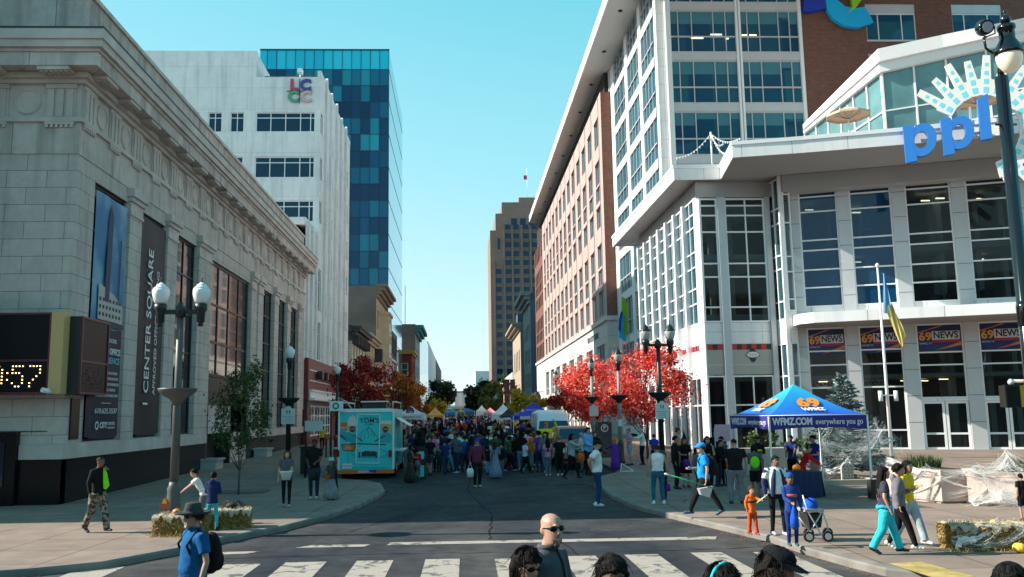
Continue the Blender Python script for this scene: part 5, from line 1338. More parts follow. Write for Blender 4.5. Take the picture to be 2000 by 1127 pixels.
def web(name,label,anchors,n,seed,r_=.008,parent=None,cat='decoration',spread=.25,sheets=5):
    """stretched threads and torn sheets of fake cobweb between anchor points"""
    rr=random.Random(seed); mb=MB(); sh=MB(); r=empty(name,tuple(anchors[0]),label,cat); r_*=.32
    J=lambda s_:Vector((rr.gauss(0,s_*.4),rr.gauss(0,s_*.25),rr.gauss(0,s_*.4)))
    for k in range(n):
        a=Vector(rr.choice(anchors)); b=Vector(rr.choice(anchors))
        if (a-b).length<.05: continue
        # a bundle of near-parallel threads fanning out at one end
        sag=rr.uniform(0,.18)*(a-b).length; nb=rr.randint(4,9); c1=a+J(spread*.6); c2=b+J(spread*.6)
        for q in range(nb):
            p=c1+J(spread*.15); e=c2+J(spread*.55); m_=(p+e)/2+Vector((0,0,-sag))+J(spread*.2); w_=r_*rr.uniform(.4,1.5)
            mb.tube([p,p.lerp(m_,.5)-Vector((0,0,sag*.2)),m_,m_.lerp(e,.5)-Vector((0,0,sag*.2)),e],[w_,w_*.7,w_*.6,w_*.7,w_],3,caps=False)
    for k in range(sheets):
        a=Vector(rr.choice(anchors)); b=Vector(rr.choice(anchors))
        if (a-b).length<.3: continue
        N=14; w0=rr.uniform(.05,.16); side=J(1).normalized(); rows=[]
        for i in range(N+1):
            t=i/N; c=a.lerp(b,t)+Vector((0,0,-.5*t*(1-t)*(a-b).length*.6)); w_=w0*(1-.65*math.sin(math.pi*t))*(1+.2*math.sin(i*2.3+k)); rows.append([sh._a(c+side*w_*(j/3-1)+Vector((0,-.01*math.sin(j*2+i),0))) for j in range(7)])
        for x_,y_ in zip(rows,rows[1:]):
            for j in range(6):
                if rr.random()<.82: sh.f.append([x_[j],x_[j+1],y_[j+1],y_[j]]); sh.sm.append(True)
    mb.build('strands',M_WEB,r); sh.build('sheets',M_WEB,r); return r
web('cobweb','white fake cobweb stretched over the lower branches of the blue spruce',[(sx_-1.2,sy_-1,.5),(sx_-1.35,sy_-.8,1.5),(sx_-.5,sy_-1.3,.9),(sx_+.3,sy_-1.3,1.3),(sx_+1.2,sy_-.9,.6),(sx_+1.5,sy_-.6,1.6),(sx_+.8,sy_-1.1,1.9),(sx_-.9,sy_-1.1,1.9)],80,5,.005,spread=.6,sheets=6)

# ================= street lamps =================
M_POST=mat('grey_green_post',(.085,.09,.085),.5,noise=.12,nscale=4); M_POSTD=mat('dark_green_iron',(.012,.02,.018),.4); M_POSTS=mat('weathered_silver_post',(.30,.30,.28),.45,noise=.2,nscale=3)
M_GLOBE=mat('frosted_globe',(.80,.80,.78),.35,spec=.6)
M_CLEAR=mat('clear_globe',(.42,.42,.40),.12,spec=.7)
def acorn(c,parent,cap,s=1.0):
    mb=MB(); mb.lathe([(.05,-.52),(.075,-.50),(.05,-.45),(.09,-.42),(.10,-.2),(.145,-.12),(.15,0),(.12,.01)],c,12); mb.build('lamp_holder',M_POSTD,parent)
    mb=MB(); mb.lathe([(.11,.01),(.155,.06),(.20,.22),(.205,.32),(.19,.36)],c,16,ripple=.02,nr=8); 
    if not cap: mb.lathe([(.19,.36),(.16,.40),(.12,.42),(.11,.46),(.06,.49),(.03,.52)],c,16)
    mb.build('globe',M_CLEAR if cap else M_GLOBE,parent)
    mb=MB()
    if cap: mb.lathe([(.21,.34),(.215,.37),(.15,.43),(.13,.50),(.05,.58),(.02,.62)],c,16)
    mb.lathe([(.02,.50),(.03,.54),(.012,.58),(.02,.61),(.004,.66)],(c[0],c[1],c[2]+(.08 if cap else 0)),8); mb.build('finial',M_POSTD,parent)
def lamp(kind,label,group,cap=False,post=M_POST,loc=(0,0,0),low=None):
    r=empty('street_lamp',(0,0,0),label,'street lamp',group)
    mb=MB(); mb.lathe([(.19,0),(.19,.12),(.165,.2),(.155,.75),(.14,.85),(.155,.92),(.12,1.0),(.11,1.08)],(0,0,0),16); mb.build('base',post,r)
    top=5.0 if kind==2 else 4.35
    mb=MB(); mb.lathe([(.10,1.08),(.092,2.9),(.082,3.3),(.07,top)],(0,0,0),16,ripple=.05,nr=8); mb.build('post',low or post,r)
    mb=MB(); mb.lathe([(.10,2.82),(.13,2.88),(.17,2.95),(.30,3.02),(.41,3.12),(.44,3.17),(.44,3.2),(.40,3.2),(.12,3.16)],(0,0,0),24); mb.build('planter_bowl',M_POSTD if cap or kind==1 else post,r)
    if kind==2:
        mb=MB(); mb.box(-.5,.5,-.045,.045,4.93,5.03); mb.lathe([(.12,4.86),(.12,5.1),(.06,5.16),(.06,5.2)],(0,0,0),10); mb.build('crossarm',M_POSTD,r)
        for s in (-1,1): acorn((s*.47,0,5.16),r,cap)
    else: acorn((0,0,top+.5-.05),r,cap)
    r.location=loc; return r
mb_=lambda x,y:(x,y,ground(y)+.14)
lamp(2,'tall double lamp with white acorn globes standing between hay bales on the left pavement',None,False,M_POST,mb_(-6.55,20.7))
lamp(2,'tall double lamp with black caps beside the hanging coffee cup sign on the right','street lamps with planter bowls',True,M_POSTD,mb_(PT(1290,33),33))
l1=lamp(1,'single white globe lamp with a pedestrian notice, behind the woman with the bucket','street lamps with planter bowls',False,M_POSTD,mb_(PT(564,36.4),36.4))
def lcopy(src,px,Y,label):
    c=copy_tree(src); c['label']=label; c.location=mb_(PT(px,Y),Y); return c
lcopy(l1,658,54,'single globe lamp rising behind the left edge of the food truck'); lcopy(l1,744,84,'single globe lamp just right of the food truck above the white tent')
lcopy(l1,767,97,'single globe lamp in front of the rust orange tree, second past the truck'); lcopy(l1,783,110,'single globe lamp among the orange leaves, third past the truck')
l2=lamp(1,'single capped lamp with silver post, nearest the red maples','street lamps with planter bowls',True,M_POSTD,mb_(PT(1210,42),42),low=M_POSTS)
lcopy(l2,1157,50,'single capped lamp between the two red maples, left of the nearest silver one'); lcopy(l2,1087,69,'single capped lamp in front of the sunlit limestone base, above the white van')
lcopy(l2,998,105,'single capped lamp beside the hanging dark banners over the crowd, right one'); lcopy(l2,985,120,'single capped lamp left of the hanging dark banners over the crowd')
# big black lamp near right edge
bl=empty('street_lamp',(*onY(2017,797,13.2)[:1],13.2,.14),'large glossy black lamp with hanging cream globe and two round floodlights, at the right edge','street lamp')
M_GBLK=mat('gloss_black',(.006,.006,.007),.15,coat=.6)
def bY(px,py,Y=13.2): return onY(px,py,Y)
bx=bY(1984,480)[0]; bx=(bY(1957,150)[0]+bY(1998,590)[0])/2
def zz_(py): return bY(1960,py)[1]
mb=MB(); mb.lathe([(.2,.14),(.2,.5),(.12,.7),(.10,1.2),(.095,zz_(150))],(bx,13.2,0),16,ripple=.06,nr=8); mb.build('post',M_GBLK,bl)
mb=MB(); mb.lathe([(.11,zz_(600)-.3),(.115,zz_(600)),(.1,zz_(595)+.05)],(bx,13.2,0),12); 
zt_=zz_(222); mb.tube([(bx-.17,13.2,zz_(243)),(bx+.17,13.2,zz_(243))],.02,6); mb.build('clamp',M_GBLK,bl)
hx=bY(1943,110)[0]; hy=12.85
mb=MB(); mb.lathe([(.02,zz_(38)),(.035,zz_(45)),(.01,zz_(48)),(.07,zz_(53)-.0),(.085,zz_(58)),(.06,zz_(64)),(.03,zz_(67)),(.13,zz_(69)),(.135,zz_(76)),(.115,zz_(78)),(.115,zz_(95)),(.17,zz_(107)),(.215,zz_(118)),(.22,zz_(123)),(.2,zz_(125))][::-1],(hx,hy,0),20); mb.build('lamp_head',M_GBLK,bl)
mb=MB(); mb.lathe([(.03,zz_(158)),(.10,zz_(154)),(.165,zz_(143)),(.19,zz_(131)),(.19,zz_(124))],(hx,hy,0),20); mb.build('globe',mat('cream_globe',(.75,.68,.52),.25,emit=(1,.85,.6),estr=.12),bl)
mb=MB(); 
for s,fx,fy in ((-1,1899,72),(1,1997,48)):
    X_,Z_=bY(fx,fy); mb.tube([(hx+s*.12,hy+.1,zz_(121)),(hx+s*.25,hy,zz_(121)),(hx+s*.36,hy,zz_(112)),(hx+s*.38,hy,zz_(92)),(X_,hy,Z_-.16)],.022,6)
    mb.tube([(X_-.12,hy-.05,Z_),(X_-.12,hy-.05,Z_-.12),(X_,hy,Z_-.16),(X_+.12,hy-.05,Z_-.12),(X_+.12,hy-.05,Z_)],.012,5)
mb.tube([(hx,hy,zz_(60)),(bx,13.2,zz_(150)+.1),(bx,13.2,zz_(150))],.05,8); mb.build('arms',M_GBLK,bl)
for s,fx,fy,gl in ((-1,1899,72,(.55,.5,.55)),(1,1997,48,(.45,.1,.5))):
    X_,Z_=bY(fx,fy); mb=MB(); mb.tube([(X_,hy+.06,Z_+.02),(X_,hy-.06,Z_-.02)],[.13,.11],16); f=mb.build('floodlight',M_GBLK,bl)
    mb=MB(); mb.tube([(X_,hy-.062,Z_-.02),(X_,hy-.068,Z_-.022)],[.085,.085],16); mb.build('lens',mat('lens%d'%s,gl,.1),f)
# pedestrian signal
X_,Z_=onY(1977,774,14.5); ps=empty('pedestrian_signal',(X_,14.5,Z_),'yellow and black pedestrian signal head with dark mesh visor at the right edge','traffic signal')
mb=MB(); mb.box(X_-.19,X_+.04,14.42,14.55,Z_-.18,Z_+.18); mb.box(X_-.20,X_+.05,14.36,14.42,Z_-.19,Z_+.19); mb.build('visor',M_BRONZE,ps)
mb=MB()
for k in range(12): mb.box(X_-.185+k*.02,X_-.18+k*.02,14.352,14.36,Z_-.17,Z_+.17); mb.box(X_-.19,X_+.04,14.351,14.359,Z_-.17+k*.029,Z_-.165+k*.029)
mb.build('visor_mesh',M_POSTD,ps)
mb=MB(); mb.box(X_+.055,X_+.24,14.36,14.62,Z_-.18,Z_+.18); mb.build('housing',mat('signal_yellow',(.62,.38,.02),.45),ps)
mb=MB(); mb.lathe([(.03,.19),(.05,.22),(.05,.25),(.02,.29)],(X_,14.5,Z_),10); mb.tube([(X_,14.5,Z_+.25),(X_+.9,14.5,Z_+.25)],.03,8); mb.tube([(X_+.9,14.5,0.1),(X_+.9,14.5,3.6)],.06,10); mb.build('mounting_pole',M_GREYP,ps)

# notices on posts
def notice(px,py,Y,w_,h_,label,arch=True,ped=True,m=None,lines=4):
    X,Z=onY(px,py,Y); r=empty('notice_sign',(X,Y,Z),label,'sign'); T=frame(0,Y,1,0,-1); mb=MB(T)
    P=[(X-w_/2,Z-h_/2),(X+w_/2,Z-h_/2),(X+w_/2,Z+h_/2)]
    if arch: P+=[(X+w_*.22,Z+h_/2),(X+w_*.15,Z+h_/2+w_*.13),(X,Z+h_/2+w_*.19),(X-w_*.15,Z+h_/2+w_*.13),(X-w_*.22,Z+h_/2)]
    P.append((X-w_/2,Z+h_/2)); mb.uprism(P,.0,.02); mb.build('plate',m or mat('notice_white',(.62,.62,.60),.5),r)
    if ped:
        mb=MB(T)
        for s in (-1,1):
            x=X+s*w_*.09; zc=Z+h_*.28; mb.disc_n(x,zc+h_*.10,w_*.035,.021,.025,seg=8); mb.uprism([(x-w_*.05,zc+h_*.06),(x+w_*.05,zc+h_*.06),(x+w_*.03,zc-h_*.04),(x+w_*.06,zc-h_*.12),(x+w_*.03,zc-h_*.12),(x,zc-h_*.05),(x-w_*.04,zc-h_*.12),(x-w_*.06,zc-h_*.12),(x-w_*.03,zc-h_*.02)],.021,.025)
        mb.build('pedestrian_symbol',M_AWB,r)
        for k,(s_,q) in enumerate((('Pedestrians cross',.8),('on sidewalk',.5),('please use the crossing',.62),('and watch for traffic',.55))): text(T,s_,X,Z-h_*(.02+.12*k),.023,h_*(.085 if k<2 else .06),M_AWB,r,ext=.002,stretch=w_*q)
    return r
notice(563,813,36.15,.56,.62,'white arched pedestrian notice on the dark lamp post left of the food truck')
notice(1293,803,32.7,.50,.58,'white arched pedestrian notice on the double lamp post at the right')
notice(1211,826,41.7,.18,.32,'small white parking notice on the silver lamp post near the red maples',False,False)
notice(1160,803,49.6,.5,.55,'white notice on the silver lamp post between the red maples',True,False)
notice(613,832,36.2,.72,.42,'blank grey sign back between two dark posts beside the food truck',False,False,m=M_GREYP)
p_=empty('sign_post',(PT(600,36.4),36.4,.2),'dark steel sign post carrying a blank grey plate, left of the food truck','post'); mb=MB(); xx=PT(599,36.4); mb.tube([(xx,36.35,.2),(xx,36.35,onY(599,782,36.35)[1])],.05,8); mb.lathe([(.06,0),(.06,.05),(.02,.08)],(xx,36.35,onY(599,782,36.35)[1]),8); mb.build('pole',M_POSTD,p_)
f0=foot(601,925,.14); 
bn_=empty('litter_bin',tuple(f0),'tall black street bin beside the sign post on the left pavement','bin'); mb=MB(); mb.box(f0.x-.28,f0.x+.28,f0.y-.25,f0.y+.25,f0.z,f0.z+1.1); mb.build('body',M_BRONZE,bn_); mb=MB(); mb.prism([(f0.x-.32,f0.y-.29),(f0.x+.32,f0.y-.29),(f0.x+.32,f0.y+.29),(f0.x-.32,f0.y+.29)],f0.z+1.1,f0.z+1.16); mb.box(f0.x-.2,f0.x+.2,f0.y-.26,f0.y-.251,f0.z+.8,f0.z+1.0); mb.build('lid',M_POSTD,bn_)
f0=foot(655,905,.14); hy_=empty('hydrant_post',tuple(f0),'slim dark red post with domed top by the left edge of the food truck','bollard'); mb=MB(); mb.lathe([(.14,0),(.14,.08),(.08,.12),(.08,1.15),(.12,1.18),(.12,1.26),(.09,1.36),(.03,1.42)],tuple(f0),12); mb.build('body',mat('hydrant_red',(.22,.02,.03),.4),hy_); mb=MB(); mb.lathe([(.085,.7),(.087,.78),(.085,.8)],tuple(f0),12); mb.build('band',M_WHITEP,hy_)
for k,(px,py,lab) in enumerate(((637,893,'front one of two thin grey posts left of the food truck'),(645,888,'rear one of two thin grey posts left of the food truck'))):
    f0=foot(px,py,.14); b=empty('bollard',tuple(f0),lab,'bollard',group='grey posts by the food truck'); mb=MB(); mb.lathe([(.07,0),(.05,.05),(.05,.95),(.06,1.0),(.03,1.05)],tuple(f0),10); mb.build('post',M_POSTD,b)
for k,(px,py,h_) in enumerate(((631,708,.5),(613,808,.3))): pass
X_,Z_=onY(657,793,36.6); ss_=empty('street_sign',(X_,36.6,Z_),'small white and green sign at the top left corner of the food truck','sign'); mb=MB(frame(0,36.6,1,0,-1)); mb.box(X_-.28,X_+.28,0,.03,Z_-.2,Z_+.2); mb.build('plate',M_WTXT,ss_); mb=MB(frame(0,36.6,1,0,-1)); mb.disc_n(X_-.02,Z_,.14,.03,.04,hole=.07); mb.build('green_mark',mat('mark_green',(.02,.25,.15),.5),ss_); mb=MB(); mb.tube([(X_-.2,36.65,.2),(X_-.2,36.65,Z_+.2)],.03,6); mb.build('pole',M_POSTD,ss_)

# parking meter kiosk
X0,_=onY(1180,850,47); f0=Vector((X0,47,ground(47)+.14)); pk=empty('parking_kiosk',tuple(f0),'grey parking pay station with a round white emblem behind the red pickup','kiosk')
mb=MB(); mb.box(f0.x-.38,f0.x+.38,46.8,47.2,f0.z,onY(1180,824,47)[1]); mb.build('cabinet',mat('kiosk_grey',(.06,.065,.06),.5),pk); mb=MB(frame(0,46.79,1,0,-1)); zc=onY(1179,836,47)[1]; mb.disc_n(f0.x,zc,.2,0,.02,hole=.15); mb.uprism([(f0.x-.06,zc-.12),(f0.x-.02,zc-.12),(f0.x-.02,zc),(f0.x+.08,zc+.02),(f0.x+.07,zc+.10),(f0.x-.06,zc+.12)],0,.02); mb.build('emblem',M_WTXT,pk)
# white granite planters by the bank wall
for px,py,lab in ((406,918,'white concrete planter box by the bank door, nearest of the two'),(510,893,'smaller white concrete planter box further along the bank wall')):
    f0=foot(px,py,.14); x=f0.x; 
    p=empty('planter_box',tuple(f0),lab,'planter',group='white planters by the bank wall'); mb=MB(); a=.42; 
    mb.prism([(x-.42,f0.y),(x+.35,f0.y),(x+.35,f0.y+1.3),(x-.42,f0.y+1.3)],f0.z,f0.z+.42); mb.build('box',mat('pale_concrete',(.45,.44,.42),.8,noise=.12,nscale=3),p)
    mb=MB(); 
    for q in ((x-.5,x+.43,f0.y-.06,f0.y+.05),(x-.5,x+.43,f0.y+1.25,f0.y+1.36),(x-.5,x-.38,f0.y+.05,f0.y+1.25),(x+.31,x+.43,f0.y+.05,f0.y+1.25)): mb.box(*q,f0.z+.42,f0.z+.50)
    mb.build('rim',MATS['pale_concrete'],p)
f0=foot(525,884,.14); ur=empty('stone_urn',tuple(f0),'dark stone urn on a thin stem against the bank wall','urn'); mb=MB(); mb.lathe([(.18,0),(.14,.08),(.12,.55),(.2,.6),(.36,.78),(.38,.84),(.3,.84)],tuple(f0),14); mb.build('bowl',M_BLACKG,ur)

# ================= food truck =================
M_TURQ=mat('turquoise_wrap',(.02,.60,.62),.35,coat=.2,noise=.03,nscale=2); M_INK=mat('wrap_ink',(.01,.035,.05),.4); M_ORA=mat('wrap_orange',(.75,.16,.03),.35); M_TYRE=mat('tyre_rubber',(.012,.012,.012),.8); M_CRM=mat('wrap_cream',(.72,.66,.58),.4); M_TAN=mat('wrap_amber',(.75,.35,.12),.4)
TY=36.9; x0,_=onY(661,880,TY); x1,_=onY(769,880,TY); zb=onY(715,917,TY)[1]; zt=onY(715,799,TY)[1]
tk=empty('food_truck',((x0+x1)/2,TY,.08),'turquoise coffee food truck parked at the left kerb, rear end decorated with mountains and drinks','truck')
Tt=frame(0,TY,1,0,-1)
mb=MB(); mb.prism([(x0,TY),(x1,TY),(x1,TY+5.6),(x0,TY+5.6)],zb,zt); mb.build('body',M_TURQ,tk)
mb=MB(Tt)
for a,b,c,d in ((x0-.02,x0+.05,zb,zt),(x1-.05,x1+.02,zb,zt),(x0+.05,x1-.05,zt-.12,zt+.02)): mb.box(a,b,-.02,.03,c,d)
mb.build('corner_trim',M_WHITEP,tk)
mb=MB(); mb.box(x0+.2,x1-.2,TY+5.6,TY+7.2,.55,2.1); mb.build('cab',M_WHITEP,tk)
mb=MB(Tt); mb.box(x0-.02,x1+.02,-.1,.10,zb-.16,zb-.003); mb.build('rear_bumper',M_ORA,tk)
mb=MB(Tt); w_=x1-x0; mb.box(x0+w_*.36,x0+w_*.66,.1,.12,zb-.13,zb-.04); mb.box(x0+w_*.33,x0+w_*.68,.25,.45,zb-.62,zb-.58); mb.build('step',M_GREYP,tk)
mb=MB(); 
mb.box(x0+.1,x1-.1,TY+.1,TY+5.5,.35,zb-.161); mb.build('chassis',M_TYRE,tk)
for xx_,lab in ((x0+.12,0),(x1-.12,0)):
    for yy in (TY+1.4,TY+5.9):
        mb=MB(); mb.tube([(xx_-.14,yy,.5),(xx_+.14,yy,.5)],.42,16); w=mb.build('wheel',M_TYRE,tk); mb=MB(); mb.tube([(xx_-.15,yy,.5),(xx_+.15,yy,.5)],.2,12); mb.build('rim',M_GREYP,w)
def tp(px,py): return onY(px,py,TY)
def tpoly(pts,m,nm,n0=.004,n1=.010): mb=MB(Tt); mb.uprism([tp(*p) for p in pts],n0,n1); return mb.build(nm,m,tk)
def tline(lines,m,nm,wd=.016,n1=.012):
    mb=MB(Tt)
    for ln in lines:
        q=[tp(*p) for p in ln]
        for a,b in zip(q,q[1:]):
            L=math.hypot(b[0]-a[0],b[1]-a[1]); 
            if L<1e-4: continue
            dx,dz=(b[0]-a[0])/L*wd,(b[1]-a[1])/L*wd; mb.uprism([(a[0]-dz/2-dx/2,a[1]+dx/2-dz/2),(b[0]-dz/2+dx/2,b[1]+dx/2+dz/2),(b[0]+dz/2+dx/2,b[1]-dx/2+dz/2),(a[0]+dz/2-dx/2,a[1]-dx/2-dz/2)],.005,n1)
    return mb.build(nm,m,tk)
# zoom coordinates of the rear picture -> photo pixels
Z7=lambda x,y:(640+x/5.93,770+y/5.93)
DR=[Z7(345,232),Z7(607,235),Z7(592,800),Z7(328,796)]
tline([DR+[DR[0]]],M_WHITEP,'door_frame',.03,.03)
tpoly([Z7(225,440),Z7(230,320),Z7(250,270),Z7(290,245),Z7(325,270),Z7(343,330),Z7(338,440)],M_CRM,'whipped_drink')
tpoly([Z7(235,365),Z7(340,365),Z7(335,440),Z7(245,440)],mat('wrap_coffee',(.55,.32,.2),.4),'coffee',.011,.014)
tpoly([Z7(150,325),Z7(228,325),Z7(232,420),Z7(150,415)],M_ORA,'orange_plaque'); text(Tt,'ENJOY',*tp(*Z7(188,388)),.013,.12,M_WTXT,tk,ext=.002,stretch=.30)
tpoly([Z7(612,310),Z7(742,305),Z7(738,345),Z7(614,345)],M_CRM,'drink_foam'); tpoly([Z7(614,345),Z7(738,345),Z7(722,450),Z7(622,440)],M_TAN,'iced_drink')
for x,y in ((288,405),(670,405)):
    u,z=tp(*Z7(x,y)); mb=MB(Tt); mb.disc_n(u,z,.12,.014,.018); mb.build('round_badge',M_INK,tk); text(Tt,"TOM'S",u,z,.02,.07,M_WTXT,tk,ext=.002,stretch=.18)
text(Tt,'TRAVELIN',*tp(*Z7(483,272)),.012,.09,M_INK,tk,ext=.002,stretch=.46); text(Tt,"TOM'S",*tp(*Z7(483,308)),.012,.26,M_INK,tk,ext=.002,stretch=.80,bold=.004); text(Tt,'- COFFEE -',*tp(*Z7(483,352)),.012,.085,M_INK,tk,ext=.002,stretch=.50)
# mountains, lake, dock, hills
tpoly([Z7(140,415),Z7(230,440),Z7(340,490),Z7(345,560),Z7(220,545),Z7(140,480)],mat('wrap_blue_green',(.015,.36,.43),.35),'hill_left'); tpoly([Z7(600,480),Z7(660,430),Z7(740,470),Z7(738,560),Z7(600,560)],MATS['wrap_blue_green'],'hill_right')
tline([[Z7(355,470),Z7(480,380),Z7(560,470),Z7(585,520)],[Z7(480,380),Z7(455,430),Z7(480,450),Z7(470,500)],[Z7(500,400),Z7(520,450),Z7(505,490)],[Z7(390,470),Z7(380,520)],[Z7(430,450),Z7(425,520)],[Z7(545,455),Z7(540,510)],[Z7(140,470),Z7(230,510),Z7(345,580)],[Z7(250,440),Z7(300,520)],[Z7(330,770),Z7(330,790)],[Z7(270,690),Z7(345,730),Z7(600,735),Z7(715,690),Z7(600,630)],[Z7(235,690),Z7(235,800)],[Z7(110,855),Z7(180,830)],[Z7(280,850),Z7(720,855)]],M_INK,'ink_lines',.013)
tline([[Z7(270,570),Z7(670,582)],[Z7(550,545),Z7(660,480)],[Z7(300,470),Z7(400,540)]],M_INK,'shore_line',.04,.016)
tpoly([Z7(140,455),Z7(160,480),Z7(175,480),Z7(190,510),Z7(205,515),Z7(225,550),Z7(140,480)],M_INK,'pine_silhouettes',.011,.016)
tpoly([Z7(400,590),Z7(560,590),Z7(600,640),Z7(560,670),Z7(360,670),Z7(340,630)],mat('wrap_pale',(.12,.62,.66),.3),'lake_shine',.0105,.012)
mb=MB(Tt)
for k in range(6): a=tp(*Z7(395+k*8-10*k*.2,715-k*11)); b=tp(*Z7(545-k*9,715-k*11)); mb.box(a[0],b[0],.013,.018,a[1]-.02,a[1]+.012)
for x,y,h in ((368,730,60),(405,712,45),(430,700,40),(520,700,40),(540,712,50),(560,730,60)): a=tp(*Z7(x,y)); mb.box(a[0]-.035,a[0]+.035,.013,.019,a[1],a[1]+h/5.93*.0215)
mb.build('dock',M_INK,tk)
tpoly([Z7(160,575),Z7(325,580),Z7(320,640),Z7(300,665),Z7(190,655),Z7(165,630)],M_INK,'sign_shadow',.011,.014); tpoly([Z7(170,582),Z7(315,587),Z7(310,635),Z7(295,655),Z7(192,648),Z7(173,625)],M_ORA,'orange_signboard',.015,.02)
text(Tt,"IT'S",*tp(*Z7(225,605)),.022,.1,M_WTXT,tk,ext=.002,stretch=.14); text(Tt,'LATTE',*tp(*Z7(228,630)),.022,.12,M_WTXT,tk,ext=.002,stretch=.30)
for x in (120,724):
    u,z=tp(*Z7(x,685)); mb=MB(Tt); mb.box(u-.06,u+.06,.02,.08,z-.14,z+.14); mb.build('tail_light',mat('tail_red',(.15,.01,.01),.2),tk)
u,z=tp(*Z7(227,832)); mb=MB(Tt); mb.box(u-.2,u+.2,.02,.035,z-.1,z+.1); mb.build('number_plate',M_WTXT,tk); text(Tt,'COF-6032',u,z,.037,.1,mat('plate_blue',(.03,.04,.2),.5),tk,ext=.002,stretch=.33)
u,z=tp(*Z7(525,885)); mb=MB(Tt); mb.box(u-.14,u+.14,.1,.2,z-.03,z+.04); mb.build('blue_cloth',MATS['emblem_blue'],tk)
# roof gear
mb=MB(); mb.box(x0+.95,x0+1.95,TY+.1,TY+.7,zt,zt+.28); mb.build('roof_unit',M_POSTD,tk); mb=MB(); mb.box(x0+.9,x0+2.0,TY+.0,TY+.75,zt+.281,zt+.33); mb.build('roof_unit_lid',M_WHITEP,tk)
mb=MB(); 
for s in (x0+.05,x1-.05): mb.tube([(s,TY+.1,zt+.02),(s,TY+.1,zt+.3),(s,TY+5,zt+.3),(s,TY+5,zt)],.03,6)
for k in range(9): a=k*.7; mb.tube([(x1-.35+.18*math.cos(a),TY+.3,zt+.16+.14*math.sin(a)),(x1-.35+.18*math.cos(a+.7),TY+.3,zt+.16+.14*math.sin(a+.7))],.015,5)
mb.tube([(x0,TY+.2,zt+.02),(x0-.05,TY+.2,zt+.5),(x0+.3,TY+.2,zt+.3),(x0+.5,TY+.2,zt+.02)],.03,6); mb.build('roof_rack',M_GREYP,tk)
mb=MB(); mb.face([(x1+.02,TY+1.0,2.35+.2),(x1+.6,TY+1.0,2.2),(x1+.6,TY+4,2.2),(x1+.02,TY+4,2.55)]); mb.box(x1,x1+.35,TY+1.2,TY+4,1.15,1.19); mb.build('serving_hatch',M_GREYP,tk)

# ================= tents =================
def tent(corners,zv0,zv1,zp,label,colr,vcol,grp=None,legs=True,zb=None,name='canopy_tent',sag=.10,curve=True):
    c=Vector((sum(p[0] for p in corners)/4,sum(p[1] for p in corners)/4)); g=ground(c.y)+.0 if zb is None else zb
    r=empty(name,(c.x,c.y,g),label,'tent',grp)
    mb=MB(); N=6
    for k in range(4):
        a=Vector((*corners[k],zv1)); b=Vector((*corners[(k+1)%4],zv1)); top=Vector((c.x,c.y,zp)); prev=None
        for i in range(N+1):
            t=i/N; row=[]
            for j in range(N+1):
                q=a.lerp(b,j/N); p=q.lerp(top,t); p.z=zv1+(zp-zv1)*(t**1.35 if curve else t)-sag*math.sin(math.pi*j/N)*(1-t)*math.sin(math.pi*min(1,t*1.5))*.5
                row.append(mb._a(p))
            if prev:
                for j in range(N): mb.f.append([prev[j],prev[j+1],row[j+1],row[j]]); mb.sm.append(True)
            prev=row
    mb.build('canopy',colr,r)
    for k in range(4):
        a=Vector(corners[k]); b=Vector(corners[(k+1)%4]); mb=MB(); M_=8; pr=None
        for j in range(M_+1):
            q=a.lerp(b,j/M_); lift=.08*math.sin(math.pi*j/M_)
            cur=(mb._a((q.x,q.y,zv1)),mb._a((q.x,q.y,zv0+lift)))
            if pr: mb.f.append([pr[0],cur[0],cur[1],pr[1]]); mb.sm.append(True)
            pr=cur
        mb.build('valance',vcol,r)
    if legs:
        for p in corners:
            mb=MB(); q=Vector(p).lerp(c,.015); mb.box(q.x-.025,q.x+.025,q.y-.025,q.y+.025,g,zv1-.02); mb.build('leg',M_WHITEP,r)
    return r
def tmat(name,c): return mat(name,c,.75,noise=.05,nscale=1.5)
th=R(4); fx,fy=PT(1500,25.5),25.5; S_=3.05
C4=[(fx,fy),(fx+S_*math.cos(th),fy+S_*math.sin(th)),(fx+S_*math.cos(th)-S_*math.sin(th),fy+S_*math.sin(th)+S_*math.cos(th)),(fx-S_*math.sin(th),fy+S_*math.cos(th))]
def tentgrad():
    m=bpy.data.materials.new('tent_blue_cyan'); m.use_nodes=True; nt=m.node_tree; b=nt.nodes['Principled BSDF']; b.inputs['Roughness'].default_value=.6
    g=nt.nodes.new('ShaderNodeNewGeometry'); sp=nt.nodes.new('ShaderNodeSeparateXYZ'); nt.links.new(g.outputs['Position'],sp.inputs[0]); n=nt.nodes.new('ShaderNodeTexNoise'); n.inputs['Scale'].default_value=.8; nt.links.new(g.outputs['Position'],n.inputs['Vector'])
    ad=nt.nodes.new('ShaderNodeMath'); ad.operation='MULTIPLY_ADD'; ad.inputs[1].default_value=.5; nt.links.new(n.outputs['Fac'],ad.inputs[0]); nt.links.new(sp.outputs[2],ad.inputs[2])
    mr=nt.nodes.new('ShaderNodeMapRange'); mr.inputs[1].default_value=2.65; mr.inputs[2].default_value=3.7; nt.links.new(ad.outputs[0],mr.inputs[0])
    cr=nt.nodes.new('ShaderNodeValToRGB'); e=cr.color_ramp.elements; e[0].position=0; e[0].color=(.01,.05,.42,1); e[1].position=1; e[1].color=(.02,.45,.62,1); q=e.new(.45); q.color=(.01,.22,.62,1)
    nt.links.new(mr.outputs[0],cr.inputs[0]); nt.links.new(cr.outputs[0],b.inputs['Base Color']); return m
M_NV=tmat('tent_navy',(.025,.02,.20))
zv1=onY(1500,812,25.5)[1]; zv0=onY(1500,841,25.5)[1]; zp=onY(1552,750,27.0)[1]
bt_=tent(C4,zv0,zv1,zp,'large blue news station canopy tent with cyan peak on the right pavement',tentgrad(),M_NV,zb=.14)
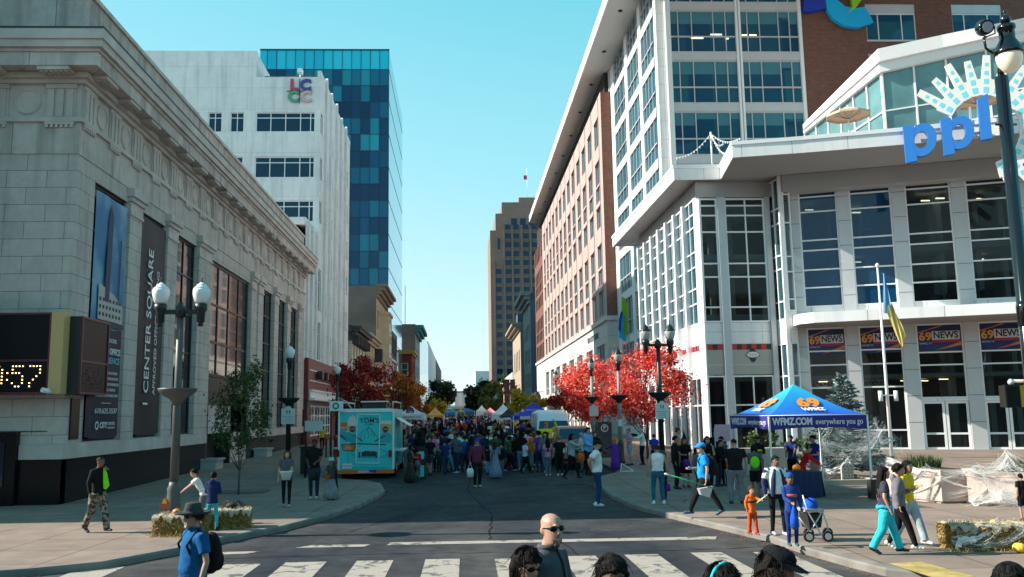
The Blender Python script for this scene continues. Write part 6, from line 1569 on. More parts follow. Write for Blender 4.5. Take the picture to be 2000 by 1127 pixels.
Tv,Lv=frame_pts(C4[0],C4[1],-1)
M_SIL=mat('silver_lettering',(.62,.64,.70),.5)
zc=(zv0+zv1)/2+.03
text(Tv,'WFMZ.COM',.72,zc,.01,.28,M_SIL,bt_,ext=.003,stretch=1.22,bold=.012); text(Tv,'everywhere you go',2.15,zc-.01,.01,.24,M_WTXT,bt_,ext=.003,stretch=1.45)
Tw,Lw=frame_pts(C4[3],C4[0],-1)
text(Tw,'WFMZ.COM',.8,zc,.01,.28,M_SIL,bt_,ext=.003,stretch=1.2,bold=.012); text(Tw,'everywhere you go',2.2,zc-.01,.01,.24,M_WTXT,bt_,ext=.003,stretch=1.3)
def onroof(T,L,s,u,hfrac,size,m,stretch,bold=0):
    """text laid on the sloping roof panel of the tent"""
    a=math.atan2(zp-zv1,L/2); ca,sa=math.cos(a),math.sin(a)
    def TT(x,n,z):  # z = distance up the slope
        back=z*ca; nn=n+.05
        hgt=zv1+(zp-zv1)*((back/(L/2))**1.35)
        return T(x,-back+nn*sa,hgt+nn*ca)
    return text(TT,s,u,hfrac,.0,size,m,bt_,ext=.003,stretch=stretch,bold=bold)
onroof(Tv,Lv,'69',1.55,.80,.62,NO,.72,.03); onroof(Tv,Lv,'WFMZ',1.55,.42,.26,M_WTXT,.72,.01)
onroof(Tw,Lw,'69',1.5,.80,.62,NO,.8,.03); onroof(Tw,Lw,'WFMZ',1.5,.42,.26,M_WTXT,.7,.01)
ribm=MB()
for k in range(4): ribm.tube([(*C4[k],zv1+.0),(*C4[(k+1)%4],zv1)],.012,4)
ribm.build('edge_piping',M_WTXT,bt_)
def tent_px(pk,ye0,ye1,xl,xr,Y,label,m,mv,grp='canopy tents down the street',depth=None,**k):
    X,zp_=onY(pk[0],pk[1],Y+1); z1=onY(pk[0],ye0,Y)[1]; z0=onY(pk[0],ye1,Y)[1]; a=onY(xl,ye0,Y)[0]; b=onY(xr,ye0,Y)[0]; d=depth or (b-a)
    return tent([(a,Y),(b,Y),(b,Y+d),(a,Y+d)],z0,z1,zp_,label,m,mv,grp,**k)
M_TW=tmat('tent_white',(.72,.72,.74)); M_TL=tmat('tent_lilac_white',(.55,.55,.70)); M_TO=tmat('tent_orange',(.72,.32,.08)); M_TB=tmat('tent_royal_blue',(.02,.035,.42)); M_TG2=tmat('tent_green',(.03,.40,.14)); M_TP=tmat('tent_pink',(.65,.25,.30)); M_TBK=tmat('tent_black',(.015,.015,.015)); M_TBL=tmat('tent_mid_blue',(.03,.18,.50)); M_TY=tmat('tent_yellow',(.7,.45,.08))
r=tent_px((802,793),809,821,774,829,66,'white tent with round coloured emblem just right of the food truck',M_TL,M_TW)
Tq=frame(0,66,1,0,-1); X_,Z_=onY(801,803,66.35); mb=MB(frame(0,66.35,1,0,-1)); mb.disc_n(X_,Z_,.3,.02,.05); mb.build('round_emblem',M_INK,r)
for dx,dz,c in ((-.09,.07,(.5,.05,.08)),(.09,.07,(.05,.08,.45)),(-.09,-.09,(.05,.4,.2)),(.09,-.09,(.7,.5,.2))): 
    mb=MB(frame(0,66.35,1,0,-1)); mb.disc_n(X_+dx,Z_+dz,.09,.05,.06,hole=.04); mb.build('emblem_letter',mat('em%d%d'%(dx*100,dz*100),c,.5),r)
text(Tq,'LEHIGH CARBON COMMUNITY COLLEGE',onY(800,815,66)[0],onY(800,815,66)[1],.02,.18,M_INK,r,ext=.003,stretch=1.7)
tent_px((851,795),811,816,832,867,86,'orange and white tent on the left, behind the white one',M_TO,M_TO)
tent_px((884,797),803,807,873,892,128,'small green tent far down the left side',M_TG2,M_TG2); tent_px((878,800),806,811,868,890,112,'small blue tent below the green one on the left',M_TBL,M_TBL)
tent_px((900,799),803,806,893,907,150,'small yellow tent in the far distance',M_TY,M_TY); tent_px((913,797),802,806,899,927,160,'mid blue tent in the middle of the far street',M_TBL,M_TBL)
tent_px((939,792),802,812,930,952,118,'white tent far down the right side, left of the pink one',M_TW,M_TW); tent_px((957,796),806,811,944,972,104,'pink tent in the distance on the right',M_TP,M_TP)
tent_px((984,789),809,822,960,1008,84,'white tent with orange trim in the right mid distance',M_TW,M_TW); r=tent_px((1000,797),812,817,976,1012,80,'black canopy in front of the white tent on the right',M_TBK,M_TBK)
r=tent_px((1045,785),812,820,1002,1090,58,'royal blue tent with a white phone number, beside the white van',M_TB,M_TB)
Tq=frame(0,58,1,0,-1); X_,Z_=onY(1038,816,58); text(Tq,'888-407',X_,Z_-.0,.02,.30,M_WTXT,r,ext=.003,stretch=1.55,bold=.01)
X_,Z_=onY(1041,801,58.6); T6=frame(0,58.75,1,0,-1); text(T6,'COMMUNITY BANK',X_,Z_,.3,.18,M_WTXT,r,ext=.003,stretch=1.0); mb=MB(T6); mb.uprism([(X_-.85,Z_-.1),(X_-.68,Z_+.12),(X_-.58,Z_-.1)],.3,.31); mb.build('triangle_mark',M_WTXT,r)

# ================= vehicles on the right =================
def loft(mb,secs,close=True):
    """secs: list of closed rings (same count) as 3D points"""
    idx=[[mb._a(p) for p in ring] for ring in secs]; n=len(idx[0])
    for a,b in zip(idx,idx[1:]):
        for j in range(n): mb.f.append([a[j],a[(j+1)%n],b[(j+1)%n],b[j]]); mb.sm.append(True)
    if close: mb.f.append(idx[0][::-1]); mb.f.append(idx[-1]); mb.sm+=[False,False]
def rrect(hw,z0,z1,r,y,xc,tw=1.0,n=4):
    """rounded section across the vehicle; tw = top width factor"""
    P=[]
    for cx_,cz_,a0 in ((hw*tw-r,z1-r,0),(-(hw*tw-r),z1-r,90),(-(hw-r),z0+r,180),(hw-r,z0+r,270)):
        for k in range(n+1): a=R(a0+90*k/n); P.append((xc+cx_+r*math.cos(a),y,cz_+r*math.sin(a)))
    return P
def van():
    Y0=46.2; xc=PT(1086,46.2); g=ground(46); r=empty('parked_van',(xc,Y0,g),'tall white high-roof van parked facing the camera behind the red pickup','van'); mb=MB()
    H=2.62
    S=[(0,.55,1.0,.90),(.12,.42,1.15,.94),(.75,.4,1.35,.96),(1.05,.4,1.5,.97)]
    sec=[rrect(.98*q,g+z0,g+z1,.12,Y0+y,xc) for y,z0,z1,q in S]
    sec+= [rrect(.99,g+.4,g+1.95,.15,Y0+1.45,xc,.90),rrect(.99,g+.4,g+2.40,.22,Y0+1.8,xc,.86),rrect(.99,g+.4,g+H,.28,Y0+2.3,xc,.86),rrect(.99,g+.4,g+H+.05,.28,Y0+3.5,xc,.86),rrect(.99,g+.4,g+H,.25,Y0+5.8,xc,.86)]
    loft(mb,sec); mb.build('body',mat('van_white',(.74,.76,.77),.3,coat=.4),r)
    mb=MB(); mb.face([(xc-.86,Y0+1.02,g+1.48),(xc+.86,Y0+1.02,g+1.48),(xc+.74,Y0+1.50,g+2.08),(xc-.74,Y0+1.50,g+2.08)]); mb.build('windscreen',mat('car_glass',(.01,.03,.045),.04,spec=.9),r)
    mb=MB(frame(0,Y0,1,0,-1)); mb.box(xc-.5,xc+.5,-.02,.03,g+.75,g+1.02); mb.build('grille',M_BRONZE,r); mb=MB(frame(0,Y0,1,0,-1)); mb.box(xc-.9,xc+.9,-.06,.06,g+.42,g+.62); mb.build('bumper',M_GREYP,r)
    for s in (-1,1):
        mb=MB(frame(0,Y0,1,0,-1)); mb.box(xc+s*.72-.16,xc+s*.72+.16,-.12,.02,g+.82,g+1.1); mb.build('headlight',M_GLOBE,r)
        mb=MB(); mb.box(xc+s*1.12-.1,xc+s*1.12+.1,Y0+1.1,Y0+1.2,g+1.35,g+1.75); mb.build('mirror',M_BRONZE,r)
        for yy in (1.0,4.6): mb=MB(); mb.tube([(xc+s*.88-.1,Y0+yy,g+.36),(xc+s*.88+.1,Y0+yy,g+.36)],.36,14); mb.build('wheel',M_TYRE,r)
van()
def pickup():
    Y0=40.0; xc=PT(1127,40.5); g=ground(41); r=empty('parked_pickup',(xc,Y0,g),'coppery red pickup truck parked facing the camera behind the crowd at the right kerb','car'); mb=MB(); hw=.98
    loft(mb,[rrect(hw*.92,g+.5,g+1.02,.1,Y0,xc),rrect(hw,g+.42,g+1.12,.12,Y0+.15,xc),rrect(hw,g+.42,g+1.18,.12,Y0+1.2,xc),rrect(hw,g+.42,g+1.2,.12,Y0+1.5,xc),rrect(hw,g+.42,g+1.2,.12,Y0+4.9,xc)]); mb.build('body',mat('copper_paint',(.42,.10,.06),.3,coat=.5,metal=.2),r)
    mb=MB(); loft(mb,[rrect(hw*.97,g+1.12,g+1.20,.03,Y0+1.15,xc,.95),rrect(hw*.96,g+1.12,g+1.86,.12,Y0+1.85,xc,.80),rrect(hw*.96,g+1.12,g+1.93,.14,Y0+2.4,xc,.80),rrect(hw*.96,g+1.12,g+1.86,.12,Y0+3.2,xc,.80),rrect(hw*.96,g+1.12,g+1.2,.03,Y0+3.6,xc,.95)]); mb.build('cab',MATS['copper_paint'],r)
    mb=MB(); mb.face([(xc-.80,Y0+1.22,g+1.26),(xc+.80,Y0+1.22,g+1.26),(xc+.68,Y0+1.74,g+1.80),(xc-.68,Y0+1.74,g+1.80)]); mb.build('windscreen',MATS['car_glass'],r)
    mb=MB(frame(0,Y0,1,0,-1)); mb.box(xc-.55,xc+.55,-.05,.03,g+.74,g+1.0); mb.build('grille',M_BRONZE,r)
    for s in (-1,1):
        mb=MB(frame(0,Y0,1,0,-1)); mb.box(xc+s*.74-.16,xc+s*.74+.16,-.1,.02,g+.78,g+1.0); mb.build('headlight',M_GLOBE,r)
        mb=MB(); mb.box(xc+s*1.1-.1,xc+s*1.1+.1,Y0+1.4,Y0+1.5,g+1.18,g+1.4); mb.build('mirror',MATS['copper_paint'],r)
        for yy in (.9,4.0): mb=MB(); mb.tube([(xc+s*.88-.12,Y0+yy,g+.38),(xc+s*.88+.12,Y0+yy,g+.38)],.38,14); mb.build('wheel',M_TYRE,r)
pickup()

# ================= flagpole, planters, bales etc =================
f0=Vector((onY(1742,893,42.5)[0],42.5,.3)); ft_=onY(1723,520,42.5); fp=empty('flagpole',tuple(f0),'tall white flagpole with ball top and two small floodlights by the news windows','flagpole')
mb=MB(); mb.tube([(f0.x,42.5,.3),(f0.x,42.5,ft_[1]-.1)],[.09,.045],10); mb.build('pole',M_WHITEP,fp); mb=MB(); mb.lathe([(.02,-.12),(.06,-.1),(.02,-.06),(.09,0),(.1,.06),(.07,.13),(.01,.17)],(f0.x,42.5,ft_[1]),12); mb.build('finial',M_WHITEF,fp)
zc=onY(1740,772,42.5)[1]; mb=MB(); mb.box(f0.x-.42,f0.x+.42,42.45,42.52,zc-.03,zc+.03); mb.build('crossbar',M_WHITEP,fp)
for s in (-1,1): mb=MB(); mb.tube([(f0.x+s*.38,42.4,zc-.28),(f0.x+s*.38,42.4,zc+.22)],.1,10); mb.build('floodlight',M_WHITEP,fp)
fg=empty('flag',(f0.x,42.5,ft_[1]-1),'limp flag, pale blue above yellow, hanging from the tall flagpole','flag')
def flagpart(top,bot,m,nm):
    mb=MB(); N=10; prev=None
    for i in range(N+1):
        t=i/N; row=[]
        for j in range(6):
            s=j/5; a=Vector(onY(*top,42.45)); b=Vector(onY(*bot,42.45))
            row.append(None)
    return mb
def cloth_quad(P,m,nm,parent,Y,amp=.07,N=12,K=8):
    """P: four photo corners tl,tr,br,bl"""
    q=[Vector(onY(*p,Y)) for p in P]; mb=MB(); prev=None
    for i in range(N+1):
        t=i/N; l=q[0].lerp(q[3],t); r_=q[1].lerp(q[2],t); row=[]
        for j in range(K+1):
            s=j/K; p=l.lerp(r_,s); row.append(mb._a((p.x,Y+amp*math.sin(s*9+t*3)*(.3+s),p.y)))
        if prev:
            for j in range(K): mb.f.append([prev[j],prev[j+1],row[j+1],row[j]]); mb.sm.append(True)
        prev=row
    return mb.build(nm,m,parent)
cloth_quad([(1724,533),(1727,535),(1742,612),(1726,612)],mat('flag_blue',(.16,.38,.62),.8),'blue_half',fg,42.4); cloth_quad([(1741,590),(1746,604),(1768,655),(1762,678)],mat('flag_yellow',(.75,.58,.18),.8),'yellow_half',fg,42.35); cloth_quad([(1728,600),(1742,592),(1764,676),(1758,672)],MATS['flag_yellow'],'yellow_fold',fg,42.38)
M_PLT=mat('pink_granite_planter',(.55,.43,.37),.75,noise=.08,nscale=4,world=True); M_SOIL=mat('soil',(.04,.03,.02),.95,noise=.3,nscale=10)
def grassclump(x,y,z,r_,h,n,m,parent,seed,nm='grass'):
    rr=random.Random(seed); mb=MB()
    for k in range(n):
        a=rr.uniform(0,6.283); q=r_*math.sqrt(rr.random()); b=Vector((x+q*math.cos(a),y+q*math.sin(a),z)); L=h*rr.uniform(.5,1.1); d=Vector((rr.gauss(0,.35),rr.gauss(0,.35),1)).normalized()*L
        s=Vector((-d.y,d.x,0)); s=(s.normalized() if s.length>1e-5 else Vector((1,0,0)))*.012; m_=b+d*.6; e=b+d+Vector((d.x,d.y,0))*.5
        mb.face([b-s,b+s,m_+s*.7,m_-s*.7]); mb.face([m_-s*.7,m_+s*.7,e])
    return mb.build(nm,m,parent)
def planter(poly,z0,z1,label,seed,grass=True):
    c=Vector((sum(p[0] for p in poly)/4,sum(p[1] for p in poly)/4)); r=empty('planter_box',(c.x,c.y,z0),label,'planter'); mb=MB()
    mb.prism([tuple(Vector(p).lerp(c,.10)) for p in poly],z0,z0+.06); mb.prism(poly,z0+.06,z1-.14); mb.prism([tuple(Vector(p).lerp(c,-.02)) for p in poly],z1-.135,z1); mb.build('box',M_PLT,r)
    mb=MB(); mb.prism([tuple(Vector(p).lerp(c,.12)) for p in poly],z1,z1+.02); mb.build('soil',M_SOIL,r)
    if grass: grassclump(c.x,c.y,z1+.02,.45,.38,500,L_GRN,r,seed,'plants')
    return r
q=foot(1841,984,.14); a=R(-18)
def sq(o,w1,w2,an): ux,uy=math.cos(an),math.sin(an); return [(o.x,o.y),(o.x+ux*w1,o.y+uy*w1),(o.x+ux*w1-uy*w2,o.y+uy*w1+ux*w2),(o.x-uy*w2,o.y+ux*w2)]
planter([(q.x,q.y),(q.x+.72,q.y+.0),(q.x+.5,q.y+2.6),(q.x-.72+.1,q.y+1.9)],.14,1.02,'pinkish granite planter with one dark side, nearest the entrance doors',3)
q2=foot(1893,985,.14); pl2=[(q2.x,q2.y),(q2.x+2.3,q2.y-2.0),(q2.x+3.2,q2.y-.6),(q2.x+.6,q2.y+1.2)]; planter(pl2,.14,1.0,'large pinkish granite planter at the right edge wrapped in white cobweb',4)
web('cobweb','dense white fake cobweb draped over the right edge granite planter',[(q2.x+.1,q2.y-.15,.95),(q2.x+.6,q2.y-.7,1.15),(q2.x+1.3,q2.y-1.3,.9),(q2.x+2.1,q2.y-1.9,1.0),(q2.x+.5,q2.y-.6,.4),(q2.x+1.1,q2.y-1.1,.25),(q2.x+1.8,q2.y-1.9,.2),(q2.x+1,q2.y-.2,1.35),(q2.x-.1,q2.y-.3,.2),(q2.x+1.9,q2.y-1.2,1.3)],120,8,.006,spread=.45,sheets=9)
web('cobweb','long strands of white fake cobweb strung between the two granite planters',[(q.x-.3,q.y+.2,1.0),(q.x+.1,q.y-.05,.75),(q.x+.75,q.y-.1,.95),(q2.x+.2,q2.y,1.0),(q2.x+.4,q2.y-.2,.6),(q.x-.8,q.y+1.2,1.25),(q.x-1.2,q.y+.8,.25)],40,9,.006,spread=.22,sheets=6)
# brown bollard light, low kerb bed, tombstone, pumpkins
bed=[foot(1612,948,.14),foot(1712,945,.14)]
kb=empty('planting_bed',(bed[0].x,bed[0].y,.14),'low stone edged planting bed round the blue spruce','planting bed')
mb=MB(); bx0,bx1,by=bed[0].x,bed[1].x,bed[0].y; mb.prism([(bx0,by),(bx1,by),(bx1+.1,by+.2),(bx0-.1,by+.2)],.14,.32); mb.prism([(bx0-.1,by+.2),(bx0+.1,by+.2),(bx0-.3,by+4),(bx0-.5,by+4)],.14,.32); mb.prism([(bx1-.1,by+.2),(bx1+.1,by+.2),(bx1+.5,by+4),(bx1+.3,by+4)],.14,.32); mb.build('edging',mat('sandstone_edge',(.42,.36,.28),.8,noise=.1,nscale=3),kb)
mb=MB(); mb.prism([(bx0,by+.18),(bx1,by+.18),(bx1+.35,by+4),(bx0-.35,by+4)],.14,.27); mb.build('soil',M_SOIL,kb)
tq=Vector((onY(1656,938,by+.4)[0],by+.4,.27)); ts=empty('tombstone_prop',tuple(tq),'small cream tombstone prop patterned with brown skulls in front of the spruce','prop')
mb=MB(frame(0,tq.y,1,0,-1)); zz=tq.z; W=.21; mb.uprism([(tq.x-W,zz),(tq.x+W,zz),(tq.x+W,zz+.42)]+[(tq.x+W*math.cos(t),zz+.42+W*.85*math.sin(t)) for t in [k*math.pi/8 for k in range(1,8)]]+[(tq.x-W,zz+.42)],-.04,.04); mb.build('slab',M_CREAM,ts)
mb=MB(frame(0,tq.y,1,0,-1)); rr=random.Random(2)
for i in range(5):
    for j in range(3): mb.disc_n(tq.x-.12+j*.12+(i%2)*.03,zz+.07+i*.1,.04,.041,.046,seg=8,hole=.018)
mb.build('skull_pattern',mat('brown_print',(.25,.15,.06),.7),ts)
M_PUMP=mat('pumpkin_orange',(.75,.25,.03),.5); M_GOURD=mat('gourd_yellow',(.80,.50,.05),.5); M_STEM=mat('stem',(.15,.12,.04),.8)
def pumpkin(x,y,z,r_,label,m=None,group=None,tall=.8):
    p=empty('pumpkin',(x,y,z),label,'pumpkin',group); mb=MB(); prof=[(.05*r_,0)]+[(r_*math.sin(math.pi*t/8),r_*tall*(1-math.cos(math.pi*t/8))) for t in range(1,8)]+[(.08*r_,r_*tall*1.93)]
    mb.lathe(prof,(x,y,z),24,ripple=.06,nr=8); mb.build('body',m or M_PUMP,p); mb=MB(); mb.tube([(x,y,z+r_*tall*1.9),(x+.1*r_,y,z+r_*tall*2.2),(x+.35*r_,y,z+r_*tall*2.45)],[.14*r_,.1*r_,.08*r_],6); mb.build('stem',M_STEM,p); return p
# hay bales
M_HAY=leafmat('straw',[(0,(.22,.13,.03)),(.5,(.42,.28,.08)),(1,(.60,.45,.18))],.8,.1); M_HAYC=mat('straw_core',(.24,.16,.05),.9,noise=.4,nscale=20)
M_BURL=mat('pale_cobweb_sheet',(.48,.42,.33),.9,noise=.12,nscale=4)
def bale(x,y,z,L,W,H,an,label,seed,sheet=True,group='straw bales round the lamp posts'):
    r=empty('straw_bale',(x,y,z),label,'straw bale',group); r.rotation_euler=(0,0,0); rr=random.Random(seed); ca,sa=math.cos(an),math.sin(an)
    T=lambda u,n,zz:(x+ca*u-sa*n,y+sa*u+ca*n,z+zz)
    mb=MB(T); mb.box(-L/2+.02,L/2-.02,-W/2+.02,W/2-.02,0,H-.02); mb.build('core',M_HAYC,r); s=MB(T)
    for k in range(int(2600*L)):
        f=rr.random()
        if f<.42: p=Vector((rr.uniform(-L/2,L/2),-W/2+rr.uniform(-.02,.03),rr.uniform(0,H)))
        elif f<.6: p=Vector((rr.uniform(-L/2,L/2),rr.uniform(-W/2,W/2),H+rr.uniform(-.03,.02)))
        elif f<.85: p=Vector((rr.choice((-L/2,L/2))+rr.uniform(-.02,.02),rr.uniform(-W/2,W/2),rr.uniform(0,H)))
        elif f<.93: p=Vector((rr.uniform(-L/2-.1,L/2+.1),-W/2-rr.random()**2*.18,.012))
        else: p=Vector((rr.uniform(-L/2,L/2),W/2,rr.uniform(0,H)))
        d=Vector((rr.gauss(0,.6),rr.gauss(0,.5),rr.gauss(0,.9))).normalized()*rr.uniform(.03,.09); w_=d.cross(Vector((rr.gauss(0,1),rr.gauss(0,1),rr.gauss(0,1)))).normalized()*.005
        s.face([p-d-w_,p-d+w_,p+d+w_,p+d-w_])
    s.build('straw',M_HAY,r)
    if sheet:
        mb=MB(T); N=44; idx=[]
        for i in range(N+1):
            row=[]
            for j in range(9):
                u=-L/2-.03+(L+.06)*i/N; t=j/8; drop=.09+.05*math.sin(i*.45+seed)+.04*math.sin(i*1.13+seed*2)+rr.uniform(-.02,.02)
                if t<.3: q=(u,-W/2-.035,H+.02-drop*(1-t/.3)); 
                elif t<.8: q=(u,-W/2-.02+(W+.04)*(t-.3)/.5,H+.03+.012*math.sin(i*.7+j))
                else: q=(u,W/2+.03,H+.02-.2*(t-.8)/.2)
                row.append(mb._a(q))
            idx.append(row)
        for i in range(N):
            for j in range(8): mb.f.append([idx[i][j],idx[i+1][j],idx[i+1][j+1],idx[i][j+1]]); mb.sm.append(True)
        mb.build('cobweb_sheet',M_BURL,r)
    return r
b1_=foot(342,1048,.14); bale(b1_.x+.05,b1_.y+.25,.14,1.05,.45,.42,R(-6),'straw bale with pale cover left of the big lamp post, a small sign on it',1)
b2_=foot(428,1036,.14); bale(b2_.x+.05,b2_.y+.5,.14,1.0,.45,.40,R(12),'straw bale with pale cover right of the big lamp post, behind the two children',2)
b3_=foot(1935,1076,.14); bale(b3_.x+.1,b3_.y+.3,.14,1.4,.5,.42,R(-4),'large straw bale with two yellow gourds at the right edge',3)
web('cobweb','thin white fake cobweb over the right hand straw bale',[(b3_.x-.55,b3_.y+.1,.5),(b3_.x+.2,b3_.y+.05,.57),(b3_.x+.7,b3_.y,.5),(b3_.x-.6,b3_.y,.3),(b3_.x-.1,b3_.y-.02,.25)],22,11,.005,spread=.2,sheets=5)
pumpkin(b3_.x+.25,b3_.y+.25,.56,.06,'small yellow gourd on top of the right hand straw bale',M_GOURD,tall=.7)
qg=foot(1992,1080,.14); pumpkin(qg.x,qg.y,.14,.11,'round yellow gourd on the pavement against the right hand straw bale',M_GOURD)
zb_=.56; xs_,zs_=onY(339,1010,b1_.y+.2); pumpkin(onY(345,1000,b1_.y+.3)[0],b1_.y+.3,.57,.09,'small orange pumpkin on the left straw bale by the lamp post',tall=.7)
sp_=empty('yard_sign',(onY(324,1000,b1_.y)[0],b1_.y+.2,.57),'little orange haunted house sign with an arrow stuck in the left straw bale','sign')
Yq=b1_.y+.15; Ty=frame(0,Yq,1,0,-1)
mb=MB(Ty); mb.uprism([onY(*p,Yq) for p in ((313,995),(331,993),(332,984),(329,977),(322,971),(316,978),(314,985))],0,.02); mb.build('house_shape',mat('sign_rust',(.45,.08,.03),.5),sp_)
mb=MB(Ty); mb.uprism([onY(*p,Yq) for p in ((317,984),(327,983),(325,976),(322,973),(319,977))],.021,.025); mb.build('window_shape',M_GOURD,sp_)
mb=MB(Ty); mb.uprism([onY(*p,Yq) for p in ((315,1000),(328,998),(328,996),(333,999),(328,1003),(328,1001),(315,1003))],0,.02); mb.build('arrow',mat('arrow_pink',(.6,.4,.38),.6),sp_)
X_,Z_=onY(323,998,Yq); mb=MB(); mb.tube([(X_,Yq+.02,.5),(X_,Yq+.02,Z_+.1)],.01,5); mb.build('stake',M_BRONZE,sp_)
spd=empty('toy_spider',(b2_.x+.2,b2_.y+.5,.56),'large black toy spider on the straw bale behind the children','decoration'); mb=MB(); cxs,cys=onY(452,995,b2_.y+.5)[0],b2_.y+.5
mb.lathe([(.01,0),(.08,.02),(.1,.07),(.06,.12),(.01,.13)],(cxs,cys,.57),10,sx=1.4); 
for s in (-1,1):
    for k in range(4): a=R(20+40*k); mb.tube([(cxs,cys,.62),(cxs+s*.15*math.cos(a-1),cys+.1*math.sin(a),.74),(cxs+s*.32*math.cos(a-1),cys+.2*math.sin(a),.58)],.012,5)
mb.build('body',M_TBK,spd)
# traffic signals far away
for px,Y,lab in ((890,172,'left one of the distant traffic signals hung over the street'),(907,172,'middle one of the distant traffic signals hung over the street'),(920,172,'right one of the distant traffic signals hung over the street')):
    X_,Z_=onY(px,765,Y); s_=empty('traffic_signal',(X_,Y,Z_),lab,'traffic signal',group='signals on the far mast arm'); mb=MB(); mb.box(X_-.22,X_+.22,Y-.15,Y+.15,Z_-.6,Z_+.6); mb.build('housing',M_BRONZE,s_)
    mb=MB(frame(0,Y-.15,1,0,-1)); 
    for k in (-1,0,1): mb.disc_n(X_,Z_+k*.36,.12,.0,.05,seg=8)
    mb.build('lenses',mat('lens_dark',(.08,.03,.02),.3),s_)
X_,Z_=onY(870,766,172.4); X2,_=onY(948,766,172.4); ma=empty('mast_arm',(X_,172.4,ground(172)),'thin dark mast arm with poles spanning the far street','traffic signal'); mb=MB(); mb.tube([(X_-1,172.4,Z_),(X2+1,172.4,Z_)],.12,6); mb.tube([(X_-1,172.4,1.2),(X_-1,172.4,Z_+.5)],.15,6); mb.tube([(X2+1,172.4,1.2),(X2+1,172.4,Z_+.5)],.15,6); mb.build('arm',M_BRONZE,ma)
# dark banners hung on the far right lamps
for k,(px,lab) in enumerate(((990,'dark maroon banner on the left of two lamp banners over the crowd'),(1001,'dark maroon banner on the right of two lamp banners over the crowd'))):
    X_,Z1=onY(px,742,100); _,Z0=onY(px,783,100); b=empty('lamp_banner',(X_,100,Z0),lab,'banner',group='maroon lamp banners'); mb=MB(); mb.box(X_-.28,X_+.28,99.98,100.02,Z0,Z1); mb.build('cloth',mat('banner_maroon',(.14,.03,.03),.7),b); mb=MB(); mb.box(X_-.3,X_+.3,99.97,100.03,Z1,Z1+.06); mb.build('rod',M_BRONZE,b)
# fallen leaves
def leaves(x0_,x1_,y0_,y1_,n,m,label,seed,up=.15):
    rr=random.Random(seed); mb=MB()
    for k in range(n):
        x=rr.uniform(x0_,x1_); y=rr.uniform(y0_,y1_); z=ground(y)+up+rr.uniform(0,.015); a=rr.uniform(0,6.28); s=rr.uniform(.025,.05); d=Vector((math.cos(a),math.sin(a),rr.uniform(-.3,.3)))*s; e=Vector((-math.sin(a),math.cos(a),rr.uniform(-.2,.2)))*s*.6; p=Vector((x,y,z)); mb.face([p-d,p+e,p+d,p-e])
    o=mb.build('fallen_leaves',m,None,label=label,cat='leaves',kind='stuff'); return o
leaves(7.2,13.5,42,72,3500,L_RED,'carpet of fallen red leaves under the red maples',1)
rr=random.Random(77); mb=MB()
for tab,s in ((KL,1),(KRr,-1)):
    for k in range(220):
        y=rr.uniform(14,33); x=interp(tab,y)+s*abs(rr.gauss(0,.18))+s*.03; p=Vector((x,y,ground(y)+.012)); a=rr.uniform(0,6.28); q_=rr.uniform(.015,.035); mb.face([p+Vector((q_*math.cos(a),q_*math.sin(a),0)),p+Vector((-q_*math.sin(a),q_*math.cos(a),.01))*.6,p-Vector((q_*math.cos(a),q_*math.sin(a),0)),p+Vector((q_*math.sin(a),-q_*math.cos(a),.01))*.6])
mb.build('gutter_leaves',L_ORG,None,label='dry brown leaves scattered along both kerbs and gutters',cat='leaves',kind='stuff')
# shrubs and decorations behind the tent
for px,py,Y,n,lab in ((1475,868,36,700,'leafy green shrub in a bed behind the left part of the blue tent'),(1515,872,37,800,'second leafy green shrub behind the blue tent, nearer its middle pole'),(1585,885,36,500,'yellowish green shrub behind the men in blue shirts')):
    X_,Z_=onY(px,py,Y); tree(X_,Y,1.5,.75,.2,L_GRN,lab,'shrub',n=n,leaf=.08,name='shrub',seed=px,tr=.03,lobes=6)
X_=PT(1480,34.5); lp=empty('low_planter_wall',(X_,34.5,.2),'long low pinkish wall planter behind the people queuing at the tent','planter'); mb=MB(); mb.box(X_-.9,PT(1525,34.5)+.3,34.5,35.1,.2,1.2); mb.build('wall',M_PLT,lp)
# ================= people =================
M_SKIN=mat('skin',(.5,.3,.2),.55,oc=True,noise=.05,nscale=9); M_CLO=mat('cloth',(.5,.5,.5),.9,spec=.2,oc=True,noise=.22,nscale=7,bump=.9,bscale=9); M_HAIR=mat('hair',(.03,.02,.015),.7,spec=.15,oc=True,noise=.4,nscale=40,bump=.45,bscale=60); M_SHOE=mat('shoe',(.1,.1,.1),.5,oc=True)
def camo(name,cols,sc):
    m=bpy.data.materials.new(name); m.use_nodes=True; nt=m.node_tree; b=nt.nodes['Principled BSDF']; b.inputs['Roughness'].default_value=.85
    t=nt.nodes.new('ShaderNodeTexCoord'); n=nt.nodes.new('ShaderNodeTexNoise'); n.inputs['Scale'].default_value=sc; n.inputs['Detail'].default_value=2; nt.links.new(t.outputs['Object'],n.inputs['Vector'])
    cr=nt.nodes.new('ShaderNodeValToRGB'); cr.color_ramp.interpolation='CONSTANT'; e=cr.color_ramp.elements
    for i,(p,c) in enumerate(cols): q=e[i] if i<2 else e.new(p); q.position=p; q.color=(*c,1)
    nt.links.new(n.outputs['Fac'],cr.inputs[0]); nt.links.new(cr.outputs[0],b.inputs['Base Color']); return m
M_CAMO=camo('camouflage_cloth',[(0,(.02,.018,.014)),(.45,(.10,.085,.06)),(.53,(.30,.26,.20)),(.60,(.05,.045,.03))],9)
M_FLOR=camo('floral_cloth',[(0,(.012,.012,.012)),(.60,(.25,.16,.12)),(.66,(.012,.012,.012))],30)
SK=dict(light=(.50,.29,.21),tan=(.42,.235,.155),brown=(.20,.10,.06),dark=(.075,.04,.028),pale=(.43,.245,.175))
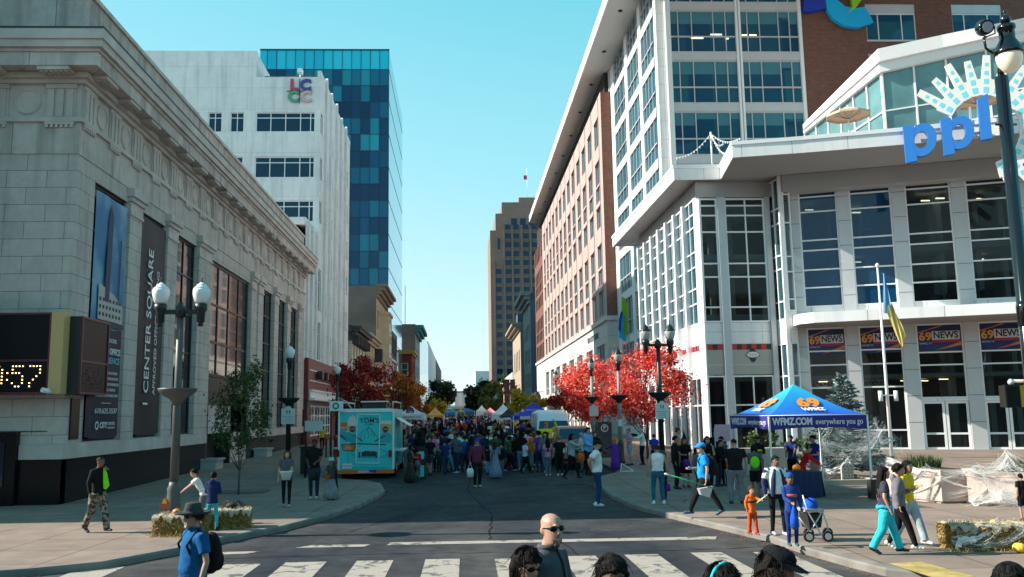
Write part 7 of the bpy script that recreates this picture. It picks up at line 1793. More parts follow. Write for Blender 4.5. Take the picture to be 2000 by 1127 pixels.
def ell(mb,c,rx,ry,rz,seg=14,rings=8,rot=None):
    idx=[]
    for i in range(1,rings):
        t=math.pi*i/rings; row=[]
        for j in range(seg):
            a=2*math.pi*j/seg; v=Vector((rx*math.sin(t)*math.cos(a),ry*math.sin(t)*math.sin(a),rz*math.cos(t)))
            if rot is not None: v=rot@v
            row.append(mb._a(Vector(c)+v))
        idx.append(row)
    tv=Vector((0,0,rz)); bv=Vector((0,0,-rz))
    if rot is not None: tv=rot@tv; bv=rot@bv
    t_=mb._a(Vector(c)+tv); b_=mb._a(Vector(c)+bv)
    for j in range(seg):
        mb.f.append([t_,idx[0][j],idx[0][(j+1)%seg]]); mb.sm.append(True); mb.f.append([idx[-1][(j+1)%seg],idx[-1][j],b_]); mb.sm.append(True)
    for a,b in zip(idx,idx[1:]):
        for j in range(seg): mb.f.append([a[j],b[j],b[(j+1)%seg],a[(j+1)%seg]]); mb.sm.append(True)
def rings(mb,L,seg=18,ripple=0,nr=7,ph=0,caps=True):
    """L: (cx,cy,cz,rx,ry) stacked closed rings"""
    idx=[]
    for k,(x,y,z,rx,ry) in enumerate(L):
        rp=ripple*(1-k/len(L)) if ripple else 0
        idx.append([mb._a((x+rx*(1+rp*math.sin(nr*2*math.pi*j/seg+ph))*math.cos(2*math.pi*j/seg),y+ry*(1+rp*math.sin(nr*2*math.pi*j/seg+ph))*math.sin(2*math.pi*j/seg),z)) for j in range(seg)])
    for a,b in zip(idx,idx[1:]):
        for j in range(seg): mb.f.append([a[j],a[(j+1)%seg],b[(j+1)%seg],b[j]]); mb.sm.append(True)
    if caps: mb.f.append(idx[0][::-1]); mb.f.append(idx[-1]); mb.sm+=[True,True]
def fuse(mb,vox,it=3,fac=.5,noise=0):
    """weld overlapping closed shapes into one continuous skin"""
    me=bpy.data.meshes.new('t'); me.from_pydata(mb.v,[],mb.f); bm=bmesh.new(); bm.from_mesh(me); bmesh.ops.recalc_face_normals(bm,faces=bm.faces); bm.to_mesh(me); bm.free()
    o=bpy.data.objects.new('t',me); col.objects.link(o)
    m=o.modifiers.new('r','REMESH'); m.mode='VOXEL'; m.voxel_size=vox; m.use_smooth_shade=True
    if it: s=o.modifiers.new('s','SMOOTH'); s.factor=fac; s.iterations=it
    dg=bpy.context.evaluated_depsgraph_get(); dg.update(); out=bpy.data.meshes.new_from_object(o.evaluated_get(dg)); bpy.data.objects.remove(o); bpy.data.meshes.remove(me)
    out.polygons.foreach_set('use_smooth',[True]*len(out.polygons)); return out
def add(me,name,m,parent,color=None):
    me.materials.clear(); me.materials.append(m); me.name=name; o=bpy.data.objects.new(name,me); col.objects.link(o); o.parent=parent
    if color: o.color=(*color,1)
    return o
def ik(a,b,l1,l2,hint):
    d=b-a; L=min(d.length,(l1+l2)*.999); dn=d.normalized(); q=(l1*l1-l2*l2+L*L)/(2*L); h=math.sqrt(max(0,l1*l1-q*q)); hp=hint-dn*hint.dot(dn)
    hp=hp.normalized() if hp.length>1e-5 else Vector((0,1,0)); return a+dn*q+hp*h, a+dn*L
ARM=dict(down=(.06,.02,-.52),bent=(-.06,-.28,-.28),front=(-.12,-.30,-.36),pocket=(-.02,-.06,-.44),phone=(-.05,-.32,-.12),face=(-.12,-.16,.10),back=(-.14,.16,-.40),
  reach=(.0,-.50,-.12),out=(.30,-.25,-.20),swingf=(.05,-.24,-.42),swingb=(.08,.22,-.44),wide=(.16,.02,-.48),up=(.1,-.15,.38),hold=(-.16,-.24,-.20),table=(-.05,-.42,-.34),hang=(.09,-.05,-.51))
def person(x,y,h,face,label,top=((.1,.1,.1),'tee'),bottom=((.03,.03,.04),'trousers'),hair=((.02,.014,.01),'short'),skin='tan',arms=('down','down'),legs='stand',hat=None,
    extras=(),vox=None,z=None,kid=0,wide=1.0,lean=0,headturn=0,headtilt=0,shoes=(.02,.02,.02),group=None,detail=True,name='person',topmat=None,botmat=None,scarf=None,headpos=None,cat='person',bv=None):
    """one figure: welded body, clothing as children. Faces -Y before turning."""
    g=ground(y) if z is None else z
    if vox is None: vox=.016 if y<26 else .021
    if bv is None and detail and y>26: bv=.018
    r=empty(name,(x,y,g),label,cat,group,rz=R(face)); S=h/1.75; W=wide
    hk=1+.32*kid; sk=SK[skin]; hz=.93-.10*kid; 
    V=Vector
    hip=V((0,0,hz)); sh=V((0,-math.sin(R(lean))*(1.46-.02*kid-hz),hz+(1.46-.04*kid-hz)*math.cos(R(lean))))
    neck=sh+V((0,-.01-.3*math.sin(R(lean))*.2,.06)); hc=V((0,neck.y-.03-math.sin(R(lean))*.06,sh.z+.178+.02*kid))
    shx=.165*W*(1-.12*kid)
    # legs
    st={'stand':((.09,0),(-.09,0)),'wide':((.15,-.02),(-.15,.02)),'walk':((.08,-.28),(-.08,.30)),'walk2':((.08,.26),(-.08,-.26)),'stride':((.09,-.42),(-.09,.42)),'half':((.09,-.12),(-.09,.10)),'apart':((.2,0),(-.17,0))}[legs]
    LG=[]
    for s,(fx,fy) in zip((1,-1),st):
        lift=.06 if fy>.2 else 0
        hp_=V((s*.095*W,0,hz-.02)); an=V((fx*1.0,fy,.085+lift)); kn,an=ik(hp_,an,(hz-.1)*.505,(hz-.1)*.50,V((0,-1,0))); LG.append((hp_,kn,an,lift))
    AR=[]
    for s,a in zip((1,-1),arms):
        t=ARM[a] if isinstance(a,str) else a; S0=sh+V((s*shx,0,-.035)); tgt=S0+V((s*t[0],t[1],t[2]))*(1-.12*kid); hint=V((s*.5,.8,-.3)) if t[2]<.2 else V((s*1,.2,-.6)); el,wr=ik(S0,tgt,.285*(1-.1*kid),.25*(1-.1*kid),hint); AR.append((S0,el,wr,s))
    RT=Matrix.Rotation(R(headturn),3,'Z')@Matrix.Rotation(R(headtilt),3,'X')
    def H(p): return hc+RT@(V(p)*hk)
    sc=lambda me:me.transform(Matrix.Scale(S,4)) or me
    # --- body
    mb=MB()
    def hrings(L):
        n=16; idx=[]
        for (yy,zz,rx,ry) in L: idx.append([mb._a(H((rx*math.cos(2*math.pi*j/n),yy+ry*math.sin(2*math.pi*j/n),zz))) for j in range(n)])
        for a,b in zip(idx,idx[1:]):
            for j in range(n): mb.f.append([a[j],a[(j+1)%n],b[(j+1)%n],b[j]]); mb.sm.append(True)
        mb.f.append(idx[0][::-1]); mb.f.append(idx[-1]); mb.sm+=[True,True]
    hrings([(-.046,-.112,.034,.032),(-.036,-.095,.054,.056),(-.022,-.06,.064,.076),(-.010,-.02,.069,.090),(0,.02,.074,.096),(.004,.06,.073,.094),(.006,.09,.058,.074),(.008,.108,.032,.042),(.008,.113,.01,.012)])
    if detail:
        mb.tube([H((0,-.086,.02)),H((0,-.112,-.022)),H((0,-.098,-.034))],[.010,.016,.012],6)
        for s in (-1,1): ell(mb,H((s*.074,.005,-.005)),.012,.022,.032,8,6)
        ell(mb,H((0,-.082,-.066)),.026,.014,.012,8,6); ell(mb,H((0,-.085,.036)),.05,.014,.010,8,6)
    mb.tube([sh+V((0,.01,-.02)),neck,hc+V((0,.01,-.06))],[.062*W,.052,.05],10)
    rings(mb,[(0,0,hz-.06,.12*W,.09),(0,0,hz,.14*W,.10),(0,hip.y*.5+sh.y*.3,hz+.2,.12*W,.09),(0,sh.y*.7,sh.z-.15,.15*W,.105),(0,sh.y,sh.z-.03,.13*W,.08),(0,sh.y,sh.z+.03,.065,.055)])
    for hp_,kn,an,lift in LG: mb.tube([hp_,hp_.lerp(kn,.5),kn,kn.lerp(an,.35),an],[.074*W,.062,.042,.046,.034],9)
    for S0,el,wr,s in AR:
        mb.tube([S0+V((-s*.04,0,0)),S0,S0.lerp(el,.5),el,el.lerp(wr,.4),wr],[.045,.052,.045,.038,.036,.025],8)
        d=(wr-el).normalized(); side=d.cross(V((0,-1,0))); side=side.normalized() if side.length>.1 else V((1,0,0)); nrm=side.cross(d).normalized()
        if detail:
            pm=wr+d*.045; Rm=Matrix((side,nrm,d)).transposed(); ell(mb,pm,.038,.018,.055,10,6,Rm)
            for k,(o_,L) in enumerate(((-.027,.062),(-.009,.072),(.009,.068),(.026,.052))):
                b0=pm+side*o_+d*.035; mb.tube([b0,b0+d*L*.45+nrm*.006*s,b0+d*L*.8+nrm*.026,b0+d*L*.9+nrm*.040],[.0095,.009,.008,.007],6)
            b0=wr+d*.03-side*.03; mb.tube([b0,b0+d*.03-side*.022+nrm*.01,b0+d*.052-side*.022+nrm*.024],[.012,.010,.008],6)
        else: ell(mb,wr+d*.06,.032,.02,.075,8,6,Matrix((side,nrm,d)).transposed())
    body=add(sc(fuse(mb,bv or (min(vox,.013) if detail else vox),1,.4)),'body',M_SKIN,r,sk)
    if detail:
        mb=MB()
        for s in (-1,1): ell(mb,H((s*.030,-.0865,.014)),.0135,.006,.0075,8,6); ell(mb,H((s*.032,-.094,.034)),.020,.006,.004,8,6)
        me=bpy.data.meshes.new('eyes'); me.from_pydata(mb.v,[],mb.f); sc(me); add(me,'eyes_and_brows',M_HAIR,r,(.012,.008,.006))
        mb=MB(); ell(mb,H((0,-.0915,-.063)),.024,.006,.008,8,6); me=bpy.data.meshes.new('m'); me.from_pydata(mb.v,[],mb.f); sc(me); add(me,'mouth',M_SKIN,r,(sk[0]*.7,sk[1]*.42,sk[2]*.42))
    # --- top
    tc,ts=top
    mb=MB(); hem=hz-.02 if ts not in('tank','crop') else hz+.04
    if ts in('hoodie','sweater','jacket'): hem=hz-.07
    if ts=='coat': hem=hz-.25
    bul=1.10 if ts in('hoodie','jacket','coat') else 1.0
    ly=lambda f:sh.y*f
    belly=.025*(W-1)*4
    rings(mb,[(0,-belly*.2,hem,.162*W*bul,.118*W*bul),(0,-belly,hz+.12,.140*W*bul,.118*W*bul+belly*.6),(0,ly(.45)-belly*.5,hz+.22,.150*W*bul,.115*W*bul+belly*.4),(0,ly(.75),sh.z-.16,.172*W*bul,.125*W*bul),(0,ly(.95),sh.z-.05,.178*W*bul,.105*W*bul),(0,ly(1),sh.z+.015,.135*W*bul,.08*bul),(0,ly(1.02),sh.z+.045,.075,.062)])
    for S0,el,wr,s in AR:
        kx=1.12*bul
        if ts in('hoodie','sweater','jacket','coat','shirt'): mb.tube([S0+V((-s*.07,0,-.015)),S0,S0.lerp(el,.5),el,el.lerp(wr,.5),wr-(wr-el)*.03],[.07*kx,.070*kx,.058*kx,.052*kx,.047*kx,.038*kx],9)
        elif ts in('tee','polo','dress'): e_=S0.lerp(el,.66); mb.tube([S0+V((-s*.07,0,-.015)),S0,S0.lerp(e_,.5),e_],[.068*kx,.070*kx,.066*kx,.064*kx],9)
    if ts=='hoodie': ell(mb,V((0,sh.y+.085,sh.z+.02)),.11,.06,.09)
    if ts in('jacket','polo','shirt'): mb.tube([V((.065*math.cos(a),sh.y-.005+.06*math.sin(a),sh.z+.05)) for a in [k*math.pi/6 for k in range(13)]],.016,5,caps=False)
    add(sc(fuse(mb,vox,2,.5)),'top',topmat or M_CLO,r,tc)
    # --- bottom
    bc,bs=bottom; mb=MB()
    if bs in('skirt','dress','gown'):
        low={'skirt':.50,'dress':.42,'gown':.06}[bs]; wd={'skirt':.24,'dress':.25,'gown':.34}[bs]
        rings(mb,[(0,0,low,wd,wd*.85),(0,0,low+(hz-low)*.35,wd*.85,wd*.7),(0,0,low+(hz-low)*.75,.185,.145),(0,0,hz+.05,.145*W,.11),(0,0,hz+.10,.135*W,.10)],28,ripple=.09,nr=9)
        me=bpy.data.meshes.new('s'); me.from_pydata(mb.v,[],mb.f); me.polygons.foreach_set('use_smooth',[True]*len(me.polygons)); add(sc(me),'skirt',botmat or M_CLO,r,bc)
    else:
        rings(mb,[(0,0,hz-.13,.135*W,.10),(0,0,hz-.05,.158*W,.118),(0,0,hz+.05,.148*W,.108),(0,0,hz+.075,.14*W,.10)])
        for hp_,kn,an,lift in LG:
            k_={'leggings':.9,'jeans':1.02,'trousers':1.12,'baggy':1.38,'flare':1.1,'shorts':1.12}[bs]
            if bs=='shorts': e_=hp_.lerp(kn,.85); mb.tube([hp_,hp_.lerp(e_,.5),e_],[.090*W*k_,.085*k_,.078*k_],10)
            else: mb.tube([hp_,hp_.lerp(kn,.5),kn,kn.lerp(an,.5),an+V((0,0,-.02))],[.088*W*k_,.080*k_,.066*k_,.060*k_,(.046 if bs!='flare' else .085)*k_*(1.25 if bs=='baggy' else 1)],10)
        add(sc(fuse(mb,vox,2,.5)),'shorts' if bs=='shorts' else 'trousers',botmat or M_CLO,r,bc)
    # --- shoes
    mb=MB()
    for hp_,kn,an,lift in LG:
        p=an+V((0,0,-.085)); tl=Matrix.Rotation(R(28 if lift else 0),3,'X')
        for (yy,zz,rx,rz_) in ((.055,.045,.036,.045),(0,.05,.040,.052),(-.07,.040,.044,.040),(-.13,.030,.042,.030)): ell(mb,p+tl@V((0,yy,zz)),rx,.05,rz_,10,6)
        mb.tube([p+V((0,.02,.06)),p+V((0,.012,.12))],.042,8)
    add(sc(fuse(mb,.012 if detail and y<26 else .02,1,.4)),'shoes',M_SHOE,r,shoes)
    # --- hair
    hcx,hs_=hair
    if hs_!='none':
        mb=MB()
        def cap_(zlow,grow,back):
            n=18; rows=[]
            for k in range(9):
                t=k/8*math.pi*.5; row=[]
                for j in range(n):
                    a=2*math.pi*j/n; fr=max(0,-math.sin(a)); zl=zlow+(.080-zlow)*fr**.45+(.012*math.sin(a*7)+.006*math.sin(a*17))  # hairline higher over the face
                    z_=.02+(.118+grow-.02)*math.cos(t) if k<6 else None
                    rr_=math.sin(min(t,math.pi*.5))
                    zz=(.10+grow)*math.cos(t)+.015; 
                    zz=max(zz,zl) if k<8 else zl
                    row.append(mb._a(H(((.078+grow)*rr_*math.cos(a),.006+(.100+grow)*rr_*math.sin(a),zz))))
                rows.append(row)
            for a_,b_ in zip(rows,rows[1:]):
                for j in range(n): mb.f.append([a_[j],a_[(j+1)%n],b_[(j+1)%n],b_[j]]); mb.sm.append(True)
            mb.f.append(rows[0][::-1]); mb.f.append(rows[-1]); mb.sm+=[True,True]
        cap_(-.045 if hs_!='buzz' else 0,.012 if hs_!='buzz' else .004,0)
        if hs_ in('long','verylong'):
            L_={'long':.26,'verylong':.46}[hs_]
            pts=[H((0,.06,.06)),H((0,.085,-.04))]; b0=pts[-1]; pts+= [b0+V((0,.035,-L_*.5)),b0+V((0,.035,-L_)),b0+V((0,.03,-L_-.05))]
            for dx in (-.055,0,.055):
                mb.tube([p+V((dx*(1+.1*i),-abs(dx)*.5,0)) for i,p in enumerate(pts)],[.05,.055,.055,.045,.015],8)
            for s in (-1,1): mb.tube([H((s*.06,0,.06)),H((s*.083,-.005,-.03)),H((s*.085,.01,-.12)),H((s*.08,.03,-.12))+V((0,0,-L_*.4))],[.022,.026,.03,.012],7)
        if hs_=='bob' :
            for s in (-1,0,1): mb.tube([H((s*.05,.05,.05)),H((s*.075,.045,-.04)),H((s*.075,.035,-.13))],[.05,.048,.03],8)
        if hs_=='pony': mb.tube([H((0,.08,.05)),H((0,.15,.02)),H((0,.155,-.12)),H((0,.14,-.24))],[.03,.035,.03,.01],8)
        if hs_=='bun': ell(mb,H((0,.075,.105)),.045,.045,.04)
        if hs_=='curly':
            rq=random.Random(int(x*100)+5)
            for k in range(46):
                a=rq.uniform(0,6.283); t=rq.uniform(0,1.7)
                if math.sin(a)<-.3 and t>1.0: continue
                ell(mb,H(((.085)*math.sin(t)*math.cos(a),.01+.105*math.sin(t)*math.sin(a),.015+.105*math.cos(t))),.030,.030,.028,7,5)
        hm=fuse(mb,.011 if detail and y<26 else .018,1,.3); sc(hm)
        if y<12:   # loose strands over the cap
            rq=random.Random(int(x*77+y*13)); st=MB(); Ls={'long':.24,'verylong':.42,'curly':.07,'bob':.14,'short':.05,'buzz':.02}.get(hs_,.08)
            for k in range(420):
                a=rq.uniform(0,6.283); t=rq.uniform(.0,1.35); fr=-math.sin(a)
                p0=H((.088*math.sin(t)*math.cos(a),.008+.112*math.sin(t)*math.sin(a),.02+.112*math.cos(t))); t2=min(1.75,t+rq.uniform(.25,.7)) if fr<.3 else min(1.1,t+.3)
                p1=H((.095*math.sin(t2)*math.cos(a+.2),.010+.120*math.sin(t2)*math.sin(a+.2),.015+.115*math.cos(t2))); g_=V((rq.gauss(0,.012),rq.gauss(0,.012),0))
                P_=[p0,p0.lerp(p1,.5)+V((0,0,.008))+g_*.5,p1+g_]
                if t2>1.2 and fr<.35: P_.append(p1+g_*2+V((rq.gauss(0,.02),rq.gauss(0,.02),-Ls*rq.uniform(.4,1))))
                st.tube(P_,[.0022]*(len(P_)-1)+[.0008],3,caps=False)
            me2=bpy.data.meshes.new('st'); me2.from_pydata(st.v,[],st.f); sc(me2); bm=bmesh.new(); bm.from_mesh(hm); bm.from_mesh(me2); bm.to_mesh(hm); bm.free(); bpy.data.meshes.remove(me2)
        add(hm,'hair',M_HAIR,r,hcx)
    # --- hats
    if hat:
        hcol,hk_=hat; mb=MB()
        def hring(L,n=20):
            idx=[]
            for (zz,rx,ry,yy) in L: idx.append([mb._a(H((rx*math.cos(2*math.pi*j/n),yy+ry*math.sin(2*math.pi*j/n),zz))) for j in range(n)])
            for a,b in zip(idx,idx[1:]):
                for j in range(n): mb.f.append([a[j],a[(j+1)%n],b[(j+1)%n],b[j]]); mb.sm.append(True)
            mb.f.append(idx[-1]); mb.sm.append(True)
        if hk_=='cap':
            hring([(.045,.090,.112,.004),(.085,.090,.112,.004),(.115,.070,.09,.006),(.130,.035,.05,.006),(.133,.005,.005,.006)])
            P=[]; Q=[]
            for j in range(9):
                a=math.pi+math.pi*j/8; P.append(mb._a(H((.088*math.cos(a),-.02+.09*math.sin(a),.056)))); Q.append(mb._a(H((.085*math.cos(a),-.03+.175*math.sin(a),.040-.02*abs(math.cos(a))))))
            for j in range(8): mb.f.append([P[j],P[j+1],Q[j+1],Q[j]]); mb.sm.append(True)
        elif hk_=='brim': hring([(.075,.085,.105,0),(.05,.13,.15,0),(.045,.17,.20,0),(.075,.20,.215,0),(.05,.17,.20,0),(.055,.095,.115,0),(.10,.088,.105,0),(.165,.075,.09,0),(.18,.055,.07,0),(.165,.02,.03,0)])
        elif hk_=='bucket': hring([(.03,.125,.145,0),(.055,.10,.12,0),(.12,.085,.10,0),(.135,.05,.06,0),(.137,.005,.005,0)])
        elif hk_=='witch': hring([(.07,.19,.20,0),(.075,.085,.10,0),(.18,.05,.06,0),(.30,.02,.02,.03),(.36,.004,.004,.06)])
        elif hk_=='beanie': hring([(.03,.088,.11,.005),(.09,.09,.11,.005),(.13,.06,.07,.005),(.145,.01,.01,.005)])
        elif hk_=='headband': mb.tube([H((.088*math.cos(a),.005,.02+.108*math.sin(a))) for a in [math.pi*k/10 for k in range(11)]],.012,6)
        me=bpy.data.meshes.new('h'); me.from_pydata(mb.v,[],mb.f); me.polygons.foreach_set('use_smooth',[True]*len(me.polygons)); add(sc(me),'hat' if hk_!='headband' else 'headband',M_CLO,r,hcol)
    # --- extras that move with the wearer
    def put(mb,nm,m,c=None,fz=None):
        if fz: me=fuse(mb,fz,1)
        else: me=bpy.data.meshes.new(nm); me.from_pydata(mb.v,[],mb.f); me.polygons.foreach_set('use_smooth',mb.sm)
        return add(sc(me),nm,m,r,c)
    hand=lambda k:AR[k][2]+(AR[k][2]-AR[k][1]).normalized()*.08
    for e in extras:
        k,c=e[0],(e[1] if len(e)>1 else (.02,.02,.02)); mb=MB()
        if k=='glasses':
            for s in (-1,1): ell(mb,H((s*.034,-.087,.013)),.031,.010,.020,10,6,RT@Matrix.Rotation(R(s*16),3,'Z'))
            mb.tube([H((-.064,-.074,.020)),H((-.03,-.096,.022)),H((0,-.099,.020)),H((.03,-.096,.022)),H((.064,-.074,.020))],.0045,4); 
            for s in (-1,1): mb.tube([H((s*.063,-.074,.018)),H((s*.078,0,.012))],.004,4)
            put(mb,'sunglasses',M_SCR if c==(.02,.02,.02) else M_CLO,c)
        elif k=='goatee': ell(mb,H((0,-.074,-.098)),.032,.020,.024,10,6); ell(mb,H((0,-.090,-.047)),.030,.007,.006,8,6); [ell(mb,H((s*.031,-.080,-.072)),.006,.010,.026,6,5) for s in (-1,1)]; put(mb,'beard',M_HAIR,c)
        elif k=='teeth': ell(mb,H((0,-.093,-.062)),.019,.005,.006,8,6); put(mb,'teeth',M_WTXT)
        elif k=='backpack':
            ell(mb,V((0,sh.y+.20,sh.z-.25)),.17,.12,.25); ell(mb,V((0,sh.y+.28,sh.z-.34)),.12,.07,.13)
            for s in (-1,1): mb.tube([V((s*.10,sh.y+.12,sh.z-.03)),V((s*.12,sh.y-.02,sh.z+.05)),V((s*.13,sh.y-.125*W,sh.z-.12)),V((s*.14,sh.y-.06,sh.z-.33)),V((s*.12,sh.y+.14,sh.z-.42))],.02,6)
            put(mb,'backpack',M_CLO,c,.016)
        elif k=='drawbag':
            ell(mb,V((0,sh.y+.15,sh.z-.28)),.15,.06,.20)
            for s in (-1,1): mb.tube([V((s*.05,sh.y+.14,sh.z-.10)),V((s*.11,sh.y+.02,sh.z+.055)),V((s*.14,sh.y-.10,sh.z-.15))],.008,5)
            put(mb,'drawstring_bag',M_CLO,c,.014)
        elif k in('bagR','bagL'):
            p=hand(0 if k=='bagR' else 1)+V((0,0,-.03)); mb.tube([p+V((-.04,0,0)),p+V((-.08,0,-.14))],.006,4); mb.tube([p+V((.04,0,0)),p+V((.08,0,-.14))],.006,4); mb.tube([p+V((0,0,-.12)),p+V((0,0,-.22)),p+V((0,0,-.44))],[.09,.13,.12],10); put(mb,'carrier_bag',M_CLO,c)
        elif k in('pailR','pailL'):
            p=hand(0 if k=='pailR' else 1)+V((0,0,-.02)); mb.lathe([(.085,-.25),(.12,-.08),(.125,-.075)],p,14); mb.tube([p+V((.12*math.cos(a),0,-.08+.09*math.sin(a))) for a in [math.pi*j/8 for j in range(9)]],.005,4); put(mb,'candy_pail',M_CLO,c)
        elif k=='longpail': # drawstring sack nearly to the ground
            p=hand(e[2])+V((0,0,-.02)); mb.tube([p,p+V((0,0,-.12)),p+V((0,0,-.3)),p+V((0,0,-.52)),p+V((0,0,-.58))],[.015,.05,.10,.11,.04],10); put(mb,'drawstring_sack',M_CLO,c)
        elif k=='tub':
            p=V((0,-.36,hz+.06)); mb.lathe([(.13,-.14),(.19,.10),(.205,.11),(.205,.13),(.18,.12)],p,20,sy=.75)
            for s in (-1,1): mb.tube([p+V((s*.19,-.05,.12)),p+V((s*.21,0,.16)),p+V((s*.19,.05,.12))],.012,6)
            put(mb,'white_tub',M_CLO,c)
        elif k=='bandana': mb.tube([H((.045,-.06,-.13))+V((0,-.02,0)),V((.05,sh.y-.16,sh.z-.10)),V((.08,sh.y-.18,sh.z-.38)),V((.05,sh.y-.18,sh.z-.46))],[.02,.05,.075,.03],9); put(mb,'green_pouch',M_CLO,c,.012)
        elif k=='watch': p=AR[e[2]][2]; d=(p-AR[e[2]][1]).normalized(); mb.tube([p-d*.015,p+d*.015],.034,10); put(mb,'wrist_watch',M_GREYP)
        elif k=='openjacket':
            for s in (-1,1): mb.tube([V((s*.06,sh.y-.10,sh.z+.0)),V((s*.12,sh.y*.7-.13,sh.z-.22)),V((s*.13,-.12,hz+.12)),V((s*.14,-.10,hz-.08))],[.03,.055,.06,.05],8)
            ell(mb,V((0,sh.y*.8+.05,sh.z-.25)),.19*W,.11,.30); 
            for S0,el,wr,s in AR: mb.tube([S0+V((-s*.05,0,0)),S0,el,wr],[.075,.078,.06,.046],9)
            put(mb,'open_jacket',M_CLO,c,.016)
        elif k=='cape':
            rings(mb,[(0,.16,.15,.26,.05),(0,.15,.6,.22,.05),(0,sh.y+.12,sh.z-.1,.16,.05),(0,sh.y+.08,sh.z+.03,.10,.05)],20,ripple=.12,nr=5); put(mb,'cape',M_CLO,c)
        elif k=='stripe': # contrasting band round the chest
            rings(mb,[(0,ly(.6),sh.z-.26,.172*W,.130*W),(0,ly(.7),sh.z-.18,.180*W,.134*W)]); put(mb,'chest_band',M_CLO,c)
        elif k=='collar': mb.tube([V((.07*math.cos(a),sh.y-.01+.065*math.sin(a),sh.z+.055)) for a in [j*math.pi/6 for j in range(13)]],.02,6,caps=False); put(mb,'collar',M_CLO,c)
        elif k=='zip': mb.tube([V((0,sh.y-.075,sh.z+.05)),V((0,sh.y-.115*W,sh.z-.06)),V((0,sh.y*.8-.135*W,sh.z-.2))],.007,5); put(mb,'zip',M_CLO,c)
        elif k=='kneepatch':
            for hp_,kn,an,lift in LG: ell(mb,kn+V((0,-.05,0)),.04,.03,.05,8,6)
            put(mb,'torn_knees',M_SKIN,sk)
        elif k=='wrap': # tied clothing round the waist and hips
            mb.tube([V((.165*math.cos(a),.13*math.sin(a),hz+.04+.02*math.sin(3*a))) for a in [j*math.pi/8 for j in range(17)]],.04,7,caps=False)
            for dx in (.08,.16): mb.tube([V((dx,-.13,hz+.02)),V((dx+.06,-.17,hz-.18)),V((dx,-.16,hz-.36))],[.05,.045,.03],8)
            put(mb,'tied_sleeves',M_CLO,c,.016)
        elif k=='lettering':
            me=None
            T=lambda u,n,zz:(u*S,(-.14*W-n+sh.y*.7-belly)*S,(sh.z-.2)*S+zz)
            o=text(T,e[2],0,e[4] if len(e)>4 else 0,.0,e[3],M_CLO,r,ext=.004); o.data.transform(Matrix.Identity(4)); o.color=(*c,1)
            # built in local space already
            M=mw(r)
            for v in o.data.vertices: v.co=M@v.co
    return r
BK=(.009,.009,.011); NV=(.015,.025,.09); GY=(.13,.13,.14); WH=(.75,.75,.74); JN=(.04,.09,.19); DJN=(.02,.035,.08); LJN=(.16,.30,.42); BRH=(.035,.017,.009); BLH=(.006,.005,.004); GRH=(.35,.34,.33); GIN=(.55,.13,.02); RD=(.45,.02,.02); OR=(.75,.14,.02); PK=(.62,.24,.38); PU=(.14,.03,.32); BL=(.02,.10,.50); TE=(.03,.45,.55); KH=(.38,.27,.17); YE=(.80,.55,.03); GN=(.02,.28,.06); MA=(.14,.03,.06)
def stand(px,py,top_py,*a,up=None,**k):
    """figure from its feet pixel and head-top pixel"""
    u=.145 if up is None else up
    f=foot(px,py,u); hgt=onY(px,top_py,f.y)[1]-(ground(f.y)+u); return person(f.x,f.y,hgt,*a,z=ground(f.y)+u,**k)
def near(px,top_py,Y,*a,up=.01,**k):
    X,Z=onY(px,top_py,Y); hgt=Z-up; hb=k.pop('hatup',0); return person(X,Y,hgt-hb,*a,z=up,**k)
# --- foreground row on the crossing (only heads and shoulders show)
near(1067,1003,7.1,58,'bald man with dark sunglasses and goatee, laughing, in a grey quarter-zip top',((.07,.078,.09),'sweater'),(DJN,'jeans'),(BLH,'none'),'pale',('bent','down'),wide=1.12,vox=.014,bv=.0085,extras=(('glasses',),('goatee',(.12,.10,.09)),('teeth',),('collar',(.07,.078,.09)),('zip',(.02,.02,.02))),headturn=-34)
near(1013,1066,6.5,25,'woman with dark hair and dark glasses in black, looking down beside the bald man',(BK,'tee'),(BK,'jeans'),((.007,.005,.005),'bob'),'tan',('hold','hold'),wide=1.05,headtilt=22,headturn=8,extras=(('glasses',),),vox=.014,lean=8)
near(1191,1089,5.6,5,'person with windblown black hair, only the forehead showing at the bottom edge',(BK,'tee'),(BK,'jeans'),((.006,.005,.004),'curly'),'brown',headtilt=10)
near(1404,1102,5.4,20,'person with smooth black hair and a turquoise headband at the bottom edge',(GY,'tee'),(BK,'jeans'),((.005,.005,.005),'long'),'tan',hat=(TE,'headband'),headtilt=10)
near(1503,1066,5.9,62,'woman in a black baseball cap with long black hair, looking down to the right',((.10,.09,.08),'tank'),(BK,'jeans'),((.006,.005,.004),'verylong'),'tan',hat=(BK,'cap'),hatup=.02,headtilt=18)
near(1497,1117,5.0,10,'dark haired person just below the woman in the black cap at the bottom edge',(BK,'tee'),(BK,'jeans'),((.02,.012,.009),'long'),'tan')
near(1968,1105,5.4,-10,'person with curly black hair cut off by the bottom edge at far right',(BK,'tee'),(BK,'jeans'),((.005,.005,.005),'curly'),'brown')
near(384,981,10.2,-52,'man in a dark brimmed hat, sunglasses and blue polo shirt carrying a black backpack',((.004,.09,.25),'polo'),(GY,'trousers'),(BRH,'short'),'tan',('hang','hang'),'half',hat=((.05,.052,.055),'brim'),hatup=.06,wide=1.25,extras=(('glasses',),('goatee',(.6,.58,.55)),('backpack',BK),('collar',(.004,.08,.22)),('watch',BK,0)),vox=.014)
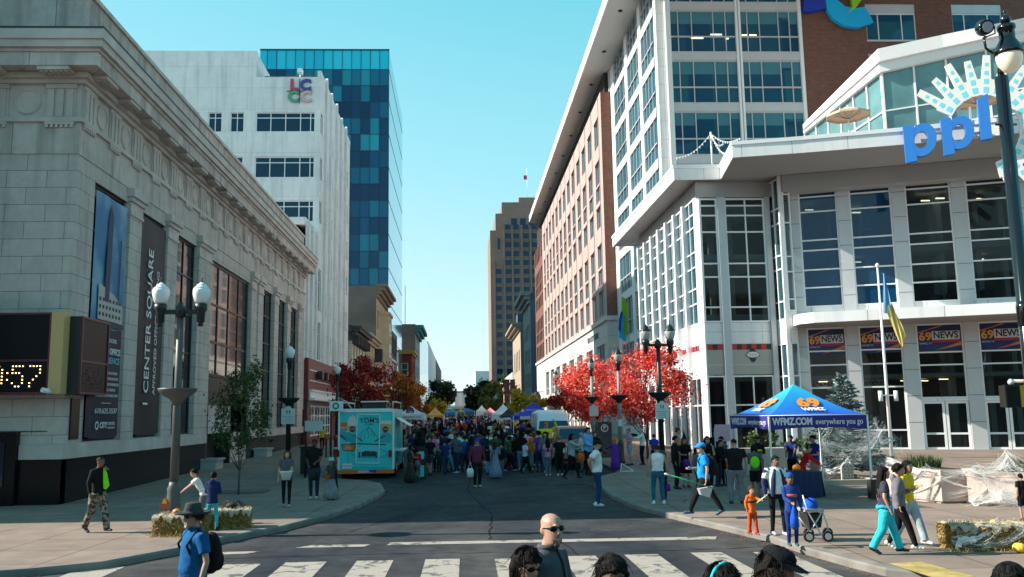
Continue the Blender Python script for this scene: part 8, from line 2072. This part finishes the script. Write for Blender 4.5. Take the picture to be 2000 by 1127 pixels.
# --- left pavement
stand(187,1040,893,62,'person in black sweater and camouflage trousers with a bright green pouch, hand at mouth',(BK,'sweater'),(BK,'baggy'),(BLH,'buzz'),'brown',('face','hang'),'walk',botmat=M_CAMO,extras=(('bandana',(.22,.75,.02)),),headturn=10)
stand(413,1036,922,178,'child in navy hooded top, pale shorts and teal leggings, back turned, at the bales',(NV,'hoodie'),(TE,'leggings'),(BLH,'short'),'tan',('bent','bent'),'wide',kid=.5,extras=(('stripe',(.02,.35,.8)),))
stand(395,1022,913,-70,'child in a white shirt leaning down behind the child in the navy top',(WH,'tee'),(GY,'shorts'),(BLH,'short'),'tan',('table','table'),'stand',kid=.4,lean=22,headtilt=18)
stand(559,989,880,8,'young woman in grey T-shirt and black leggings carrying a white tub',((.10,.10,.12),'tee'),(BK,'leggings'),((.06,.025,.012),'long'),'light',('front','hang'),'half',extras=(('tub',WH),),shoes=(.35,.33,.3))
stand(613,974,858,2,'man in black top and dark jeans holding a black printed bag',(BK,'tee'),(DJN,'jeans'),(BLH,'short'),'dark',('front','pocket'),'stand',wide=1.12,extras=(('goatee',BLH),('bagR',(.03,.025,.02))),shoes=(.5,.5,.55))
stand(647,976,895,-12,'child in a pale blue bucket hat and silver black gown with an orange pail',((.05,.05,.05),'tee'),((.22,.23,.25),'gown'),(BLH,'short'),'brown',('face','bent'),'stand',kid=.6,hat=((.30,.48,.58),'bucket'),extras=(('pailL',OR),('cape',BK)))
stand(629,880,832,0,'woman in a bright yellow T-shirt walking behind the man in black',(YE,'tee'),(BK,'leggings'),(BLH,'long'),'dark',('down','wide'),'half',extras=(('bagR',OR),))
# --- middle of the road
stand(932,951,857,18,'man in a maroon sweater and royal blue cap holding a white plastic bag',(MA,'sweater'),(BK,'trousers'),(GRH,'buzz'),'pale',('hang','hang'),'stand',up=.01,wide=1.2,hat=((.02,.05,.45),'cap'),extras=(('bagL',WH),('collar',WH)),shoes=(.5,.5,.35))
stand(968,934,862,150,'woman with very long brown hair in a flowing tattered grey blue dress',((.20,.23,.32),'tee'),((.20,.23,.32),'gown'),((.035,.018,.012),'verylong'),'light',('down','bent'),'half',up=.01)
stand(801,942,869,120,'woman in a long black floral dress with a blue-grey bag by the food truck',(BK,'tank'),(BK,'gown'),(BLH,'bob'),'brown',('bent','bent'),'stand',up=.01,topmat=M_FLOR,botmat=M_FLOR,extras=(('bagL',(.10,.14,.2)),),wide=1.1)
stand(815,940,876,160,'child in a red jacket and patterned leggings beside the woman in the floral dress',(RD,'jacket'),((.15,.12,.10),'leggings'),(BLH,'short'),'tan',('down','down'),'stand',up=.01,kid=.4,botmat=M_CAMO)
stand(845,920,850,20,'person in a bright blue T-shirt and blue trousers at the left crowd front',(BL,'tee'),((.02,.05,.2),'trousers'),(BRH,'short'),'light',('down','bent'),'half',up=.01,shoes=(.7,.7,.7),wide=1.1)
stand(858,922,875,0,'small boy in dark green camouflage jacket standing in front of the blue T-shirt',((.03,.045,.03),'jacket'),((.025,.03,.025),'trousers'),(BLH,'buzz'),'tan',('down','down'),'stand',up=.01,kid=.7)
stand(885,918,858,10,'boy dressed in black carrying a pale bag in front of the woman in white',(BK,'hoodie'),(BK,'trousers'),(BLH,'short'),'tan',('bent','down'),'half',up=.01,kid=.4,extras=(('bagR',GY),))
stand(887,909,838,0,'woman in a white top with black bag strap in the front of the crowd',(WH,'tee'),(DJN,'jeans'),(BLH,'pony'),'tan',('down','wide'),'stand',up=.01,wide=1.15,extras=(('glasses',),))
stand(905,914,842,-15,'grey haired person in black jacket and pale jeans, left of the maroon sweater',(BK,'jacket'),(LJN,'jeans'),(GRH,'bob'),'tan',('bent','pocket'),'half',up=.01,extras=(('glasses',),('lettering',WH,' ',.1)))
stand(873,905,843,30,'man in black T-shirt with a bright lime balloon bag, behind the small boy',(BK,'tee'),(BK,'jeans'),(BLH,'short'),'brown',('reach','down'),'stand',up=.01,extras=(('pailR',(.55,.75,.02)),))
stand(961,912,845,-20,'person in an olive grey T-shirt right behind the grey blue dress',((.20,.20,.16),'tee'),(GY,'jeans'),(BRH,'short'),'light',('bent','down'),'stand',up=.01)
stand(991,905,833,170,'person in dark green robe and white bucket hat in the crowd centre',((.01,.07,.045),'coat'),((.01,.07,.045),'gown'),(BLH,'none'),'brown',('down','down'),'stand',up=.01,hat=(WH,'bucket'),wide=1.1)
stand(1002,919,851,-70,'person in black with a white cap and red plaid trousers walking left',(BK,'hoodie'),((.20,.03,.04),'baggy'),(BLH,'short'),'tan',('bent','down'),'walk',up=.01,hat=(WH,'cap'))
stand(1038,914,840,-78,'bearded man in navy polo shirt and jeans facing left in the crowd',(NV,'polo'),(DJN,'jeans'),(BLH,'short'),'tan',('bent','front'),'half',up=.01,wide=1.2,extras=(('goatee',BLH),))
stand(1023,908,846,160,'person in faded blue jeans and black jacket behind the navy polo shirt',(BK,'jacket'),(JN,'jeans'),(BLH,'short'),'tan',('down','down'),'stand',up=.01)
stand(1071,930,856,178,'girl in pale pink T-shirt with long dark braids seen from behind',(PK,'tee'),((.10,.14,.17),'leggings'),(BLH,'verylong'),'brown',('down','down'),'stand',up=.01,kid=.3,shoes=(.6,.4,.45))
stand(1094,930,852,185,'woman in black T-shirt and leggings with curly dark blonde hair, back turned',(BK,'tee'),(BK,'leggings'),((.25,.14,.05),'curly'),'light',('hang','hang'),'stand',up=.01,wide=1.15,shoes=(.6,.6,.6))
stand(1117,936,847,72,'woman in pale grey cardigan with very long black hair and an orange bag',((.33,.37,.42),'sweater'),(BK,'trousers'),(BLH,'verylong'),'brown',('bent','reach'),'walk',up=.01,wide=1.12,extras=(('bagR',OR),))
stand(1150,928,835,35,'tall woman in a light blue hooded top with dark hair by the copper pickup',((.16,.38,.70),'hoodie'),(BK,'jeans'),(BLH,'pony'),'light',('down','front'),'stand',up=.01)
stand(1164,926,843,-10,'woman with long dark hair in black between the light blue hoodie and white T-shirt',(BK,'jacket'),(BK,'jeans'),(BRH,'long'),'light',('down','down'),'stand',up=.01)
stand(1136,922,845,80,'older man in a pale shirt with thin hair behind the grey cardigan',((.5,.5,.52),'tee'),(GY,'trousers'),(GRH,'buzz'),'tan',('bent','down'),'stand',up=.01)
stand(1167,989,861,88,'man in white T-shirt, blue jeans and black cap standing side-on, hands behind him',(WH,'tee'),((.012,.055,.15),'jeans'),(BLH,'buzz'),'tan',('back','back'),'stand',up=.01,wide=1.18,hat=(BK,'cap'),shoes=(.7,.72,.75))
stand(1202,924,856,175,'child with long ginger hair in a purple costume with an orange pail',(PU,'sweater'),((.45,.03,.05),'leggings'),(GIN,'verylong'),'light',('out','bent'),'stand',up=.01,kid=.45,extras=(('pailR',OR),('cape',PU)))
stand(1231,909,837,-82,'woman in a pink top and denim shorts facing left on the right pavement',(PK,'tee'),(LJN,'shorts'),((.20,.12,.06),'bun'),'light',('bent','down'),'half',wide=1.1)
stand(1256,908,837,-85,'grey haired man in white shirt and black trousers reaching out to the woman in pink',(WH,'shirt'),(BK,'trousers'),(GRH,'short'),'light',('reach','hang'),'stand')
stand(1279,915,848,170,'man in a royal blue polo shirt seen from behind beside the double lamp post',((.01,.05,.40),'polo'),(BK,'trousers'),(BLH,'short'),'light',('bent','down'),'stand',extras=(('bagL',RD),))
# --- right pavement group
stand(1287,985,868,182,'woman in white camisole top and blue jeans seen from behind on the right pavement',(WH,'tank'),((.02,.12,.20),'jeans'),((.06,.015,.015),'short'),'tan',('hang','hang'),'wide',wide=1.18,shoes=(.75,.75,.75))
stand(1297,975,900,185,'small child in dark clothes holding a purple bag, half hidden by the woman in white',(BK,'tee'),(BK,'trousers'),(BLH,'short'),'tan',('down','down'),'stand',kid=.8,extras=(('bagL',PU),))
stand(1321,955,851,84,'man in long black coat and white shirt, dark hair, facing right in the queue',(BK,'jacket'),(BK,'trousers'),(BLH,'short'),'tan',('down','down'),'stand',extras=(('stripe',WH),))
stand(1326,930,836,80,'woman with tied up brown hair in a peach top behind the man in black coat',((.62,.30,.20),'tank'),(GY,'jeans'),((.10,.04,.02),'bun'),'light',('bent','down'),'stand')
stand(1340,952,854,5,'red haired woman in a black witch costume with a pointed hat',(BK,'tee'),(BK,'skirt'),((.30,.05,.02),'long'),'light',('bent','bent'),'stand',hat=(BK,'witch'),extras=(('bagL',PU),))
stand(1385,955,852,5,'woman with long black hair and sunglasses in a black strap top',(BK,'tank'),(BK,'jeans'),(BLH,'long'),'light',('bent','bent'),'stand',extras=(('glasses',),))
stand(1379,1010,866,-100,'man in bright blue T-shirt and cap striding left with a black backpack',((.01,.28,.72),'tee'),(BK,'trousers'),(BRH,'short'),'light',('down','bent'),'stride',wide=1.2,hat=((.01,.25,.70),'cap'),extras=(('backpack',BK),),shoes=(.03,.08,.16))
stand(1440,984,857,178,'heavy man in black T-shirt and grey sweatpants seen from behind at the tent',(BK,'tee'),((.17,.18,.22),'baggy'),(BLH,'buzz'),'tan',('front','hang'),'wide',wide=1.35,shoes=(.03,.03,.03))
stand(1478,975,868,165,'woman with a lime green drawstring bag on her back, grey top and black shorts',((.09,.09,.10),'tee'),(BK,'shorts'),(BLH,'bob'),'brown',('bent','down'),'half',extras=(('drawbag',(.16,.75,.02)),('bagL',PU)))
stand(1484,945,853,-15,'man in black cap with a high visibility yellow vest behind the lime green bag',(BK,'shirt'),(BK,'trousers'),(BLH,'short'),'tan',('bent','bent'),'stand',hat=(BK,'cap'),extras=(('stripe',(.6,.85,.02)),))
stand(1403,950,858,40,'person in black beside the queue bending toward an orange bag',(BK,'hoodie'),(DJN,'jeans'),(BLH,'short'),'tan',('bent','front'),'stand',lean=14,extras=(('bagR',OR),))
stand(1418,948,852,-60,'bearded man with dark hair in a grey shirt looking down in the queue',(GY,'shirt'),(BK,'jeans'),(BLH,'short'),'light',('hold','hold'),'stand',lean=8,headtilt=18,extras=(('goatee',BRH),))
stand(1362,958,875,60,'dark haired child in grey with a patterned costume in the queue',((.12,.12,.14),'hoodie'),(MA,'leggings'),(BLH,'bob'),'tan',('bent','down'),'stand',kid=.4)
stand(1400,928,840,10,'dark haired young woman behind the queue near the pink banner',(BK,'tee'),(BK,'jeans'),(BRH,'bun'),'light',('down','down'),'stand')
stand(1551,950,849,-30,'man in navy T-shirt bending over the table under the blue tent',((.02,.03,.14),'tee'),(BK,'trousers'),(BLH,'short'),'brown',('table','table'),'stand',lean=10,headtilt=20)
stand(1570,968,868,60,'woman in a red costume with turquoise headband leaning over the navy table',((.50,.01,.02),'sweater'),((.50,.01,.02),'skirt'),(BRH,'short'),'tan',('table','table'),'half',lean=20,headtilt=20,hat=(TE,'headband'),wide=1.05)
stand(1596,960,850,-75,'young man in royal blue T-shirt and khaki shorts at the right end of the table',((.01,.07,.38),'tee'),(KH,'trousers'),(BLH,'short'),'light',('bent','hold'),'stand',headtilt=10)
stand(1521,1045,890,8,'woman in white T-shirt and open navy jacket walking with the children',(WH,'tee'),(BK,'leggings'),(BLH,'short'),'brown',('down','hang'),'half',wide=1.25,extras=(('openjacket',(.02,.035,.09)),),shoes=(.45,.42,.6))
stand(1471,1044,950,12,'toddler in an orange and dark green costume with curly brown hair holding a glow stick',(OR,'sweater'),((.55,.08,.02),'flare'),((.06,.03,.02),'curly'),'tan',('reach','down'),'half',kid=1.0,extras=(('stripe',(.02,.05,.05)),),shoes=(.4,.05,.1))
stand(1549,1066,925,-8,'boy in a blue padded costume with red chest stripe and mask, holding a blue sack',((.015,.05,.22),'sweater'),((.012,.03,.14),'leggings'),(BLH,'short'),'brown',('hang','front'),'stand',kid=.5,hat=((.02,.08,.25),'beanie'),extras=(('stripe',(.5,.12,.12)),('longpail',(.01,.08,.45),1)),shoes=(.02,.1,.09))
stand(1734,1082,912,76,'girl with long black hair, dark T-shirt and wide turquoise trousers walking right',((.05,.05,.07),'tee'),(TE,'baggy'),(BLH,'verylong'),'tan',('down','hang'),'walk',kid=.25,extras=(('wrap',(.02,.36,.50)),))
stand(1763,1074,907,70,'dark curly haired girl in a grey hooded top between two friends',((.16,.15,.18),'hoodie'),(BK,'trousers'),(BLH,'curly'),'tan',('hold','down'),'walk2',kid=.25,shoes=(.7,.7,.7))
stand(1780,1064,900,35,'girl in a bright yellow top and ripped pale jeans on the right of three friends',((.72,.50,.02),'shirt'),((.33,.40,.45),'baggy'),(BLH,'long'),'tan',('hold','hang'),'walk',kid=.2,extras=(('kneepatch',),),shoes=(.75,.75,.75))
stand(2002,1018,925,180,'person in black cut off by the right edge behind the planter',(BK,'tee'),(BK,'shorts'),(BLH,'short'),'tan')
stand(1068,905,826,0,'reveller in a fuzzy yellow mascot costume with a black and orange plume',(YE,'hoodie'),(YE,'baggy'),((.02,.015,.015),'curly'),'tan',('up','wide'),'stand',up=.01,wide=1.5,hat=(OR,'beanie'))
# litter picker and pole
f0=foot(1379,1010,.145); lp_=empty('litter_picker',(f0.x,f0.y-.3,1),'green handled litter picker with pale grip held by the man in bright blue','litter picker'); mb=MB(); Yp=f0.y-.35
def P3(px,py,Y): q=onY(px,py,Y); return (q[0],Y,q[1])
mb.tube([P3(1306,927,Yp),P3(1398,955,Yp)],.014,6); mb.build('pole',mat('picker_green',(.01,.35,.14),.4),lp_); mb=MB(); mb.tube([P3(1298,925,Yp),P3(1308,928,Yp)],.022,6); mb.build('grip',M_WHITEP,lp_)
dp=empty('dustpan',(f0.x+.3,f0.y-.35,.9),'grey long handled dustpan carried by the man in bright blue','dustpan'); mb=MB(); c=[P3(1366,955,Yp),P3(1393,950,Yp),P3(1386,972,Yp),P3(1370,967,Yp)]; d=Vector((0,.22,0)); mb.face(c); mb.face([tuple(Vector(p)+d) for p in c]); 
for k in range(4): mb.face([c[k],c[(k+1)%4],tuple(Vector(c[(k+1)%4])+d),tuple(Vector(c[k])+d)])
mb.build('pan',M_GREYP,dp)
l3=empty('litter_picker',(f0.x-.4,f0.y-.3,.7),'second dark litter picker with a hooked claw pointing down to the left','litter picker'); mb=MB(); mb.tube([P3(1360,957,Yp+.3),P3(1336,978,Yp+.3)],.012,5); mb.tube([P3(1340,975,Yp+.3),P3(1333,977,Yp+.3),P3(1333,983,Yp+.3)],.008,5); mb.tube([P3(1338,977,Yp+.3),P3(1337,983,Yp+.3)],.008,5); mb.build('pole',M_POSTD,l3)
gs=foot(1471,1044,.145); gl_=empty('glow_stick',(gs.x+.2,gs.y-.2,.5),'white and green glow stick in the toddler hand','toy'); mb=MB(); mb.tube([P3(1480,981,gs.y-.25),P3(1499,966,gs.y-.3)],.013,6); mb.build('tube',M_WTXT,gl_); mb=MB(); mb.tube([P3(1478,983,gs.y-.25),P3(1486,976,gs.y-.26)],.0145,6); mb.build('green_tip',mat('green_tip',(.1,.6,.2),.4),gl_)
# --- stroller
sf=foot(1594,1058,.145); st_=empty('stroller',(sf.x,sf.y,.145),'grey framed pushchair with black seat and double wheels beside the boy in blue','pushchair')
def SP(px,py,dy=0): return P3(px,py,sf.y+dy)
mb=MB()
for dy in (0,.45):
    mb.tube([SP(1568,968,dy),SP(1578,1000,dy),SP(1603,1042,dy),SP(1613,1050,dy)],.016,6); mb.tube([SP(1605,1000,dy),SP(1588,1030,dy),SP(1575,1052,dy)],.016,6); mb.tube([SP(1575,1000,dy),SP(1606,998,dy),SP(1616,1025,dy),SP(1618,1050,dy)],.016,6); mb.tube([SP(1560,1010,dy),SP(1580,1035,dy)],.012,6)
mb.tube([SP(1568,968,0),SP(1568,968,.45)],.018,6); mb.tube([SP(1600,1040,0),SP(1600,1040,.45)],.012,6); mb.build('frame',M_GREYP,st_)
mb=MB(); c=[SP(1576,1003),SP(1607,1003),SP(1604,1030),SP(1583,1034)]; e=[tuple(Vector(p)+Vector((0,.42,0))) for p in c]; mb.face(c); mb.face(e)
for k in (1,2,3): mb.face([c[k],c[(k+1)%4],e[(k+1)%4],e[k]])
mb.build('seat',mat('pushchair_fabric',(.012,.012,.014),.8),st_)
mb=MB(); c=[SP(1572,998,-.01),SP(1609,996,-.01)]; mb.box(c[0][0],c[1][0],sf.y-.02,sf.y+.47,c[0][2]-.02,c[0][2]+.03); mb.build('tray',mat('tray_grey',(.35,.36,.38),.5),st_)
mb=MB(); ell(mb,Vector(SP(1583,985,.2)),.14,.18,.13); me=fuse(mb,.02); me.transform(Matrix.Translation(-Vector(st_.location))); add(me,'blue_sack',M_CLO,st_,(.01,.09,.45))
for px in (1580,1617):
    for dy in (-.03,.48):
        p=SP(px,1050,dy); q_=Vector((p[0],p[1],.145+.10)); mb=MB(); mb.tube([q_+Vector((0,-.025,0)),q_+Vector((0,.025,0))],.10,16); w=mb.build('wheel',M_TYRE,st_); mb=MB(); mb.tube([q_+Vector((0,-.03,0)),q_+Vector((0,.03,0))],.065,10); mb.build('rim',mat('rim_white',(.6,.6,.6),.5),w)
# --- table under the tent with navy cloth, banner, bag
tf=foot(1575,972,.145); tb=empty('table',(tf.x,tf.y,.145),'folding table under a navy blue cloth beneath the blue tent','table')
xa,za=onY(1546,921,tf.y); xb=onY(1602,921,tf.y)[0]; mb=MB(); mb.box(xa+.0,xb,tf.y,tf.y+.75,.84,.87); mb.build('tabletop',M_GREYP,tb)
for xx in (xa+.05,xb-.05):
    for yy in (tf.y+.05,tf.y+.7): mb=MB(); mb.tube([(xx,yy,.145),(xx,yy,.84)],.018,6); mb.build('leg',M_GREYP,tb)
mb=MB(); zt_=.885; N=16
P=[(xa-.03,tf.y-.03),(xb+.03,tf.y-.03),(xb+.03,tf.y+.78),(xa-.03,tf.y+.78)]; mb.face([(x,y,zt_) for x,y in P])
for k in range(4):
    a,b=Vector(P[k]),Vector(P[(k+1)%4])
    n=(b-a).normalized(); o_=Vector((n.y,-n.x)); pr=None
    for j in range(N+1):
        q=a.lerp(b,j/N); w_=.03*math.sin(j*1.9+k); lo=q+o_*(.05+w_)
        cur=(mb._a((q.x,q.y,zt_)),mb._a((lo.x,lo.y,.17)))
        if pr: mb.f.append([pr[0],cur[0],cur[1],pr[1]]); mb.sm.append(True)
        pr=cur
mb.build('tablecloth',mat('navy_tablecloth',(.012,.02,.075),.8),None,label='navy blue cloth draped over the table under the tent',cat='tablecloth')
pumpkin(onY(1556,918,tf.y+.2)[0],tf.y+.2,.89,.12,'orange pumpkin on the navy table under the blue tent'); pumpkin(onY(1543,940,tf.y+3)[0]+.0,tf.y+3.4,.145,.16,'orange pumpkin on the ground behind the table') if False else None
X_,Z_=onY(1415,835,31); pb=empty('banner',(X_,31,1.3),'pale pink banner standing behind the queue at the left of the tent','banner'); mb=MB(); mb.box(X_-.35,X_+.35,30.98,31.0,onY(1415,862,31)[1],onY(1415,829,31)[1]); mb.build('sheet',mat('pink_sheet',(.65,.35,.42),.8),pb); mb=MB(); mb.tube([(X_-.35,31.02,.15),(X_-.35,31.02,2.1)],.015,5); mb.tube([(X_+.35,31.02,.15),(X_+.35,31.02,2.1)],.015,5); mb.build('poles',M_GREYP,pb)
f0=foot(1708,976,.145); sc_=empty('suitcase',tuple(f0),'upright black case standing at the right leg of the blue tent','case'); mb=MB(); mb.prism([(f0.x-.12,f0.y-.1),(f0.x+.12,f0.y-.1),(f0.x+.13,f0.y+.12),(f0.x-.13,f0.y+.12)],f0.z+.03,f0.z+.55); mb.build('case',M_TBK,sc_); mb=MB(); mb.tube([(f0.x-.06,f0.y,f0.z+.55),(f0.x-.06,f0.y,f0.z+.6),(f0.x+.06,f0.y,f0.z+.6),(f0.x+.06,f0.y,f0.z+.55)],.012,5); mb.build('handle',M_TBK,sc_)
X_=PT(1537,29); p_=pumpkin(onY(1537,918,30)[0],30,1.0,.001,'x') if False else None
pumpkin(onY(1756,898,26.5)[0],26.5,onY(1756,904,26.5)[1],.11,'small orange pumpkin on the ledge behind the three girls') if False else None
ib=foot(1235,920,.02); 
cone=empty('net_frame',(onY(1222,920,35)[0],35,.1),'white folded net frame lying by the kerb beside the ginger haired child','net'); mb=MB(); a=P3(1214,905,35.5); b=P3(1238,920,34.2); c=P3(1212,921,34.5); mb.tube([a,b],.015,5); mb.tube([b,c],.02,5); mb.tube([c,a],.012,5); mb.build('frame',M_WHITEP,cone)
f0=foot(822,936,.02); bt2=empty('sandwich_board',tuple(f0),'narrow black sandwich board with turquoise panels by the food truck queue','sign'); mb=MB(frame(0,f0.y,1,0,-1)); mb.box(f0.x-.19,f0.x+.19,-.05,0,f0.z,f0.z+1.3); mb.build('board',M_TBK,bt2)
mb=MB(frame(0,f0.y,1,0,-1)); mb.box(f0.x-.13,f0.x+.13,.001,.012,f0.z+.1,f0.z+.55); mb.box(f0.x-.13,f0.x+.13,.001,.012,f0.z+.8,f0.z+1.1); mb.build('turquoise_panels',M_TURQ,bt2)

# ================= the crowd filling the street =================
rr=random.Random(2024)
protos=[]
for i,(arms,legs,hs,ts,bs,kid,wd) in enumerate([(('down','bent'),'stand','short','tee','jeans',0,1.1),(('bent','bent'),'half','short','jacket','trousers',0,1.12),(('hang','swingf'),'walk','long','sweater','jeans',0,1.0),(('hold','down'),'stand','bob','hoodie','leggings',0,1.08),(('down','phone'),'half','pony','tee','shorts',0,1.0),(('down','down'),'stand','short','hoodie','trousers',.6,1.0),(('wide','bent'),'wide','curly','shirt','jeans',0,1.2),(('bent','hang'),'walk2','short','tee','baggy',.3,1.05)]):
    p=person(0,0,1.72 if kid==0 else (1.2 if kid>.5 else 1.5),0,'p',((.1,.1,.1),ts),((.1,.1,.1),bs),((.1,.1,.1),hs),'tan',arms,legs,vox=.034,z=0,kid=kid,wide=wd,detail=False); protos.append((p,hs,kid,bs))
CT=[('black',BK,.26),('navy',NV,.12),('grey',GY,.12),('white',(.62,.62,.62),.15),('red',RD,.09),('orange',OR,.045),('blue',BL,.075),('dark green',(.015,.08,.035),.04),('pink',PK,.04),('yellow',YE,.02),('brown',(.10,.05,.03),.03),('purple',PU,.03)]
CB=[('black',BK,.40),('dark blue denim',DJN,.30),('pale denim',LJN,.12),('grey',GY,.10),('khaki',KH,.08)]
CH_=[('black',BLH,.5),('brown',BRH,.28),('blond',(.35,.22,.09),.1),('grey',GRH,.12)]
def pick(L):
    t=rr.random(); s=0
    for a in L:
        s+=a[2]
        if t<=s: return a
    return L[0]
used=[]; made=0; tries=0
while made<236 and tries<9000:
    tries+=1
    Y=38.3+ (rr.random()**2.3)*105
    half=5.2 if Y<60 else 6.4
    X=rr.uniform(-half+2.7,half-1.1) if Y<50 else rr.uniform(-half,half)
    if Y<52 and X>3.9: continue
    if Y<45 and X<-2.4: continue
    dmin=.55 if Y<80 else .8
    if any((X-a)**2+(Y-b)**2<dmin**2 for a,b in used): continue
    used.append((X,Y)); k=rr.randrange(len(protos)); p,hs,kid,bs=protos[k]
    tn,tcx,_=pick(CT); bn2,bcx,_=pick(CB); hn,hcx,_=pick(CH_); zone='nearest' if Y<50 else ('middle' if Y<80 else 'far'); side='left' if X<-2 else ('right' if X>2 else 'centre')
    hair_w={'short':'short','long':'long','bob':'chin length','pony':'tied back','curly':'curly'}[hs]
    lab='%s in %s top with %s %s hair, %s, %s crowd%s'%('child' if kid>.2 else 'person',tn,hair_w,hn,'shorts' if bs=='shorts' else bn2+(' trousers' if 'denim' not in bn2 else ''),zone+' '+side,'')
    c=p if (made<len(protos) and protos[made][0] is p and 0) else copy_tree(p)
    c['label']=lab; c['category']='person'; c['group']='people crowding the closed street'
    s_=rr.uniform(.93,1.06); c.scale=(s_,s_,s_); c.rotation_euler=(0,0,R(rr.choice((0,180,180,180,rr.uniform(-180,180),rr.uniform(-180,180))))+R(rr.uniform(-30,30))); c.location=(X,Y,ground(Y)+.005)
    sk=SK[rr.choice(('light','tan','tan','brown','brown','dark','pale'))]
    jit=lambda q:tuple(max(0,v*rr.uniform(.8,1.25)) for v in q)
    for ch in c.children:
        n=ch.name.split('.')[0]
        ch.color=(*{'body':sk,'top':jit(tcx),'trousers':jit(bcx),'shorts':jit(bcx),'hair':hcx,'shoes':rr.choice((BK,(.5,.5,.5)))}[n],1)
    made+=1
for p,_,_,_ in protos:
    for ch in list(p.children): bpy.data.objects.remove(ch)
    bpy.data.objects.remove(p)
